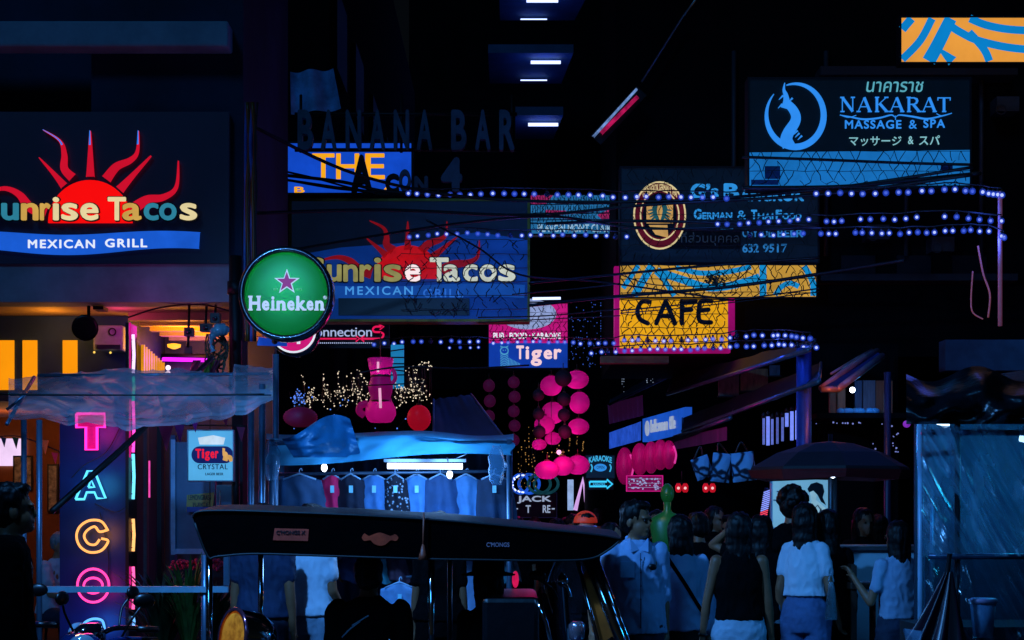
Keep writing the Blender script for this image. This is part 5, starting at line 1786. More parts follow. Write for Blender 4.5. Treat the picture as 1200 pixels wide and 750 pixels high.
# blue light tubes
for i, (px, y0, y1, k) in enumerate(((895, 489, 521, .5), (900, 487, 522, 1), (905, 490, 521, .6), (911, 488, 520, .4), (917, 488, 517, .5), (922, 483, 500, 1), (928, 481, 516, 1.1), (934, 480, 515, 1.2))):
    t = thing('light_tube', f'upright blue light tube, {["first", "second", "third", "fourth", "fifth", "sixth", "seventh", "last"][i]} counting towards the blue steel post', 'tube light', P(px, y1, 17.5), group='row of upright blue light tubes')
    q = MB()
    q.tube([P(px, y0, 17.5), P(px, y1, 17.5)], .013 if k < .9 else .018, 8)
    q.build('tube', lit(f'blue_tube_light_{k}', '#7a90ff', k, .3, 30), t)
    q = MB()
    q.lathe(P(px, y0, 17.5), [(.02, -.01), (.02, .03), (.006, .05)], 8)
    q.build('cap', M_frame, t)
# pink hanging dome shades
for i, (px, py, rx, ry) in enumerate(((732, 546, 10, 22), (750, 538, 10, 19), (763, 536, 9, 19), (774, 533, 9, 18), (784, 533, 8, 17))):
    c = P(px, py, 21.5 - .3 * i)
    s = c.y / FPX
    t = thing('dome_lantern', f'bulging magenta dome lantern, {["first", "second", "middle", "fourth", "last"][i]} counting from the karaoke sign', 'lantern', c, group='magenta dome lanterns in a row')
    q = MB()
    q.lathe(c, [(rx * s * 1.0 * math.sin(rad(a)) * (1 + .03 * (j % 2)), -ry * s * math.cos(rad(a))) for j, a in enumerate(range(8, 176, 7))], 24)
    q.build('shade', paper('magenta_dome_skin', '#b80c74', .32), t)
    lamp('bulb_glow', c + Vector((.02, -.03, .05)), .22, '#ffa0d8', .02, t)
    q = MB()
    q.tube(smooth([c + Vector((rx * s * .75, -rx * s * .72, -ry * s * .6)), c + Vector((rx * s * .98, -rx * s * .45, 0)), c + Vector((rx * s * .6, -rx * s * .8, ry * s * .6))], 5), .012, 6)
    q.build('light_rib', lit('pink_rib', '#f040a8', .9, .2), t)
r, fr = signboard('pink_menu_board', 'magenta edged lit board with white specks below the dome lanterns', 'board', 735, 558, 776, 575, 21, lit('magenta_board', '#8a0c5c', .7, .5, 9), .05, 1, lit('magenta_board_rim', '#d01a86', .9, .2))
m = MB()
for _ in range(50):
    x, y = R.uniform(736, 775), R.uniform(559, 573)
    m.pbox(fr, x, y, x + R.uniform(.8, 3), y + R.uniform(.8, 2), .003, .006)
for y in (561, 566, 571):
    m.pbox(fr, 736, y, 775, y + .4, .001, .0025)
m.build('paper_slips', lit('pale_slips', '#a8b4e8', .8, .4), r)
# printed bags hanging from the awning
PRN = floral('blue_print_cloth', '#10253e', '#86bcec')
_r = PRN.node_tree.nodes['Color Ramp'].color_ramp.elements
_r[0].position, _r[1].position = .04, .10
PRN.node_tree.nodes['Voronoi Texture'].inputs['Scale'].default_value = 6
PRN.node_tree.nodes['Voronoi Texture'].feature = 'DISTANCE_TO_EDGE'
for i, (px, py, w_, h_, rot, lb) in enumerate(((823, 548, 21, 26, .35, 'striped blue printed bag nearest the mannequin in the hanging trio'), (845, 548, 22, 34, -.1, 'middle blue printed bag of the hanging trio'), (871, 547, 28, 34, .12, 'flat square blue printed bag at the end of the hanging trio'))):
    c = P(px, py, 15.5)
    s = 15.5 / FPX
    t = thing('printed_bag', lb, 'bag', c - Vector((0, 0, h_ * s / 2)), group='printed bags hanging under the awning')
    q = MB()
    def bag(u, v, sg):
        a, b = (u - .5) * w_ * s, (v - .5) * h_ * s
        x = a * math.cos(rot) - b * math.sin(rot)
        z = a * math.sin(rot) + b * math.cos(rot)
        d_ = .07 * (max(0, math.sin(u * math.pi)) * max(0, math.sin(v * math.pi))) ** .5 + .012 * noise.noise((u * 6, v * 6, i * 9))
        return c + Vector((x, -sg * d_, z))
    q.grid(lambda u, v: bag(u, v, 1), 14, 14)
    q.grid(lambda u, v: bag(1 - u, v, -1), 14, 14)
    q.build('body', PRN, t)
    q = MB()
    q.tube(smooth([bag(.25, 1, 0), c + Vector((-.02, 0, h_ * s * .5 + .09)), bag(.75, 1, 0)], 6), .008, 6)
    q.build('strap', M_blackplas, t)
for i, (px, lb) in enumerate(((799, 'pair of small red lamps nearer the green mannequin'), (831, 'pair of small red lamps below the printed bags'))):
    t = thing('red_lamp', lb, 'lamp', P(px, 580, 19), group='small red lamps')
    q = MB()
    for dx in (-4, 4):
        q.lathe(P(px + dx, 577, 19), [(.02, 0), (.034, .02), (.036, .07), (.02, .1)], 12)
    q.build('shade', lit('red_lamp_shade', '#c81428', .9, .3), t)
    q = MB()
    for dx in (-4, 4):
        q.sphere(P(px + dx, 572, 18.96), .016, 8, 6)
    q.build('flame', lit('pale_red_flame', '#ffc8c8', 1, 0), t)
    q = MB()
    q.tube([P(px - 6, 566, 19), P(px + 6, 566, 19)], .006, 6)
    q.tube([P(px, 566, 19), P(px, 552, 19)], .004, 5)
    q.build('hook', M_frame, t)
# green mannequin bust
t = thing('mannequin', 'glowing green yellow mannequin bust standing behind the couple', 'mannequin', P(782, 640, 14.5))
c = P(782, 590, 14.5)
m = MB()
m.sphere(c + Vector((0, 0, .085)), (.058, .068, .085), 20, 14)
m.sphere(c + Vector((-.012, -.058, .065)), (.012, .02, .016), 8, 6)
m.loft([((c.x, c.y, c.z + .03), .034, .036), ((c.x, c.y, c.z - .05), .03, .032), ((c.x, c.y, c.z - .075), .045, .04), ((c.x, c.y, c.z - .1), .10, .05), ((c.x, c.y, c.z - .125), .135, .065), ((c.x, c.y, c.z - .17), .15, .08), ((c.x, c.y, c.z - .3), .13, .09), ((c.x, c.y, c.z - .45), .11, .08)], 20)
m.build('bust', mat('green_glow_plastic', '#185a2a', .35, em='#1c7a3c', k=.12, dirt_uneven_glow=.4, scale=5), t)  # green light on the bust is put into the plastic as emission
m = MB()
m.lathe((c.x, c.y, 0), [(.16, 0), (.16, .02), (.02, .04), (.02, c.z - .4)], 14)
m.build('stand', M_frame, t)
lamp('green_glow', P(768, 572, 14.2), .8, '#d8c020', .05, t)
# striped LED pole
t = thing('striped_light_pole', 'slanting striped LED barber pole, blue above and red below', 'sign', P(892, 614, 17))
m = MB()
m.tube([P(893, 614, 17), P(900, 572, 17)], .035, 12)
m.build('tube', mat('dark_glass', '#101020', .2), t)
for k in range(16):
    y = 575 + 2.4 * k
    x = 900 - 7 * (y - 572) / 42
    q = MB()
    q.tube([P(x - 4.5, y + 2.2, 16.955), P(x + 4.5, y - 1.2, 16.955)], .006, 5)
    q.build('light_stripe', lit('blue_stripe_led', '#8a9cff', 1.1, 0) if k < 10 else lit('red_stripe_led', '#ff4a6a', 1.0, 0), t)

# poster screen, its post and lamp
r, fr = signboard('poster_screen', 'pale cyan lit poster with a dark haired model, beside the tall man', 'poster', 905, 561, 971, 618, 15, lit('pale_cyan_poster', '#6fb0d8', .85, .25, 2.5), .06, 1.5, mat('pale_poster_rim', '#9fc4d8', .4))
m = MB()
m.prism(fr, [(946, 573), (950, 567), (957, 565), (964, 568), (966, 576), (964, 583), (968, 592), (962, 588), (958, 580), (953, 575), (948, 577)], .003, .006)
m.build('printed_hair', mat('near_black_print', '#0a1420', .5), r)
m = MB()
m.prism(fr, [(949, 577), (953, 575), (957, 580), (956, 586), (960, 589), (970, 598), (970, 617), (946, 617), (948, 604), (930, 612), (928, 609), (947, 594), (951, 588)], .007, .009)
m.build('printed_figure', lit('print_skin_white', '#8cc0dc', .9, .3, 5), r)
m = MB()
for p in ([(906, 586), (935, 589)], [(910, 576), (930, 578)], [(950, 600), (958, 592), (966, 604)], [(955, 617), (962, 596)]):
    m.ribbon(fr, p, 1.5, .0095, .011)
m.build('print_line', mat('blue_grey_print', '#3a6a88', .5), r)
pole('thin_post', 'thin steel post with a bulb to the right of the lit poster', 978, 556, 14.6, .022, M_steel)
t = thing('bare_bulb', 'glaring white bulb under the edge of the dark umbrella', 'bulb', P(976, 562, 14.2))
m = MB()
m.sphere(P(976, 557, 14.2), .024, 12, 8)
m.build('glass', lit('hot_white_bulb', ''), t)
m = MB()
m.lathe(P(976, 553.5, 14.2), [(.014, 0), (.014, .04), (.004, .05)], 8)
m.build('socket', M_blackplas, t)
lamp('bulb_glow', P(976, 560, 14.1), 7, '#3f9cff', .05, t)
# dark umbrella with red rim
t = thing('market_umbrella', 'wide dark market umbrella with a red underside rim', 'umbrella', (P(973, 0, 14.3).x, 14.3, 0))
c = P(973, 517, 14.3)
m = MB()
prof = [(.02, .0), (.2, -.02), (.45, -.1), (.66, -.22), (.68, -.27)]
m.lathe(c, prof, 8, sm=False, axis=(0, 0, 1))
m.build('canopy', mat('black_umbrella_cloth', '#17141c', .7, bump=.15), t)
m = MB()
n = 8
vv = []
for k in range(n + 1):
    a = 2 * math.pi * k / n
    vv += [c + Vector((.69 * math.cos(a), .69 * math.sin(a), -.245)), c + Vector((.66 * math.cos(a), .66 * math.sin(a), -.31 - .02 * (k % 2)))]
m.add(vv, [(2 * k, 2 * k + 2, 2 * k + 3, 2 * k + 1) for k in range(n)])
m.build('red_rim', mat('red_umbrella_cloth', '#6a1018', .6), t)
m = MB()
m.tube([(c.x, c.y, 0), c + Vector((0, 0, .06))], .02, 10)
for k in range(8):
    a = 2 * math.pi * k / 8
    m.tube([c + Vector((0, 0, -.12)), c + Vector((.6 * math.cos(a), .6 * math.sin(a), -.24))], .006, 5)
m.build('pole', M_frame, t)

# open hatch with an orange lit interior
t = thing('kiosk_hatch', 'kiosk with a tilted shutter frame and orange lit boards above the dark umbrella', 'kiosk', P(1000, 600, 17))
m = MB()
S_ = [(962, 455), (983, 455), (1038, 412), (1020, 412)]
m.tube([P(962, 455, 16.6), P(1010, 420, 17.4), P(1028, 411, 17.8)], .03, 8)
m.tube([P(962, 456, 16.6), P(982, 456, 16.6)], .032, 8)
m.tube([P(982, 456, 16.6), P(1034, 417, 17.6)], .034, 8)
m.tube([P(974, 438, 16.9), P(1002, 421, 17.5), P(1022, 410, 17.9)], .014, 8)
m.build('shutter_frame', mat('rosy_white_steel', '#b09a9a', .35, .3), t)
m = MB()
c4 = [P(966, 452, 16.62), P(980, 453, 16.62), P(1033, 415, 17.6), P(1026, 412, 17.8)]
m.grid(lambda u, v: c4[0].lerp(c4[1], u).lerp(c4[3].lerp(c4[2], u), v), 4, 12)
m.build('shutter', mat('blue_shutter', '#1c3f7a', .5), t)
fr = Pl(18)
for i, (a, b, colr, nm) in enumerate(((972, 980, '#8a4a2a', 'rust'), (981, 990, '#a0603c', 'orange'), (1002, 1010, '#40506a', 'blue'), (1011, 1025, '#5a6470', 'grey'), (1026, 1046, '#8a5a3a', 'brown'))):
    q = MB()
    q.pbox(fr, a, 446 if i else 454, b, 485, -.05, .03 * (i % 2))
    q.build('board', mat('kiosk_' + nm, colr, .6, var=.3, stretch=(8, 1, 1)), t)
m = MB()
m.pbox(fr, 950, 486, 1060, 492, -.3, .35)
m.pbox(fr, 950, 400, 1060, 640, -.5, -.3)
m.build('shell', M_black, t)
m = MB()
for i in range(12):
    x = R.uniform(985, 1030)
    m.sphere(P(x, 482, 17.75), (.05, .03, .035), 8, 6)
m.build('goods', mat('pale_blue_goods', '#4a90b8', .4), t)
m = MB()
m.sphere(P(999, 457, 17.6), .03, 10, 8)
m.build('bulb', lit('hot_white_bulb', ''), t)
lamp('hatch_glow', P(985, 455, 16.1), 6, '#ff7038', .08, t)  # orange light added in front of the hatch to brighten its frame
lamp('hatch_glow', P(1020, 468, 17.5), 2.5, '#40a0ff', .08, t)
pole('thin_post', 'dark blue post standing in front of the kiosk hatch', 1040, 436, 16.5, .035, mat('dark_blue_post', '#1c2c46', .4, .3))
t = thing('round_lamp', 'small violet and pink round lamp beyond the plastic walled stall', 'lamp', P(1062, 500, 16.5))
m = MB()
m.lathe(P(1062, 497, 16.5), [(.02, 0), (.035, .01), (.035, .03), (.02, .04)], 14, 0, (0, -1, 0))
m.build('lens', lit('violet_lamp', '#8a30c8', .9, .5, 20), t)
# pale wall patch high right
# ------------------------------------------------------------------ plastic walled stall on the right
t = thing('plastic_stall', 'market stall walled with clear blue plastic sheets and lit from inside', 'stall', P(1140, 750, 9.6))
FL = plastic_sheet('clear_wall_film', '#8cbcd8', .7, .26, (2.2, 1, .9), 1.6, .25)
def film(x0, x1, y0, y1, Y, seed, nm='plastic_wall', skew=26, ma=None):
    def f(u, v):
        px, py = lerp(x0, x1, u), lerp(y0 + 5 * abs(math.sin(u * 8)) - 2, y1, v)
        s_ = (px * .8 - py * .9) / skew
        a_ = px * .72 - py * .42
        d_ = -.10 * (1 - abs(noise.noise((a_ / 11, (px + 1.4 * py) / 240, seed)))) ** 2 - .10 * (1 - abs(noise.noise((a_ / 30 + 7, (px + py) / 260, seed + 3)))) ** 4 + .01 * noise.noise((px / 7, py / 16, seed + 5))
        return P(px, py, Y + d_)
    q = MB()
    q.grid(f, 120, 120)
    return q.build(nm, ma or FL, t)
film(1080, 1260, 496, 652, 9.75, 1.3)
film(1084, 1260, 652, 790, 9.8, 4.7, ma=plastic_sheet('dark_clear_film', '#2c4c66', .35, .15, (2.2, 1, .9), 2.6, .9))
c0 = P(1078, 500, 9.8)
m = MB()
m.grid(lambda u, v: Vector((c0.x * lerp(9.8, 11.6, u) / 9.8 + .03 * u + .04 * noise.noise((u * 4, v * 7, 9)), lerp(9.8, 11.6, u), lerp(c0.z + .12, .3, v))), 20, 40)
m.build('side_wall', plastic_sheet('side_film', '#3f84b4', .42, .2, (1, 2, .6), 3, .8), t)
for px, y0, Y, ma, r_ in ((1122, 492, 9.7, M_frame, .017), (1079, 470, 9.78, mat('pale_blue_pipe', '#7fa8c4', .35), .018), (1240, 480, 9.7, M_frame, .02), (1092, 480, 11.5, TUBE, .02)):
    a = P(px, y0, Y)
    q = MB()
    q.tube([a, Vector((a.x, Y, 0))], r_, 8)
    q.build('post', ma, t)
for x0, y0, x1, y1, Y in ((1080, 507, 1260, 507, 9.7), (1080, 533, 1122, 530, 9.71), (1088, 652, 1260, 652, 9.66)):
    m = MB()
    m.tube([P(x0, y0, Y), P(x1, y1, Y)], .017, 8)
    m.build('cross_bar', mat('dark_blue_pipe', '#26435e', .35, .3), t)
m = MB()
def lump(u, v):
    px, py = lerp(1062, 1290, u), lerp(438, 497, v)
    return P(px, py + 9 * math.sin(u * 13) * (1 - v), 9.5 + .5 * (1 - v) - .22 * math.sin(v * 3.1) + .12 * noise.noise((u * 9, v * 4, 2)))
m.grid(lump, 60, 20)
m.build('rolled_cover', mat('black_crumpled_plastic', '#0c1016', .3, bump=.5, scale=5), t)
def arch(u, v):
    px = lerp(1140, 1300, u)
    return P(px, 445 - 12 * math.sin(u * 3.1) + 40 * v, lerp(10.6, 9.9, v))
m = MB()
m.grid(arch, 20, 8)
m.build('roof_sheet', mat('dark_teal_sheet', '#17303c', .4, bump=.3), t)
m = MB()
m.tube([P(1088, 487, 10.4), P(1108, 496, 10.1)], .028, 10)
m.tube([P(1196, 512, 10.6), P(1230, 520, 10.6)], .03, 10)
m.build('lamp_tube', lit('hot_cyan_white', '#bfe4ff', 4.0, 0), t)
lamp('tube_glow', P(1100, 506, 10.6), 6, '#30a0ff', .12, t)
lamp('tube_glow', P(1215, 525, 10.7), 26, '#18b8f0', .15, t)
lamp('tube_glow', P(1150, 560, 11.0), 9, '#2080ff', .3, t)
m = MB()
m.box(P(1085, 0, 11.4).x, P(1280, 0, 11.4).x, 11.7, 11.74, .2, P(0, 480, 11.4).z)
m.build('rear_wall', mat('deep_blue_sheet', '#14283e', .7, var=.3, bump=.2), t)
m = MB()
m.box(P(1086, 0, 10).x, P(1280, 0, 10).x, 10.0, 10.7, .3, P(0, 735, 10).z)
m.build('counter', M_dark, t)
b = thing('lidded_bucket', 'pale blue bucket with a pink white lid behind the plastic wall', 'bucket', P(1152, 748, 9.9))
c = P(1152, 747, 9.95)
m = MB()
m.lathe(c, [(.055, 0), (.075, .2)], 20)
m.build('tub', mat('pale_blue_bucket', '#6a9ac0', .4), b)
m = MB()
m.lathe(c + Vector((0, 0, .2)), [(.082, 0), (.085, .02), (.07, .03)], 20)
m.build('lid', mat('pinkish_lid', '#c8b0d8', .4), b)
# folded umbrella
u_ = thing('folded_umbrella', 'big folded dark umbrella with maroon folds leaning by the plastic stall', 'umbrella', (P(1100, 0, 9.4).x, 9.4, 0))
m = MB()
ap = P(1112, 670, 9.4)
def fold(u, v):
    a = u * 6.283
    r_ = (.02 + .2 * v ** 1.1) * (1 + .28 * math.sin(a * 8 + v * 2))
    return Vector((ap.x - .12 * v + r_ * math.cos(a), 9.4 + r_ * math.sin(a) * .7, ap.z - .62 * v - .05 * v * math.sin(a * 4)))
m.grid(fold, 96, 24)
m.build('cloth', mat('maroon_black_nylon', '#2c1220', .35, var=.5, scale=4, sheen=.3), u_)
m = MB()
m.tube([ap + Vector((.005, 0, .1)), Vector((ap.x - .16, 9.4, 0.01))], .014, 8)
m.build('shaft', M_frame, u_)
b = MB()
b.grid(lambda u, v: P(1070 + 16 * (u - .5) * (1.4 - v), 738 + 24 * v, 9.3) + Vector((0, .1 * math.sin(u * 6.28), 0)), 16, 8)
tag(b.build('plastic_bag', mat('blue_clear_film', '')), 'crumpled pale bag on the ground side of the folded umbrella', 'bag')
# counter and bar chair
t = thing('white_counter', 'white cart counter with a steel edge behind the bar chair', 'counter', P(1035, 750, 13.6))
m = MB()
m.box(P(985, 0, 13.6).x, P(1092, 0, 13.6).x, 13.6, 14.3, .25, P(0, 645, 13.6).z)
m.build('body', mat('white_cart_panel', '#9cc8d8', .4, var=.12, scale=2), t, bevel=.01)
m = MB()
m.box(P(983, 0, 13.6).x, P(1094, 0, 13.6).x, 13.56, 14.34, P(0, 644.8, 13.6).z, P(0, 640, 13.6).z)
m.build('top', M_steel, t)
for dx in (990, 1085):
    q = MB()
    q.lathe((P(dx, 0, 13.7).x, 13.75, .13), [(.12, -.03), (.13, -.02), (.13, .02), (.12, .03)], 16, 0, (1, 0, 0))
    q.build('wheel', M_blackplas, t)
t = thing('bar_chair', 'dark wooden bar chair with slatted back standing before the white counter', 'chair', (P(1012, 0, 12.4).x, 12.4, 0))
xa, xb = P(997, 0, 12.4).x, P(1030, 0, 12.4).x
zs = P(0, 690, 12.4).z
for x, y, z1, nm in ((xa, 12.3, P(0, 662, 12.4).z, 'rear_leg'), (xb, 12.3, zs, 'leg'), (xa, 12.62, P(0, 664, 12.4).z, 'rear_leg'), (xb, 12.62, zs, 'leg')):
    q = MB()
    q.box(x - .02, x + .02, y - .02, y + .02, 0, z1)
    q.build(nm, M_wood if nm == 'rear_leg' else mat('red_brown_wood', '#6a2c1c', .5), t)
m = MB()
m.box(xa - .03, xb + .03, 12.26, 12.66, zs, zs + .05)
m.build('seat', M_wood, t, bevel=.008)
m = MB()
m.box(xa - .016, xa + .016, 12.321, 12.599, zs + .14, zs + .18)
m.box(xa - .016, xa + .016, 12.321, 12.599, zs + .06, zs + .1)
m.build('back_rail', M_wood, t)
m = MB()
for z in (.3, .55):
    m.box(xa + .021, xb - .021, 12.29, 12.315, z, z + .04)
    m.box(xa + .021, xb - .021, 12.605, 12.63, z, z + .04)
m.build('stretcher', M_wood, t)
# cloth high on the left alley wall
cloth('hanging_cloth', 'pale blue ragged cloth hanging high beside the banana letters', [(340, 84), (391, 81), (400, 128), (341, 134)], [23, 23, 22.8, 22.8], mat('pale_blue_cloth', '#6f96c0', .8, var=.5, scale=3), 'cloth', 5, .08)

# dim shutters and canvases in the gloom
for i, (a, b, c, e_, Y, colr, nm, lb) in enumerate(((842, 434, 866, 464, 21, '#5a6048', 'olive_grey', 'dim olive grey shutter panel under the highest dark awning'), (868, 432, 900, 458, 21, '#6a6238', 'dull_yellow', 'dull yellowish shutter panel beside the olive grey one'), (902, 428, 914, 440, 21, '#3a5a68', 'teal_grey', 'small teal grey panel right of the yellowish shutter'))):
    t = thing('shutter_panel', lb, 'shutter', P(a, e_, Y), group='dim shutter panels')
    q = MB()
    q.pbox(Pl(Y), a, b, c, e_, -.05, 0)
    q.build('panel', mat('shutter_' + nm, colr, .6, var=.5, scale=5, stretch=(4, 1, 1)), t)
    q = MB()
    q.pbox(Pl(Y), a - 1, e_, c + 1, e_ + 1.5, -.05, .03)
    q.build('sill', M_frame, t)
pw = tag(MB().pbox(Pl(19.5), 1108, 398, 1330, 434, -.3, 0).build('parapet', mat('blue_grey_parapet', '#3c5a72', .8, var=.6, scale=1.5, bump=.3)), 'stained blue grey parapet wall above the plastic walled stall', 'wall')
awning('dark teal canvas slanting down behind the clothes stall roof towards the jack sign', [(508, 468), (552, 462), (596, 520), (508, 520)], [21, 21, 19, 19], mat('teal_black_canvas', '#14262c', .5))
# ------------------------------------------------------------------ tuk-tuk
tk = thing('tuk_tuk', 'black three wheeled tuk-tuk with a wide canvas roof, red stickers and chrome front bars', 'tuk-tuk', (P(480, 0, 10.4).x, 10.4, 0))
YN, YF = 9.8, 11.15
frn = Pl(YN)
top = smooth([(226, 606), (232, 600), (262, 598.5), (320, 600), (420, 604), (520, 610), (620, 619), (700, 627), (728, 632)], 5)
bot = smooth([(728, 632), (712, 645), (690, 655), (640, 657), (560, 656), (500, 655), (400, 652), (300, 649), (256, 652), (243, 651), (226, 606)], 5)
m = MB()
m.prism(frn, [top[0]] + [tuple(p) for p in top[1:]] + [tuple(p) for p in bot[1:-1]], -.018, 0)
m.build('near_valance', M_blackvinyl, tk)
m = MB()
frf = Pl(YN)
def tkp(p, y):
    q = frn(p[0], p[1])
    return Vector((q.x, y, q.z))
L1 = [tkp(p, YF) for p in top]
L2 = [tkp(p, YF) for p in bot[1:-1]]
n = len(L1) + len(L2)
e_ = Vector((0, .018, 0))
ring_ = L1 + L2
m.add(ring_ + [p + e_ for p in ring_], [tuple(range(n)), tuple(range(n, 2 * n))[::-1]] + [(i, n + i, n + (i + 1) % n, (i + 1) % n) for i in range(n)])
m.build('far_valance', M_blackvinyl, tk)
m = MB()
def tkroof(u, v):
    i = v * (len(top) - 1)
    a = int(min(len(top) - 2, i))
    p = tkp(top[a], 0).lerp(tkp(top[a + 1], 0), i - a)
    y = lerp(YN - .004, YF + .02, u)
    return Vector((p.x, y, p.z + .004 + .035 * math.sin(math.pi * u) + .006 * noise.noise((u * 5, v * 14, 3))))
m.grid(tkroof, 14, 60)
m.build('roof', mat('grey_black_canvas', '#101618', .6, bump=.15, scale=8), tk)
for nm_, path in (('top_piping', top[1:]), ('bottom_piping', bot[1:-1])):
    m = MB()
    m.tube([frn(p[0], p[1], .006) for p in path], .007, 6)
    m.build(nm_, mat('worn_black_piping', '#0b0d10', .6), tk)
m = MB()
m.tube([frn(496, 652, .03), frn(497, 600, .03)], .006, 6)
m.lathe(frn(496, 652, .03) - Vector((0, 0, .02)), [(.03, 0), (.022, .03), (.006, .09)], 12)
m.build('aerial', mat('rusty_orange_rod', '#8a3a24', .5), tk)
m = MB()
def rear(u, v):
    p = tkp((lerp(226, 243, v), lerp(606, 651, v)), 0)
    return Vector((p.x - .003, lerp(YN - .002, YF + .018, u), p.z))
m.grid(rear, 6, 6)
m.build('rear_valance', M_blackvinyl, tk)
STK = mat('salmon_red_sticker', '#c8402c', .5, var=.3, scale=14)
m = MB()
m.prism(frn, [(322, 619), (362, 620), (361, 634), (320, 633)], .003, .007)
st_ = m.build('sticker', STK, tk)
q = MB()
q.text(frn, "C'MONGS X", 324, 621.5, 358, 626.5, w=.0085, th=.003, bold=.03)
q.build('lettering', mat('dark_red_print', '#2a0810', .6), st_)
m = MB()
m.prism(frn, smooth([(424, 630), (427, 625), (432, 628), (438, 626), (445, 624), (452, 626), (458, 628), (463, 626), (467, 630), (464, 634), (458, 633), (452, 638), (445, 639.5), (438, 637), (434, 633), (427, 634), (424, 630)], 3)[:-1], .003, .007)
m.build('emblem', mat('orange_red_emblem', '#c03a1c', .5, var=.35, scale=12), tk)
m = MB()
m.text(frn, "C'MONGS", 570, 635.5, 597, 641, w=.003, th=.003, bold=.02)
m.build('lettering', mat('pale_rose_print', '#b08a98', .5), tk)
for px, Y, r_, ma in ((243.5, YN + .05, .019, M_chrome), (505, YN + .05, .02, M_chrome), (518, YF - .1, .018, M_steel), (268, YF - .1, .018, M_chrome)):
    a = frn(px, 648)
    q = MB()
    q.tube([Vector((a.x, Y, a.z + .05)), Vector((a.x, Y, .45))], r_, 12)
    q.build('post', ma, tk)
def tp(px, py, Y):
    return P(px, py, Y)
# front windscreen bars
for (a, b, r_) in (((688, 652), (730, 758), .036), ((698, 652), (738, 758), .016), ((676, 655), (706, 770), .014)):
    q = MB()
    q.tube([tp(a[0], a[1], YN + .12), tp(b[0], b[1], YN + .12), tp(b[0] + 30, b[1] + 90, YN + .12)], r_, 14)
    q.build('windscreen_bar', M_chrome, tk)
m = MB()
m.prism(Pl(YN + .14), [(684, 672), (689, 665), (718, 745), (708, 752), (694, 740)], -.01, .01)
m.build('side_panel', mat('orange_brown_leather', '#c45c1a', .45, var=.3, scale=5), tk)
m = MB()
m.prism(Pl(YF - .35), [(640, 678), (662, 655), (688, 660), (680, 735), (642, 740)], -.004, .004)
m.build('windscreen', mat('scratched_screen', '#9fc0d8', .08, alpha=.22, spec=.9), tk)
# driver's part: bench backs, dash, handlebar, mirror
VN = mat('black_seat_vinyl', '#0b0d12', .35, bump=.1)
m = MB()
a = tp(565, 700, YN + .1)
b = tp(632, 702, YN + .1)
m.box(a.x, b.x, YN + .1, YF - .1, .45, a.z)
m.build('bench_back', VN, tk, bevel=.03)
m = MB()
m.box(tp(256, 0, 10.4).x, tp(420, 0, 10.4).x, YN + .12, YF - .1, .3, .62)
m.build('rear_bench', VN, tk, bevel=.04)
m = MB()
m.prism(Pl(YN + .03), [(232, 775), (232, 900), (800, 900), (790, 780), (700, 770), (640, 775), (560, 790), (420, 790)], -1.2, 0)
m.build('body', mat('dark_blue_gloss_body', '#0c1830', .15, coat=.6), tk)
m = MB()
m.tube([tp(629, 702, YN + .09), tp(640, 730, YN + .08), tp(650, 775, YN + .08)], .014, 10)
m.build('bench_edge', M_chrome, tk)
m = MB()
m.sphere(tp(630, 674, YN + .25), (.05, .02, .03), 18, 12)
m.tube([tp(630, 678, YN + .25), tp(648, 690, YN + .4), tp(660, 715, YN + .5)], .008, 8)
m.build('mirror', M_blackplas, tk)
m = MB()
m.tube(smooth([tp(652, 652, YN + .5), tp(645, 668, YN + .5), tp(640, 690, YN + .45), tp(648, 720, YN + .45)], 5), .01, 8)
m.tube(smooth([tp(660, 672, YN + .4), tp(655, 682, YN + .4), tp(664, 688, YN + .4), tp(668, 700, YN + .4)], 5), .014, 8)
m.lathe(tp(661, 681, YN + .36), [(.01, 0), (.03, .01), (.034, .03), (.02, .05)], 16, 0, (-.3, -1, .3))
m.build('handlebar', M_chrome, tk)
m = MB()
def cowl(u, v):
    return tp(lerp(634, 664, u) + 6 * v, lerp(682, 760, v), YN + .55 - .12 * math.sin(u * 3.14))
m.grid(cowl, 14, 14)
m.build('dash_cowl', mat('gloss_black_cowl', '#0a1018', .1, coat=.8), tk)
m = MB()
m.lathe(tp(676, 752, YN + .2), [(.02, 0), (.045, .02), (.05, .1), (.03, .12)], 16)
m.build('brake_pot', mat('pink_lit_chrome', '#d8b4c0', .2, .8), tk)
m = MB()
m.sphere(tp(604, 679, YF - .1), (.022, .02, .055), 12, 8)
m.build('tail_light', lit('rose_tail_light', '#e01a5c', .9, .4, 20), tk)
for x in (tp(330, 0, 10.4).x, tp(700, 0, 10.4).x):
    q = MB()
    q.lathe((x, 10.45, .26), [(.12, -.09), (.24, -.08), (.26, 0), (.24, .08), (.12, .09)], 24, 0, (0, 1, 0))
    q.build('wheel', M_blackplas, tk)
# chrome drum at its tail
dr = thing('chrome_drum', 'large chrome shelled drum with an orange face beside the steel post', 'lamp drum', P(300, 760, 10))
c = P(281, 748, 9.5)
ax = Vector((-.80, -.58, .14)).normalized()
m = MB()
m.lathe(c - ax * .2, [(.06, 0), (.115, .03), (.155, .1), (.16, .2), (.165, .24)], 36, 0, ax, close=False)
m.build('shell', M_chrome, dr)
m = MB()
m.lathe(c + ax * .035, [(.166, 0), (.172, .008), (.166, .02), (.15, .018)], 36, 0, ax, close=False, open0=True)
m.build('rim', mat('rose_chrome_rim', '#c8708a', .15, .9), dr)
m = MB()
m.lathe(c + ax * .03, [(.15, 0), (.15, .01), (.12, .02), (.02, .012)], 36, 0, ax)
m.build('face', mat('orange_glow_face', '#ff8420', .6, var=.5, scale=16, em='#8a4008', k=.8, dirt_uneven_glow=.6, spec=.1), dr)  # orange glow put into the face; blue light alone turns it purple
m = MB()
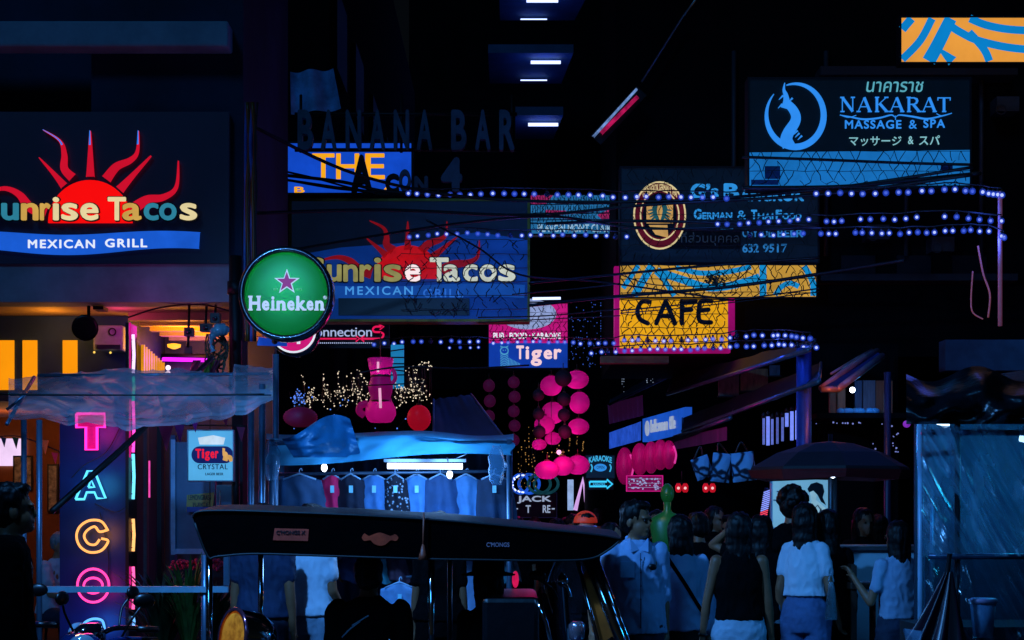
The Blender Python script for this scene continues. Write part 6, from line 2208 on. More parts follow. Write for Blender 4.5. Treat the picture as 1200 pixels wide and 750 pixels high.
m.tube([c - ax * .1 - Vector((0, 0, .1)), c - ax * .1 - Vector((0, 0, 1.0))], .03, 8)
m.build('stand', M_frame, dr)

# ------------------------------------------------------------------ scooters parked at the lower left
def scooter(label, x, y, rz, colr, nm, grp='scooters parked at the lower left'):
    r = thing('scooter', label, 'scooter', (x, y, 0), rz, grp)
    G = mat('gloss_' + nm, colr, .12, coat=.8, var=.1)
    def part(name, fn, ma):
        q = MB()
        fn(q)
        return q.build(name, ma, r, local=True)
    for xx in (-.62, .62):
        def w_(q):
            q.lathe((xx, 0, .24), [(.13, -.05), (.22, -.05), (.24, -.02), (.24, .02), (.22, .05), (.13, .05)], 24, 0, (0, 1, 0))
        part('wheel', w_, M_blackplas)
    def body(q):
        q.loft([((-.35, 0, .35), .38, .12), ((-.36, 0, .55), .40, .16), ((-.38, 0, .70), .38, .14), ((-.4, 0, .74), .34, .12)], 20)
        q.loft([((.28, 0, .3), .1, .17), ((.36, 0, .6), .08, .19), ((.40, 0, .85), .07, .16), ((.42, 0, .93), .05, .1)], 20)
        q.box(-.1, .3, -.15, .15, .28, .34)
    part('body', body, G)
    part('seat', lambda q: q.loft([((-.33, 0, .745), .36, .13), ((-.33, 0, .80), .37, .14), ((-.35, 0, .835), .33, .11)], 20), M_blackvinyl)
    part('front_fender', lambda q: q.loft([((.62, 0, .40), .2, .08), ((.62, 0, .50), .16, .07), ((.6, 0, .53), .08, .04)], 16), G)
    part('fork', lambda q: (q.tube([(.62, .07, .26), (.42, .05, .9)], .02, 8), q.tube([(.62, -.07, .26), (.42, -.05, .9)], .02, 8)), M_chrome)
    hb = part('handlebar', lambda q: (q.tube(smooth([(.30, -.36, 1.02), (.40, -.2, 1.03), (.43, 0, .98), (.40, .2, 1.03), (.30, .36, 1.02)], 5), .015, 8), q.loft([((.43, 0, .93), .08, .11), ((.45, 0, 1.02), .09, .13), ((.42, 0, 1.07), .05, .07)], 16)), G)
    part('grip', lambda q: (q.tube([(.32, -.32, 1.02), (.26, -.44, 1.01)], .02, 8), q.tube([(.32, .32, 1.02), (.26, .44, 1.01)], .02, 8)), M_blackplas)
    part('headlight', lambda q: q.lathe((.5, 0, 1.0), [(.02, 0), (.075, 0), (.07, .03), (.01, .045)], 20, 0, (1, 0, .1)), mat('headlight_glass', '#b8c8d8', .06, .3))
    for s in (-1, 1):
        def mir(q):
            q.tube(smooth([(.38, s * .22, 1.03), (.40, s * .28, 1.14), (.38, s * .33, 1.2)], 4), .007, 6)
            q.sphere((.37, s * .35, 1.23), (.022, .06, .04), 14, 10)
        part('mirror', mir, M_blackplas)
    part('tail_light', lambda q: q.sphere((-.77, 0, .66), (.03, .09, .035), 12, 8), mat('red_lens', '#a01018', .15))
    return r
scooter('gloss blue scooter nearest the dark haired man by the rail', P(75, 0, 9.2).x, 9.2, rad(-65), '#122c66', 'blue')
scooter('gloss black scooter between the blue one and the chrome drum', P(178, 0, 9.4).x, 9.5, rad(160), '#0a0d14', 'black')
scooter('dark violet scooter at the far lower left behind the man', P(10, 0, 10.4).x - .2, 10.6, rad(-80), '#241a3c', 'violet')
m = MB()
m.loft([((P(282, 0, 9.9).x, 9.7, P(0, 790, 9.7).z), .12, .1), ((P(270, 0, 9.7).x, 9.7, P(0, 770, 9.7).z), .05, .05)], 12)

# ------------------------------------------------------------------ people
def remesh(mb, voxel, name, ma, parent, wrinkle=0.0, wscale=9.0, seed=0.0, stretch=(1, 1, .45), passes=4, local=True):
    """fuses the overlapping volumes into one continuous surface, then relaxes it and adds folds"""
    me = mb.mesh('tmp', [])
    ob = bpy.data.objects.new('tmp', me)
    COL.objects.link(ob)
    md = ob.modifiers.new('r', 'REMESH')
    md.mode = 'VOXEL'
    md.voxel_size = voxel
    md.use_smooth_shade = True
    sm = ob.modifiers.new('s', 'SMOOTH')
    sm.factor = .5
    sm.iterations = passes
    dg = bpy.context.evaluated_depsgraph_get()
    m2 = bpy.data.meshes.new_from_object(ob.evaluated_get(dg))
    bpy.data.objects.remove(ob)
    bpy.data.meshes.remove(me)
    m2.name = name
    if wrinkle:
        nn = [v.normal.copy() for v in m2.vertices]
        for v, nrm in zip(m2.vertices, nn):
            c = v.co
            q = Vector((c.x * stretch[0], c.y * stretch[1], c.z * stretch[2])) * wscale
            a = noise.noise(q + Vector((seed, 0, 0)))
            b = abs(noise.noise(q * 2.1 + Vector((0, seed, 3))))
            v.co = c + nrm * wrinkle * (a - 1.2 * b + .3)
    m2.materials.clear()
    m2.materials.append(ma)
    for p in m2.polygons:
        p.use_smooth = True
    o = bpy.data.objects.new(name, m2)
    COL.objects.link(o)
    o.parent = parent
    return o

SKIN = mat('warm_skin', '#b07a5a', .5, var=.12, scale=9)
SKIN2 = mat('tan_skin', '#8a5a3e', .5, var=.12, scale=9)
HAIRM = mat('black_hair', '#060505', .5, var=.5, scale=3, stretch=(18, 18, 2), spec=.25)
HAIRB = mat('brown_hair', '#2c170d', .38, var=.5, scale=3, stretch=(18, 18, 2))
EYE = mat('dark_eye', '#120c0a', .2)

def V(*a):
    return Vector(a)
def hand(q, w, dirv, side, curl=.5, k=1.0):
    """palm with four unequal bent fingers and a thumb; side points to the thumb"""
    d_ = Vector(dirv).normalized()
    sd = (Vector(side) - d_ * Vector(side).dot(d_)).normalized()
    pn = d_.cross(sd).normalized()
    pc = w + d_ * .045 * k
    q.capsule(w, w + d_ * .03 * k, .024 * k, .028 * k, 10)
    q.capsule(pc - sd * .018 * k, pc - sd * .02 * k + d_ * .03 * k, .02 * k, .018 * k, 8)
    q.capsule(pc + sd * .018 * k, pc + sd * .02 * k + d_ * .03 * k, .02 * k, .018 * k, 8)
    for i, ln in enumerate((.068, .078, .073, .056)):
        b0 = w + d_ * .075 * k + sd * (.029 - .0195 * i) * k
        a1 = d_ * math.cos(curl * .6) + pn * math.sin(curl * .6) + sd * (.10 - .07 * i)
        a2 = d_ * math.cos(curl * 1.7) + pn * math.sin(curl * 1.7) + sd * (.08 - .06 * i)
        b1 = b0 + a1.normalized() * ln * .55 * k
        q.capsule(b0 - a1.normalized() * .012, b1, .0098 * k, .0088 * k, 8)
        q.capsule(b1, b1 + a2.normalized() * ln * .5 * k, .0088 * k, .0075 * k, 8)
    t0 = w + d_ * .028 * k + sd * .026 * k
    t1 = t0 + (sd * .75 + d_ * .6 + pn * .25).normalized() * .036 * k
    q.capsule(t0, t1, .0125 * k, .0105 * k, 8)
    q.capsule(t1, t1 + (d_ + sd * .25 + pn * .35 * (1 + curl)).normalized() * .03 * k, .0105 * k, .0088 * k, 8)

def person(label, x, y, H=1.7, rz=0.0, female=False, top=None, top_kind='tee', bottom=None, bottom_kind='trousers', hair='short', hairm=None, skin=None,
           L=None, Rr=None, yaw=0.0, tilt=0.0, sit=0.0, lean=0.0, step=0.0, extra=None, group=None, seed=1.0, vox=.0085, hem=None, wide=1.0):
    """L and Rr: (upper arm direction, forearm direction) for the +x and -x arm; the figure looks towards -y"""
    skin = skin or SKIN
    k = H / 1.7
    rt = thing('person', label, 'person', (x, y, 0), rz, group)
    sw = (.165 if female else .19) * wide
    hipw = .16 if female else .155
    dz = -sit                                # how far the hips drop when seated
    def W(px_, py_, pz):                     # body point with the trunk leaning forward from the hips
        h = pz - .92
        yy = py_ - (lean * h if h > 0 else 0)
        return V(px_ * k, yy * k, (pz + dz) * k)
    def ring(z, rx, ry, cy=0.0, cx=0.0):
        c = W(cx, cy, z)
        return ((c.x, c.y, c.z), rx * k, ry * k)
    sh = {1: W(sw - .02, .01, 1.385), -1: W(-(sw - .02), .01, 1.385)}
    arms = {1: L or ((.12, .03, -1), (.04, -.12, -1)), -1: Rr or ((-.12, .03, -1), (-.04, -.12, -1))}
    AP = {}
    for s in (1, -1):
        u, f = Vector(arms[s][0]).normalized(), Vector(arms[s][1]).normalized()
        e = sh[s] + u * .285 * k
        AP[s] = (sh[s], e, e + f * .245 * k, u, f)
    LP = {}
    for s in (1, -1):
        hp = W(s * .088, .0, .9)
        if sit:
            kn_ = hp + V(s * .06, -.42, .0) * k
            an = V(kn_.x, kn_.y - .02 * k, .09 * k)
        else:
            st_ = step * s
            kn_ = V(s * .095, -.02 - st_ * .5 , .48) * k
            an = V(s * .10, .02 - st_ * .75 if st_ > 0 else .02 - st_ * .9, .085) * k
        LP[s] = (hp, kn_, an)
    hc = W(0, -.015, 1.585)                  # head centre
    cy_, sy_ = math.cos(yaw), math.sin(yaw)
    def hd(a, b, c):                         # a point on the head, turned by yaw and tilted
        b2 = b * math.cos(tilt) + c * math.sin(tilt)
        c2 = -b * math.sin(tilt) + c * math.cos(tilt)
        return hc + V(a * cy_ - b2 * sy_, a * sy_ + b2 * cy_, c2) * k
    # --- body
    q = MB()
    wst = .115 if female else .135
    q.loft([ring(.82, hipw * .8, .095), ring(.92, hipw, .108, .01), ring(1.0, hipw * .95, .1), ring(1.1, wst, .088), ring(1.22, wst + .022, .1), ring(1.32, sw * .86, .105), ring(1.40, sw * .72, .085, .01), ring(1.445, .085, .065, .01), ring(1.475, .056, .056, .008), ring(1.53, .052, .054, .0)], 24)
    for s in (1, -1):
        a, e, w, u, f = AP[s]
        ka = k * (.86 if female else 1.0)
        q.capsule(a, a + u * .1 * k, .054 * ka, .048 * ka, 12)
        q.capsule(a, e, .05 * ka, .037 * ka, 12)
        q.capsule(e, e + f * .08 * k, .037 * ka, .038 * ka, 12)
        q.capsule(e + f * .06 * k, w, .038 * ka, .025 * ka, 12)
        hand(q, w, f, V(-s * .35, -1, .1) if abs(f.y) < .8 else V(-s, 0, .3), .55, k * (.9 if female else 1))
        hp, kn_, an = LP[s]
        q.capsule(hp, kn_, .086 * k, .056 * k, 14)
        q.capsule(kn_, kn_.lerp(an, .35), .054 * k, .055 * k, 12)
        q.capsule(kn_.lerp(an, .3), an, .055 * k, .036 * k, 12)
        q.capsule(an + V(0, .03, -.045) * k, an + V(s * .02, -.16, -.055) * k, .04 * k, .032 * k, 10)
    def hs(a, b, c, r3, n=(16, 12)):
        """ellipsoid on the head"""
        t_ = MB()
        t_.sphere((0, 0, 0), r3, *n)
        q.add([hd(a + v[0], b + v[1], c + v[2]) for v in t_.v], t_.f, 0, True)
    hs(0, .012, .035, (.074, .094, .088), (20, 14))
    hs(0, -.02, -.04, (.058, .066, .076), (18, 12))
    hs(0, -.062, -.088, (.028, .026, .022))
    hs(0, -.088, -.02, (.012, .02, .026))
    hs(0, -.082, .02, (.05, .014, .012))
    hs(0, -.083, -.06, (.022, .012, .008))
    for s in (1, -1):
        hs(s * .074, .01, -.012, (.012, .022, .034), (10, 8))
    remesh(q, vox, 'body', skin, rt)
    q = MB()
    for s in (1, -1):
        q.sphere(hd(s * .031, -.083, .002), .011 * k, 8, 6)
    q.build('eyes', EYE, rt, local=True)
    # --- trousers
    if bottom:
        q = MB()
        q.loft([ring(.80, hipw * .9, .115), ring(.92, hipw + .016, .124, .01), ring(1.0, hipw + .006, .113), ring(1.04, wst + .022, .1)] + ([ring(1.09, wst + .018, .097)] if bottom_kind == 'wide' else []), 24)
        for s in (1, -1):
            hp, kn_, an = LP[s]
            g_ = 1.18 if bottom_kind == 'wide' else 1.0
            if bottom_kind == 'shorts':
                q.capsule(hp, hp.lerp(kn_, .45), .102 * k, .098 * k, 14)
            elif bottom_kind == 'skirt':
                pass
            else:
                q.capsule(hp, kn_, .1 * k, .072 * k * g_, 14)
                q.capsule(kn_, an, .072 * k * g_, .058 * k * g_, 14)
        if bottom_kind == 'skirt':
            q.loft([ring(.45, .24, .2), ring(.8, .19, .15), ring(.95, hipw + .01, .12)], 20)
        remesh(q, .011, {'shorts': 'shorts', 'skirt': 'skirt'}.get(bottom_kind, 'trousers'), bottom, rt, .007, 11, seed, (1, 1, .8), 3)
    # --- top
    if top:
        hz = hem if hem is not None else (.86 if top_kind in ('shirt', 'jacket') else .93)
        g_ = .022 if top_kind == 'jacket' else .014
        q = MB()
        rg = []
        low = [(hz, hipw + .034 + g_, .142), (hz + .06, hipw + .026 + g_, .137), (1.05, max(wst + .04, hipw + .004) + g_, .122)] if hz < .97 else [(hz, wst + .034 + g_, .116), (hz + .03, wst + .028 + g_, .112)]
        for z, rx, ry in low + [(max(1.12, hz + .05), wst + .022 + g_, .105), (1.22, wst + .034 + g_, .112), (1.32, sw * .88 + g_ * .6, .115), (1.40, sw * .76 + g_ * .4, .098), (1.445, .098, .08), (1.465, .072, .072)]:
            rg.append(ring(z, rx, ry, .008))
        q.loft(rg, 26)
        fr_ = {'tee': (.58 if female else .6, 0), 'shirt': (1, .08), 'jacket': (1, .93), 'sleeveless': (0, 0), 'long': (1, .9)}[top_kind]
        for s in (1, -1):
            a, e, w, u, f = AP[s]
            if fr_[0]:
                ks = k * (.84 if female else 1)
                q.capsule(a, a + u * .07 * k, .066 * ks, .064 * ks, 14)
                ee = a + u * (.285 * fr_[0]) * k
                q.capsule(a, ee, .064 * ks, (.06 if fr_[0] < 1 else .054) * ks, 14)
                if fr_[1]:
                    q.capsule(e, e.lerp(w, fr_[1]), .054 * k, .046 * k, 12)
        remesh(q, .0095, {'tee': 'tshirt', 'sleeveless': 'top', 'long': 'sweater'}.get(top_kind, top_kind), top, rt, .011, 10, seed + 4, (1, 1, .6), 3)
        if top_kind == 'shirt':
            q = MB()
            for s in (1, -1):
                c0, c1, c2 = W(0, -.085, 1.40), W(s * .06, -.075, 1.475), W(s * .085, .0, 1.46)
                c3 = W(s * .055, -.105, 1.385)
                q.add([c0, c1, c2, c3, c0 + V(0, .012, 0), c1 + V(0, .012, 0), c2 + V(0, .012, 0), c3 + V(0, .012, 0)], [(0, 3, 2, 1), (4, 5, 6, 7), (0, 1, 5, 4), (1, 2, 6, 5), (2, 3, 7, 6), (3, 0, 4, 7)])
                q.tube([W(s * .055, .05, 1.47), W(0, .075, 1.48)], .018 * k, 8)
            q.build('collar', top, rt, local=True)
            q = MB()
            for i in range(6):
                q.sphere(W(0, -.128 + .004 * abs(i - 2), 1.34 - .085 * i), .006, 8, 6)
            q.tube([W(0, -.118, 1.38), W(0, -.128, 1.2), W(0, -.125, 1.05), W(0, -.13, .9)], .003, 6)
            q.build('button_strip', mat('navy_thread', '#24344e', .7), rt, local=True)
            q = MB()
            c = W(-.085, -.108, 1.28)
            q.box(c.x - .05, c.x + .05, c.y - .012, c.y, c.z - .06, c.z + .05)
            q.build('pocket', top, rt, local=True, bevel=.004)
    # --- hair
    if hair:
        hm = hairm or HAIRM
        q2 = q
        q = MB()
        if hair != 'bald_grey':
            hs(0, .026, .05, (.086, .098, .088), (20, 14))
        if hair == 'short':
            hs(0, .05, .0, (.08, .075, .085))
            hs(0, -.035, .098, (.062, .055, .032))
        elif hair == 'curly':
            for i in range(60):
                a, b = R.uniform(0, 6.28), R.uniform(-.3, 1.5)
                hs(.088 * math.cos(a) * math.cos(b), .03 + .1 * math.sin(a) * math.cos(b) * (1 if math.sin(a) > 0 else .7), .045 + .085 * math.sin(b), (.028, .028, .028), (8, 6))
            hs(0, .05, .0, (.09, .08, .09))
        elif hair == 'bun':
            hs(0, .05, .02, (.08, .075, .07))
            hs(0, .075, .125, (.058, .055, .04))
            for i in range(7):
                hs(.03 * math.cos(i), .075 + .03 * math.sin(i), .135, (.03, .03, .022), (8, 6))
        elif hair in ('long', 'bob'):
            zb = -.42 if hair == 'long' else -.16
            hs(0, .04, .0, (.09, .085, .1))
            n_ = 8
            for i in range(n_):
                t_ = i / (n_ - 1)
                hs(0, .055 + .018 * math.sin(t_ * 3), .0 + zb * t_, (.088 - .034 * t_ * (hair == 'long'), .05 - .012 * t_, .07))
                for s in (1, -1):
                    hs(s * (.066 - .012 * t_), .02 + .015 * t_, .03 + (zb * .75) * t_, (.03, .045, .06), (8, 6))
        elif hair == 'ponytail':
            hs(0, .05, .0, (.082, .078, .085))
            for i in range(8):
                t_ = i / 7
                hs(.01 * math.sin(i), .125 + .02 * math.sin(t_ * 3), .03 - .33 * t_, (.036 - .012 * t_, .034 - .01 * t_, .05))
        elif hair == 'cropped_grey':
            hs(0, .045, .02, (.079, .075, .075))
        remesh(q, .009, 'hair', hm, rt, .010, 36, seed, (1, 1, .14), 2)
    if extra:
        extra(rt, W, hd, AP, k)
    return rt

def wx(px, Y):
    return P(px, 0, Y).x
BLUESH = mat('blue_grey_shirt', '#8fb0d8', .8, var=.12, scale=4, bump=.15)
WHITET = mat('white_cotton', '#c4d4e4', .85, var=.1, scale=4, bump=.12)
PALEB = mat('pale_blue_cotton', '#9ab4d8', .85, var=.1, scale=4, bump=.12)
BLKC = mat('black_cotton', '#060709', .95, var=.4, scale=5, bump=.2, spec=.08)
JEANS = mat('blue_denim', '#4a6590', .85, var=.25, scale=7, bump=.3)
DJEANS = mat('dark_denim', '#18263c', .85, var=.3, scale=7, bump=.3)
LSHORT = mat('pale_denim', '#a8c0d4', .85, var=.2, scale=6, bump=.3)
def gear_watch(side):
    def f(rt, W, hd, AP, k):
        a, e, w, u, ff = AP[side]
        q = MB()
        q.lathe(w - ff * .02, [(.030, -.008), (.033, 0), (.030, .008)], 16, 0, ff)
        q.build('wrist_band', M_blackplas, rt, local=True)
    return f
def badge(rt, W, hd, AP, k):
    q = MB()
    q.sphere(W(.08, -.118, 1.29), (.028, .008, .022), 12, 8)
    q.build('badge', M_blackplas, rt, local=True)
    q = MB()
    q.lathe(AP[-1][1] + AP[-1][4] * .03, [(.052, -.012), (.056, 0), (.052, .012)], 16, 0, AP[-1][4])
    q.build('sleeve_cuff', BLUESH, rt, local=True)
person('man in a pale blue short sleeved shirt with a dark badge, facing the camera', wx(746, 11.4), 11.4, 1.76, rad(8), top=BLUESH, top_kind='shirt', bottom=DJEANS, hair='short', yaw=.75, L=((.1, .05, -1), (.03, -.1, -1)),
       Rr=((-.18, .06, -1), (-.1, -.18, -1)), step=.12, extra=badge, seed=2, skin=SKIN2, wide=.92)
def strap(rt, W, hd, AP, k):
    q = MB()
    pts = [W(.12, -.1, 1.36), W(.115, .0, 1.455), W(.10, .105, 1.40), W(.0, .15, 1.24), W(-.10, .15, 1.08), W(-.18, .09, .98)]
    q.tube(smooth(pts, 6), .014, 6)
    q.build('bag_strap', M_blackvinyl, rt, local=True)
person('woman in a pale blue top with a black strap across her back', wx(797, 11.9), 11.9, 1.66, rad(186), True, PALEB, 'long', mat('black_skirt_cloth', '#0c0d12', .85, bump=.2), 'trousers', 'bob', None, None, seed=5, extra=strap,
       L=((.2, .0, -1), (.1, -.1, -1)), Rr=((-.2, .0, -1), (-.05, -.25, -1)), hem=.9)
person('person in a sleeveless black top and pale denim shorts seen from behind', wx(866, 11.5), 11.5, 1.68, rad(176), True, BLKC, 'sleeveless', LSHORT, 'shorts', 'long', None, SKIN2, seed=8, hem=.985, extra=gear_watch(1),
       L=((.24, .05, -1), (.12, -.05, -1)), Rr=((-.16, .0, -1), (-.1, -.2, -1)), wide=1.05)
def glint(rt, W, hd, AP, k):
    q = MB()
    w, f = AP[-1][2], AP[-1][4]
    q.box(w.x - .03, w.x + .03, w.y - .06, w.y - .05, w.z - .02, w.z + .1)
    q.build('phone', mat('phone_glass', '#0a1420', .1, em='#6aa8ff', k=.6), rt, local=True)
person('woman in dark clothes with one forearm raised to her hair beside the tall man', wx(892, 12.6), 12.6, 1.66, rad(150), True, BLKC, 'tee', BLKC, 'trousers', 'long', None, SKIN2, seed=11,
       L=((.9, -.1, .35), (-.75, .25, .55)), Rr=((-.15, -.1, -1), (-.1, -.8, .1)))
person('tall curly haired man in dark clothes in front of the lit poster', wx(929, 13.1), 13.1, 1.87, rad(170), False, BLKC, 'tee', BLKC, 'trousers', 'curly', None, SKIN2, seed=14, wide=1.1)
person('woman in a white t-shirt and high blue jeans seen from behind', wx(944, 12.4), 12.4, 1.75, rad(150), True, WHITET, 'tee', JEANS, 'wide', 'long', HAIRM, SKIN2, seed=17, hem=1.06, wide=.88, L=((.2, .1, -1), (.06, -.3, -1)), Rr=((-.24, .1, -1), (-.1, -.5, -1)))
person('companion in a black jacket right beside the white t-shirt woman', wx(969, 12.5), 12.5, 1.7, rad(195), True, BLKC, 'jacket', BLKC, 'trousers', 'long', None, None, seed=21)
person('woman with long dark hair in a pale grey top beside the plastic walled stall', wx(1052, 12.1), 12.1, 1.62, rad(205), True, mat('grey_blue_cotton', '#88a4c0', .85, var=.12, bump=.12), 'tee', DJEANS, 'wide', 'long', None, SKIN2, seed=24, hem=.99, wide=1.06,
       L=((.25, -.15, -1), (.2, -.75, .9)), Rr=((-.18, .05, -1), (-.1, -.3, -1)))
for (px, py, lb, Y, w_, h_) in ((911, 712, 'pale carrier bag held by the tall man', 12.5, 13, 36), (974, 704, 'shiny clear carrier bag hanging beside the white t-shirt woman', 12.15, 13, 44)):
    m = MB()
    c = P(px, py, Y)
    s = Y / FPX
    m.grid(lambda u, v: c + Vector((w_ * s * .5 * math.cos(u * 6.283) * (.35 + .75 * v ** .7) * (1 + .3 * noise.noise((u * 7, v * 3, px))), .05 * math.sin(u * 6.283) * (.3 + v), h_ * s * (.5 - v))), 28, 16)
    m.tube(smooth([c + Vector((-.02, 0, h_ * s * .5)), c + Vector((0, 0, h_ * s * .5 + .06)), c + Vector((.02, 0, h_ * s * .5))], 4), .006, 5)
    tag(m.build('carrier_bag', mat('shiny_pale_film', '#7fa0b0', .18, alpha=.5)), lb, 'bag', 'bags carried by the people')
# left
person('dark haired man in a black jacket standing at the left edge, seen from the side', wx(12, 8.6), 8.6, 1.83, rad(112), False, BLKC, 'jacket', DJEANS, 'trousers', 'short', HAIRM, SKIN2, seed=31, tilt=.1)
person('grey haired man in a white shirt seated in the orange lit restaurant', wx(62, 16.6), 16.6, 1.68, rad(60), False, WHITET, 'tee', DJEANS, 'trousers', 'cropped_grey', mat('grey_hair', '#8a8c90', .5, stretch=(18, 18, 2), scale=3), SKIN, seed=34, sit=.2, lean=.15, L=((.1, -.4, -1), (0, -1, -.1)), Rr=((-.1, -.4, -1), (0, -1, -.1)), vox=.011)
t = thing('bar_stool', 'dark stool carrying the grey haired man in the restaurant', 'stool', (wx(62, 16.6), 16.6, 0))
m = MB()
m.lathe((wx(62, 16.6), 16.6, .58), [(.18, 0), (.19, .02), (.18, .05)], 18)
m.build('seat', M_wood, t)
for i in range(4):
    a = i * 1.5708 + .78
    q = MB()
    q.tube([(wx(62, 16.6) + .12 * math.cos(a), 16.6 + .12 * math.sin(a), .6), (wx(62, 16.6) + .18 * math.cos(a), 16.6 + .18 * math.sin(a), 0.13)], .016, 6)
    q.build('leg', M_frame, t)
# at the clothes stall
person('man in a white t-shirt with his back turned, looking at the hanging shirts', wx(364, 12.4), 12.4, 1.74, rad(150), False, WHITET, 'tee', mat('pale_grey_shorts', '#7f94a8', .85, bump=.2), 'trousers', 'short', None, SKIN2, seed=41, wide=.88, L=((.14, -.1, -1), (.0, -.7, -.6)), Rr=((-.14, -.05, -1), (.1, -.6, -.6)))
person('woman with her hair tied in a top bun standing by the hanging shirts', wx(515, 12.5), 12.5, 1.66, rad(180), True, BLKC, 'tee', BLKC, 'trousers', 'bun', HAIRM, SKIN2, seed=44)
person('dark haired person half hidden behind the rear of the tuk-tuk roof', wx(309, 12.1), 12.1, 1.74, rad(165), False, mat('navy_cotton', '#1c2c4a', .85, bump=.2), 'tee', DJEANS, 'trousers', 'short', HAIRM, SKIN2, seed=47)
def stripes(rt, W, hd, AP, k):
    q = MB()
    for i in range(5):
        q.tube([W(-.15 + .055 * i, .152 - .004 * i, 1.22 - .03 * i), W(-.03 + .055 * i, .165 - .006 * i, 1.13 - .03 * i)], .0045, 5)
    for i in range(3):
        q.tube([W(-.02 + .05 * i, .137, 1.36 - .035 * i), W(.08 + .03 * i, .13, 1.30 - .035 * i)], .0045, 5)
    q.build('jacket_stripe', mat('pale_reflective_stripe', '#a8b8c8', .4), rt, local=True)
person('passenger in a black jacket with thin pale stripes, seated under the tuk-tuk roof', wx(433, 10.25), 10.2, 1.7, rad(176), False, BLKC, 'jacket', BLKC, 'trousers', 'short', HAIRM, SKIN2, seed=51, sit=.27, extra=stripes, wide=1.12)
def hat(rt, W, hd, AP, k):
    q = MB()
    c = hd(0, .02, .075)
    q.lathe(c, [(.16, -.012), (.165, -.004), (.1, .012), (.095, .075), (.07, .095), (.02, .1)], 28)
    q.build('hat', BLKC, rt, local=True)
person('dark figure with long hair and a flat brimmed hat seated in the tuk-tuk', wx(572, 10.35), 10.35, 1.66, rad(200), True, BLKC, 'jacket', mat('crimson_skirt', '#6a0f34', .8), 'skirt', 'long', HAIRM, SKIN2, seed=54, sit=.30, extra=hat)
# middle
def cap(rt, W, hd, AP, k):
    q = MB()
    t_ = MB()
    t_.sphere((0, 0, 0), (.095, .105, .092), 20, 14)
    q.add([hd(v[0], v[1] + .01, max(v[2], -.005) + .055) for v in t_.v], t_.f, 0, True)
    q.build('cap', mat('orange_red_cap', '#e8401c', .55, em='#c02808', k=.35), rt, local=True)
    q = MB()
    q.tube([hd(-.07, -.088, .02), hd(0, -.11, .022), hd(.07, -.088, .02)], .012, 8)
    q.build('glasses', mat('pink_glare_glasses', '#d0b0c0', .1, .6), rt, local=True)
person('person in a bright orange red cap with pale glasses behind the tuk-tuk front', wx(686, 13.2), 13.2, 1.68, rad(5), False, BLKC, 'tee', BLKC, 'trousers', 'short', None, SKIN, seed=61, extra=cap)
def specs(rt, W, hd, AP, k):
    q = MB()
    for s in (1, -1):
        q.tube([hd(s * .034 + .024 * math.cos(a * .5236), -.098, .003 + .02 * math.sin(a * .5236)) for a in range(13)], .003, 5, caps=False)
    q.tube([hd(-.012, -.1, .006), hd(.012, -.1, .006)], .003, 5)
    q.build('glasses', M_blackplas, rt, local=True)
person('dark haired woman in round glasses just behind the blue shirted man', wx(716, 12.9), 12.9, 1.60, rad(30), True, BLKC, 'tee', BLKC, 'trousers', 'bob', None, SKIN, seed=64, extra=specs)
for i, (px, Y, H, rz_, lb) in enumerate(((606, 19, 1.63, 10, 'dark figure below the JACK sign, nearest the clothes stall post'), (626, 21, 1.62, -20, 'dark figure right of the JACK sign lettering'), (672, 18, 1.66, 30, 'dark figure in front of the pale lit doorways'),
                                  (838, 17, 1.74, 40, 'dark figure far back under the printed bags'), (856, 15.2, 1.66, -30, 'dark figure with a lit phone behind the shorts wearer'), (1030, 15.6, 1.66, 160, 'dark figure in the gloom by the white counter'), (700, 22, 1.72, 170, 'dark figure walking away below the neon arrow'), (652, 16.5, 1.62, 190, 'dark figure with its back turned between the JACK sign and the orange red cap'), (664, 20, 1.62, 20, 'short dark figure below the low pink lanterns'),
                                  (770, 15.5, 1.70, -15, 'dark figure just left of the green mannequin'), (818, 14.2, 1.68, 200, 'dark figure with its back turned below the pair of red lamps'), (1012, 15, 1.72, 15, 'dark figure beyond the bar chair, facing the camera'))):
    person(lb, wx(px, Y), Y, H, rad(rz_), i % 2 == 1, BLKC if i != 2 else DJEANS, 'tee', BLKC, 'trousers', 'short' if i % 2 == 0 else 'bob', None, SKIN2, seed=70 + i, vox=.013, Rr=((-.15, -.1, -1), (.1, -.9, .3)) if i == 4 else None, extra=glint if i == 4 else None, group='dark figures deeper in the alley')

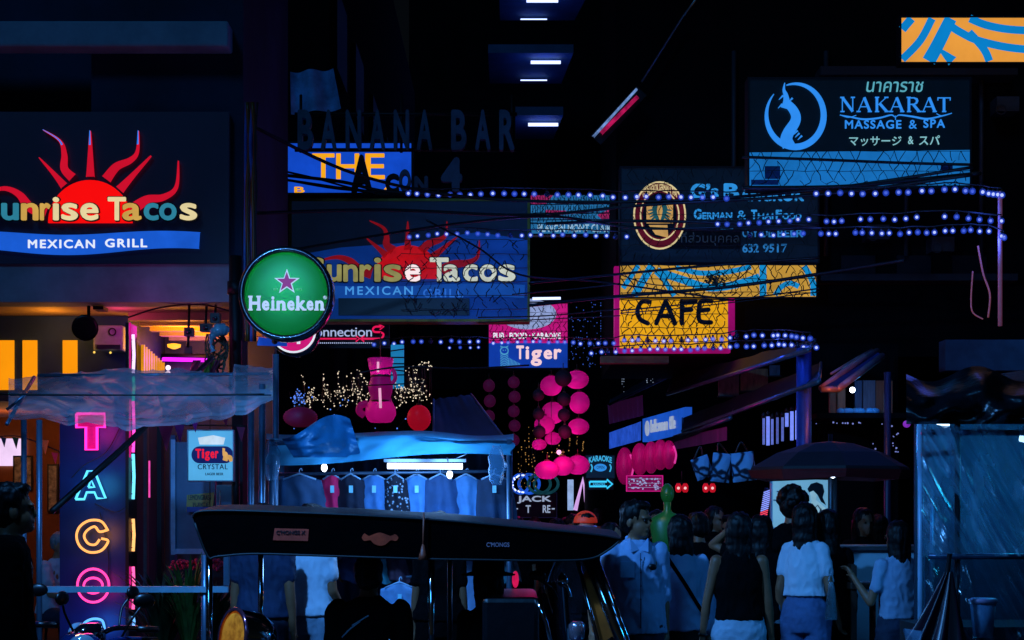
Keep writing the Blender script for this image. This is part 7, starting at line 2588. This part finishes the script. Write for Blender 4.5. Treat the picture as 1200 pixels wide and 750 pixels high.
# ------------------------------------------------------------------ overhead cables and wire netting in front of the signs
for pts, r_ in (([(300, 150, 16), (420, 205, 17), (560, 232, 17.5), (760, 236, 17.5), (960, 222, 17), (1140, 196, 16.5)], .018), ([(300, 250, 16), (450, 246, 17), (620, 252, 17.5), (760, 240, 17.5), (960, 228, 17), (1140, 205, 16.5)], .016),
                ([(300, 300, 16), (520, 264, 17), (650, 254, 17.5), (760, 268, 17.5), (960, 262, 17)], .012), ([(500, 258, 17), (560, 290, 17.3), (610, 322, 17.5), (700, 330, 18), (860, 352, 18)], .01),
                ([(640, 262, 17.5), (760, 259, 17.6), (960, 265, 17)], .016), ([(640, 250, 17.5), (720, 264, 17.6), (850, 270, 17.5), (960, 268, 17)], .01),
                ([(620, 332, 18), (727, 321, 18.2), (835, 311, 18), (960, 302, 17.6)], .014), ([(620, 358, 18), (727, 347, 18.2), (855, 336, 18), (960, 321, 17.6), (1060, 305, 17)], .018),
                ([(727, 364, 18.2), (800, 357, 18.1), (870, 350, 18), (960, 338, 17.6)], .008), ([(727, 367, 18.3), (800, 361, 18.1), (870, 353, 18), (960, 342, 17.6)], .006),
                ([(727, 322, 18.3), (770, 334, 18.1), (850, 333, 18), (880, 313, 17.6)], .006), ([(870, 184, 16.7), (960, 187, 16.7), (1060, 191, 16.7), (1140, 193, 16.6)], .014),
                ([(870, 220, 16.7), (980, 219, 16.7), (1060, 212, 16.7), (1150, 203, 16.6)], .02), ([(330, 205, 20), (400, 213, 20), (450, 224, 20), (520, 228, 20)], .02), ([(330, 210, 20), (390, 219, 20), (440, 226, 20)], .016),
                ([(330, 200, 20), (370, 209, 20), (420, 222, 20), (470, 227, 20)], .012), ([(340, 212, 20), (400, 222, 20), (470, 226, 20)], .01), ([(560, 372, 18), (640, 370, 18), (727, 362, 18)], .007), ([(560, 378, 18), (640, 374, 18), (727, 370, 18)], .006),
                ([(0, 462, 11.3), (170, 463, 11.3), (310, 462, 11.4)], .006), ([(150, 372, 16.1), (190, 360, 16.1), (235, 357, 16.1), (268, 364, 16)], .008), ([(600, 345, 18), (680, 338, 18), (727, 332, 18)], .007),
                ([(420, 437, 16.6), (470, 430, 16.6), (540, 432, 16.8), (620, 428, 17)], .009), ([(420, 452, 16.6), (470, 450, 16.6), (500, 447, 16.6)], .006)):
    cable([P(*p) for p in pts], r_)
def netting(label, fr, x0, x1, y0, y1, step, r_, wob=1.6, prob=.85):
    q = MB()
    rowh = step * .9
    y = y0
    j = 0
    while y < y1 - rowh * .4:
        x = x0 + (step / 2 if j % 2 else 0)
        while x < x1:
            for dx in (-step / 2, step / 2):
                if R.random() < prob and x0 <= x + dx <= x1:
                    a = (x + R.gauss(0, wob * .3), y + R.gauss(0, wob * .3))
                    b = (x + dx + R.gauss(0, wob), min(y1, y + rowh) + R.gauss(0, wob * .6))
                    mid = ((a[0] + b[0]) / 2 + R.gauss(0, wob * .7), (a[1] + b[1]) / 2)
                    q.tube([fr(*a, .04), fr(*mid, .05), fr(*b, .04)], r_ * R.uniform(.6, 1.3), 3, caps=False)
            x += step
        if j % 2 == 0:
            q.tube([fr(x0 + (x1 - x0) * i / 12, y + R.gauss(0, .5), .045) for i in range(13)], r_ * .8, 3, caps=False)
        y += rowh
        j += 1
    return tag(q.build('wire_netting', M_cable), label, 'netting', 'rusty wire netting over the signs')
netting('wire netting over the amber cafe sign', Pl(20.1), 727, 853, 352, 410, 9, .0065)
netting('wire netting over the amber and blue wave strip', Pl(20.1), 727, 957, 311, 348, 9, .0065)
netting('wire netting over the pale strip under the spa lettering', Pl(16.9), 878, 1136, 178, 218, 13, .0045, 1.4, .7)
netting('wire netting over the slate food signboard', Pl(20.1), 730, 958, 198, 306, 10, .0045, 2, .5)
netting('wire netting over the blue billboard', Pl(19.9), 470, 618, 282, 372, 9, .006, 2.2, .38)
netting('wire netting over the small cyan lined sign', Pl(21.85), 622, 722, 229, 274, 6, .005, 1.2, .8)
netting('wire netting over the pub sign magenta panel', Pl(23.85), 574, 665, 356, 402, 6, .005, 1.2, .6)

# ------------------------------------------------------------------ the street lamp that lights the near people (stands left of the picture)
sl_ = thing('street_lamp', 'grey street lamp with a short outreaching arm standing just outside the view', 'street lamp', (-3.5, 8.0, 0))
m = MB()
m.tube(smooth([(-3.5, 8.0, 0), (-3.5, 8.0, 3), (-3.5, 8.0, 4.5), (-3.35, 8.0, 4.8), (-2.5, 8.0, 4.85)], 6), .05, 10)
m.build('pole', M_steel, sl_)
m = MB()
m.loft([((-2.45, 8.0, 4.82), .24, .1), ((-2.45, 8.0, 4.91), .2, .08), ((-2.45, 8.0, 4.93), .1, .05)], 18)
m.build('head', M_frame, sl_)
m = MB()
m.loft([((-2.45, 8.0, 4.785), .2, .08), ((-2.45, 8.0, 4.816), .22, .09)], 18)
m.build('lens', lit('street_lamp_lens', '#8fb8ff', 6, 0), sl_)
lamp('lamp_glow', (-2.45, 8.0, 4.7), 1100, (.09, .37, 1.0), .12, sl_, (1.1, 12.2, 1.0), 108)
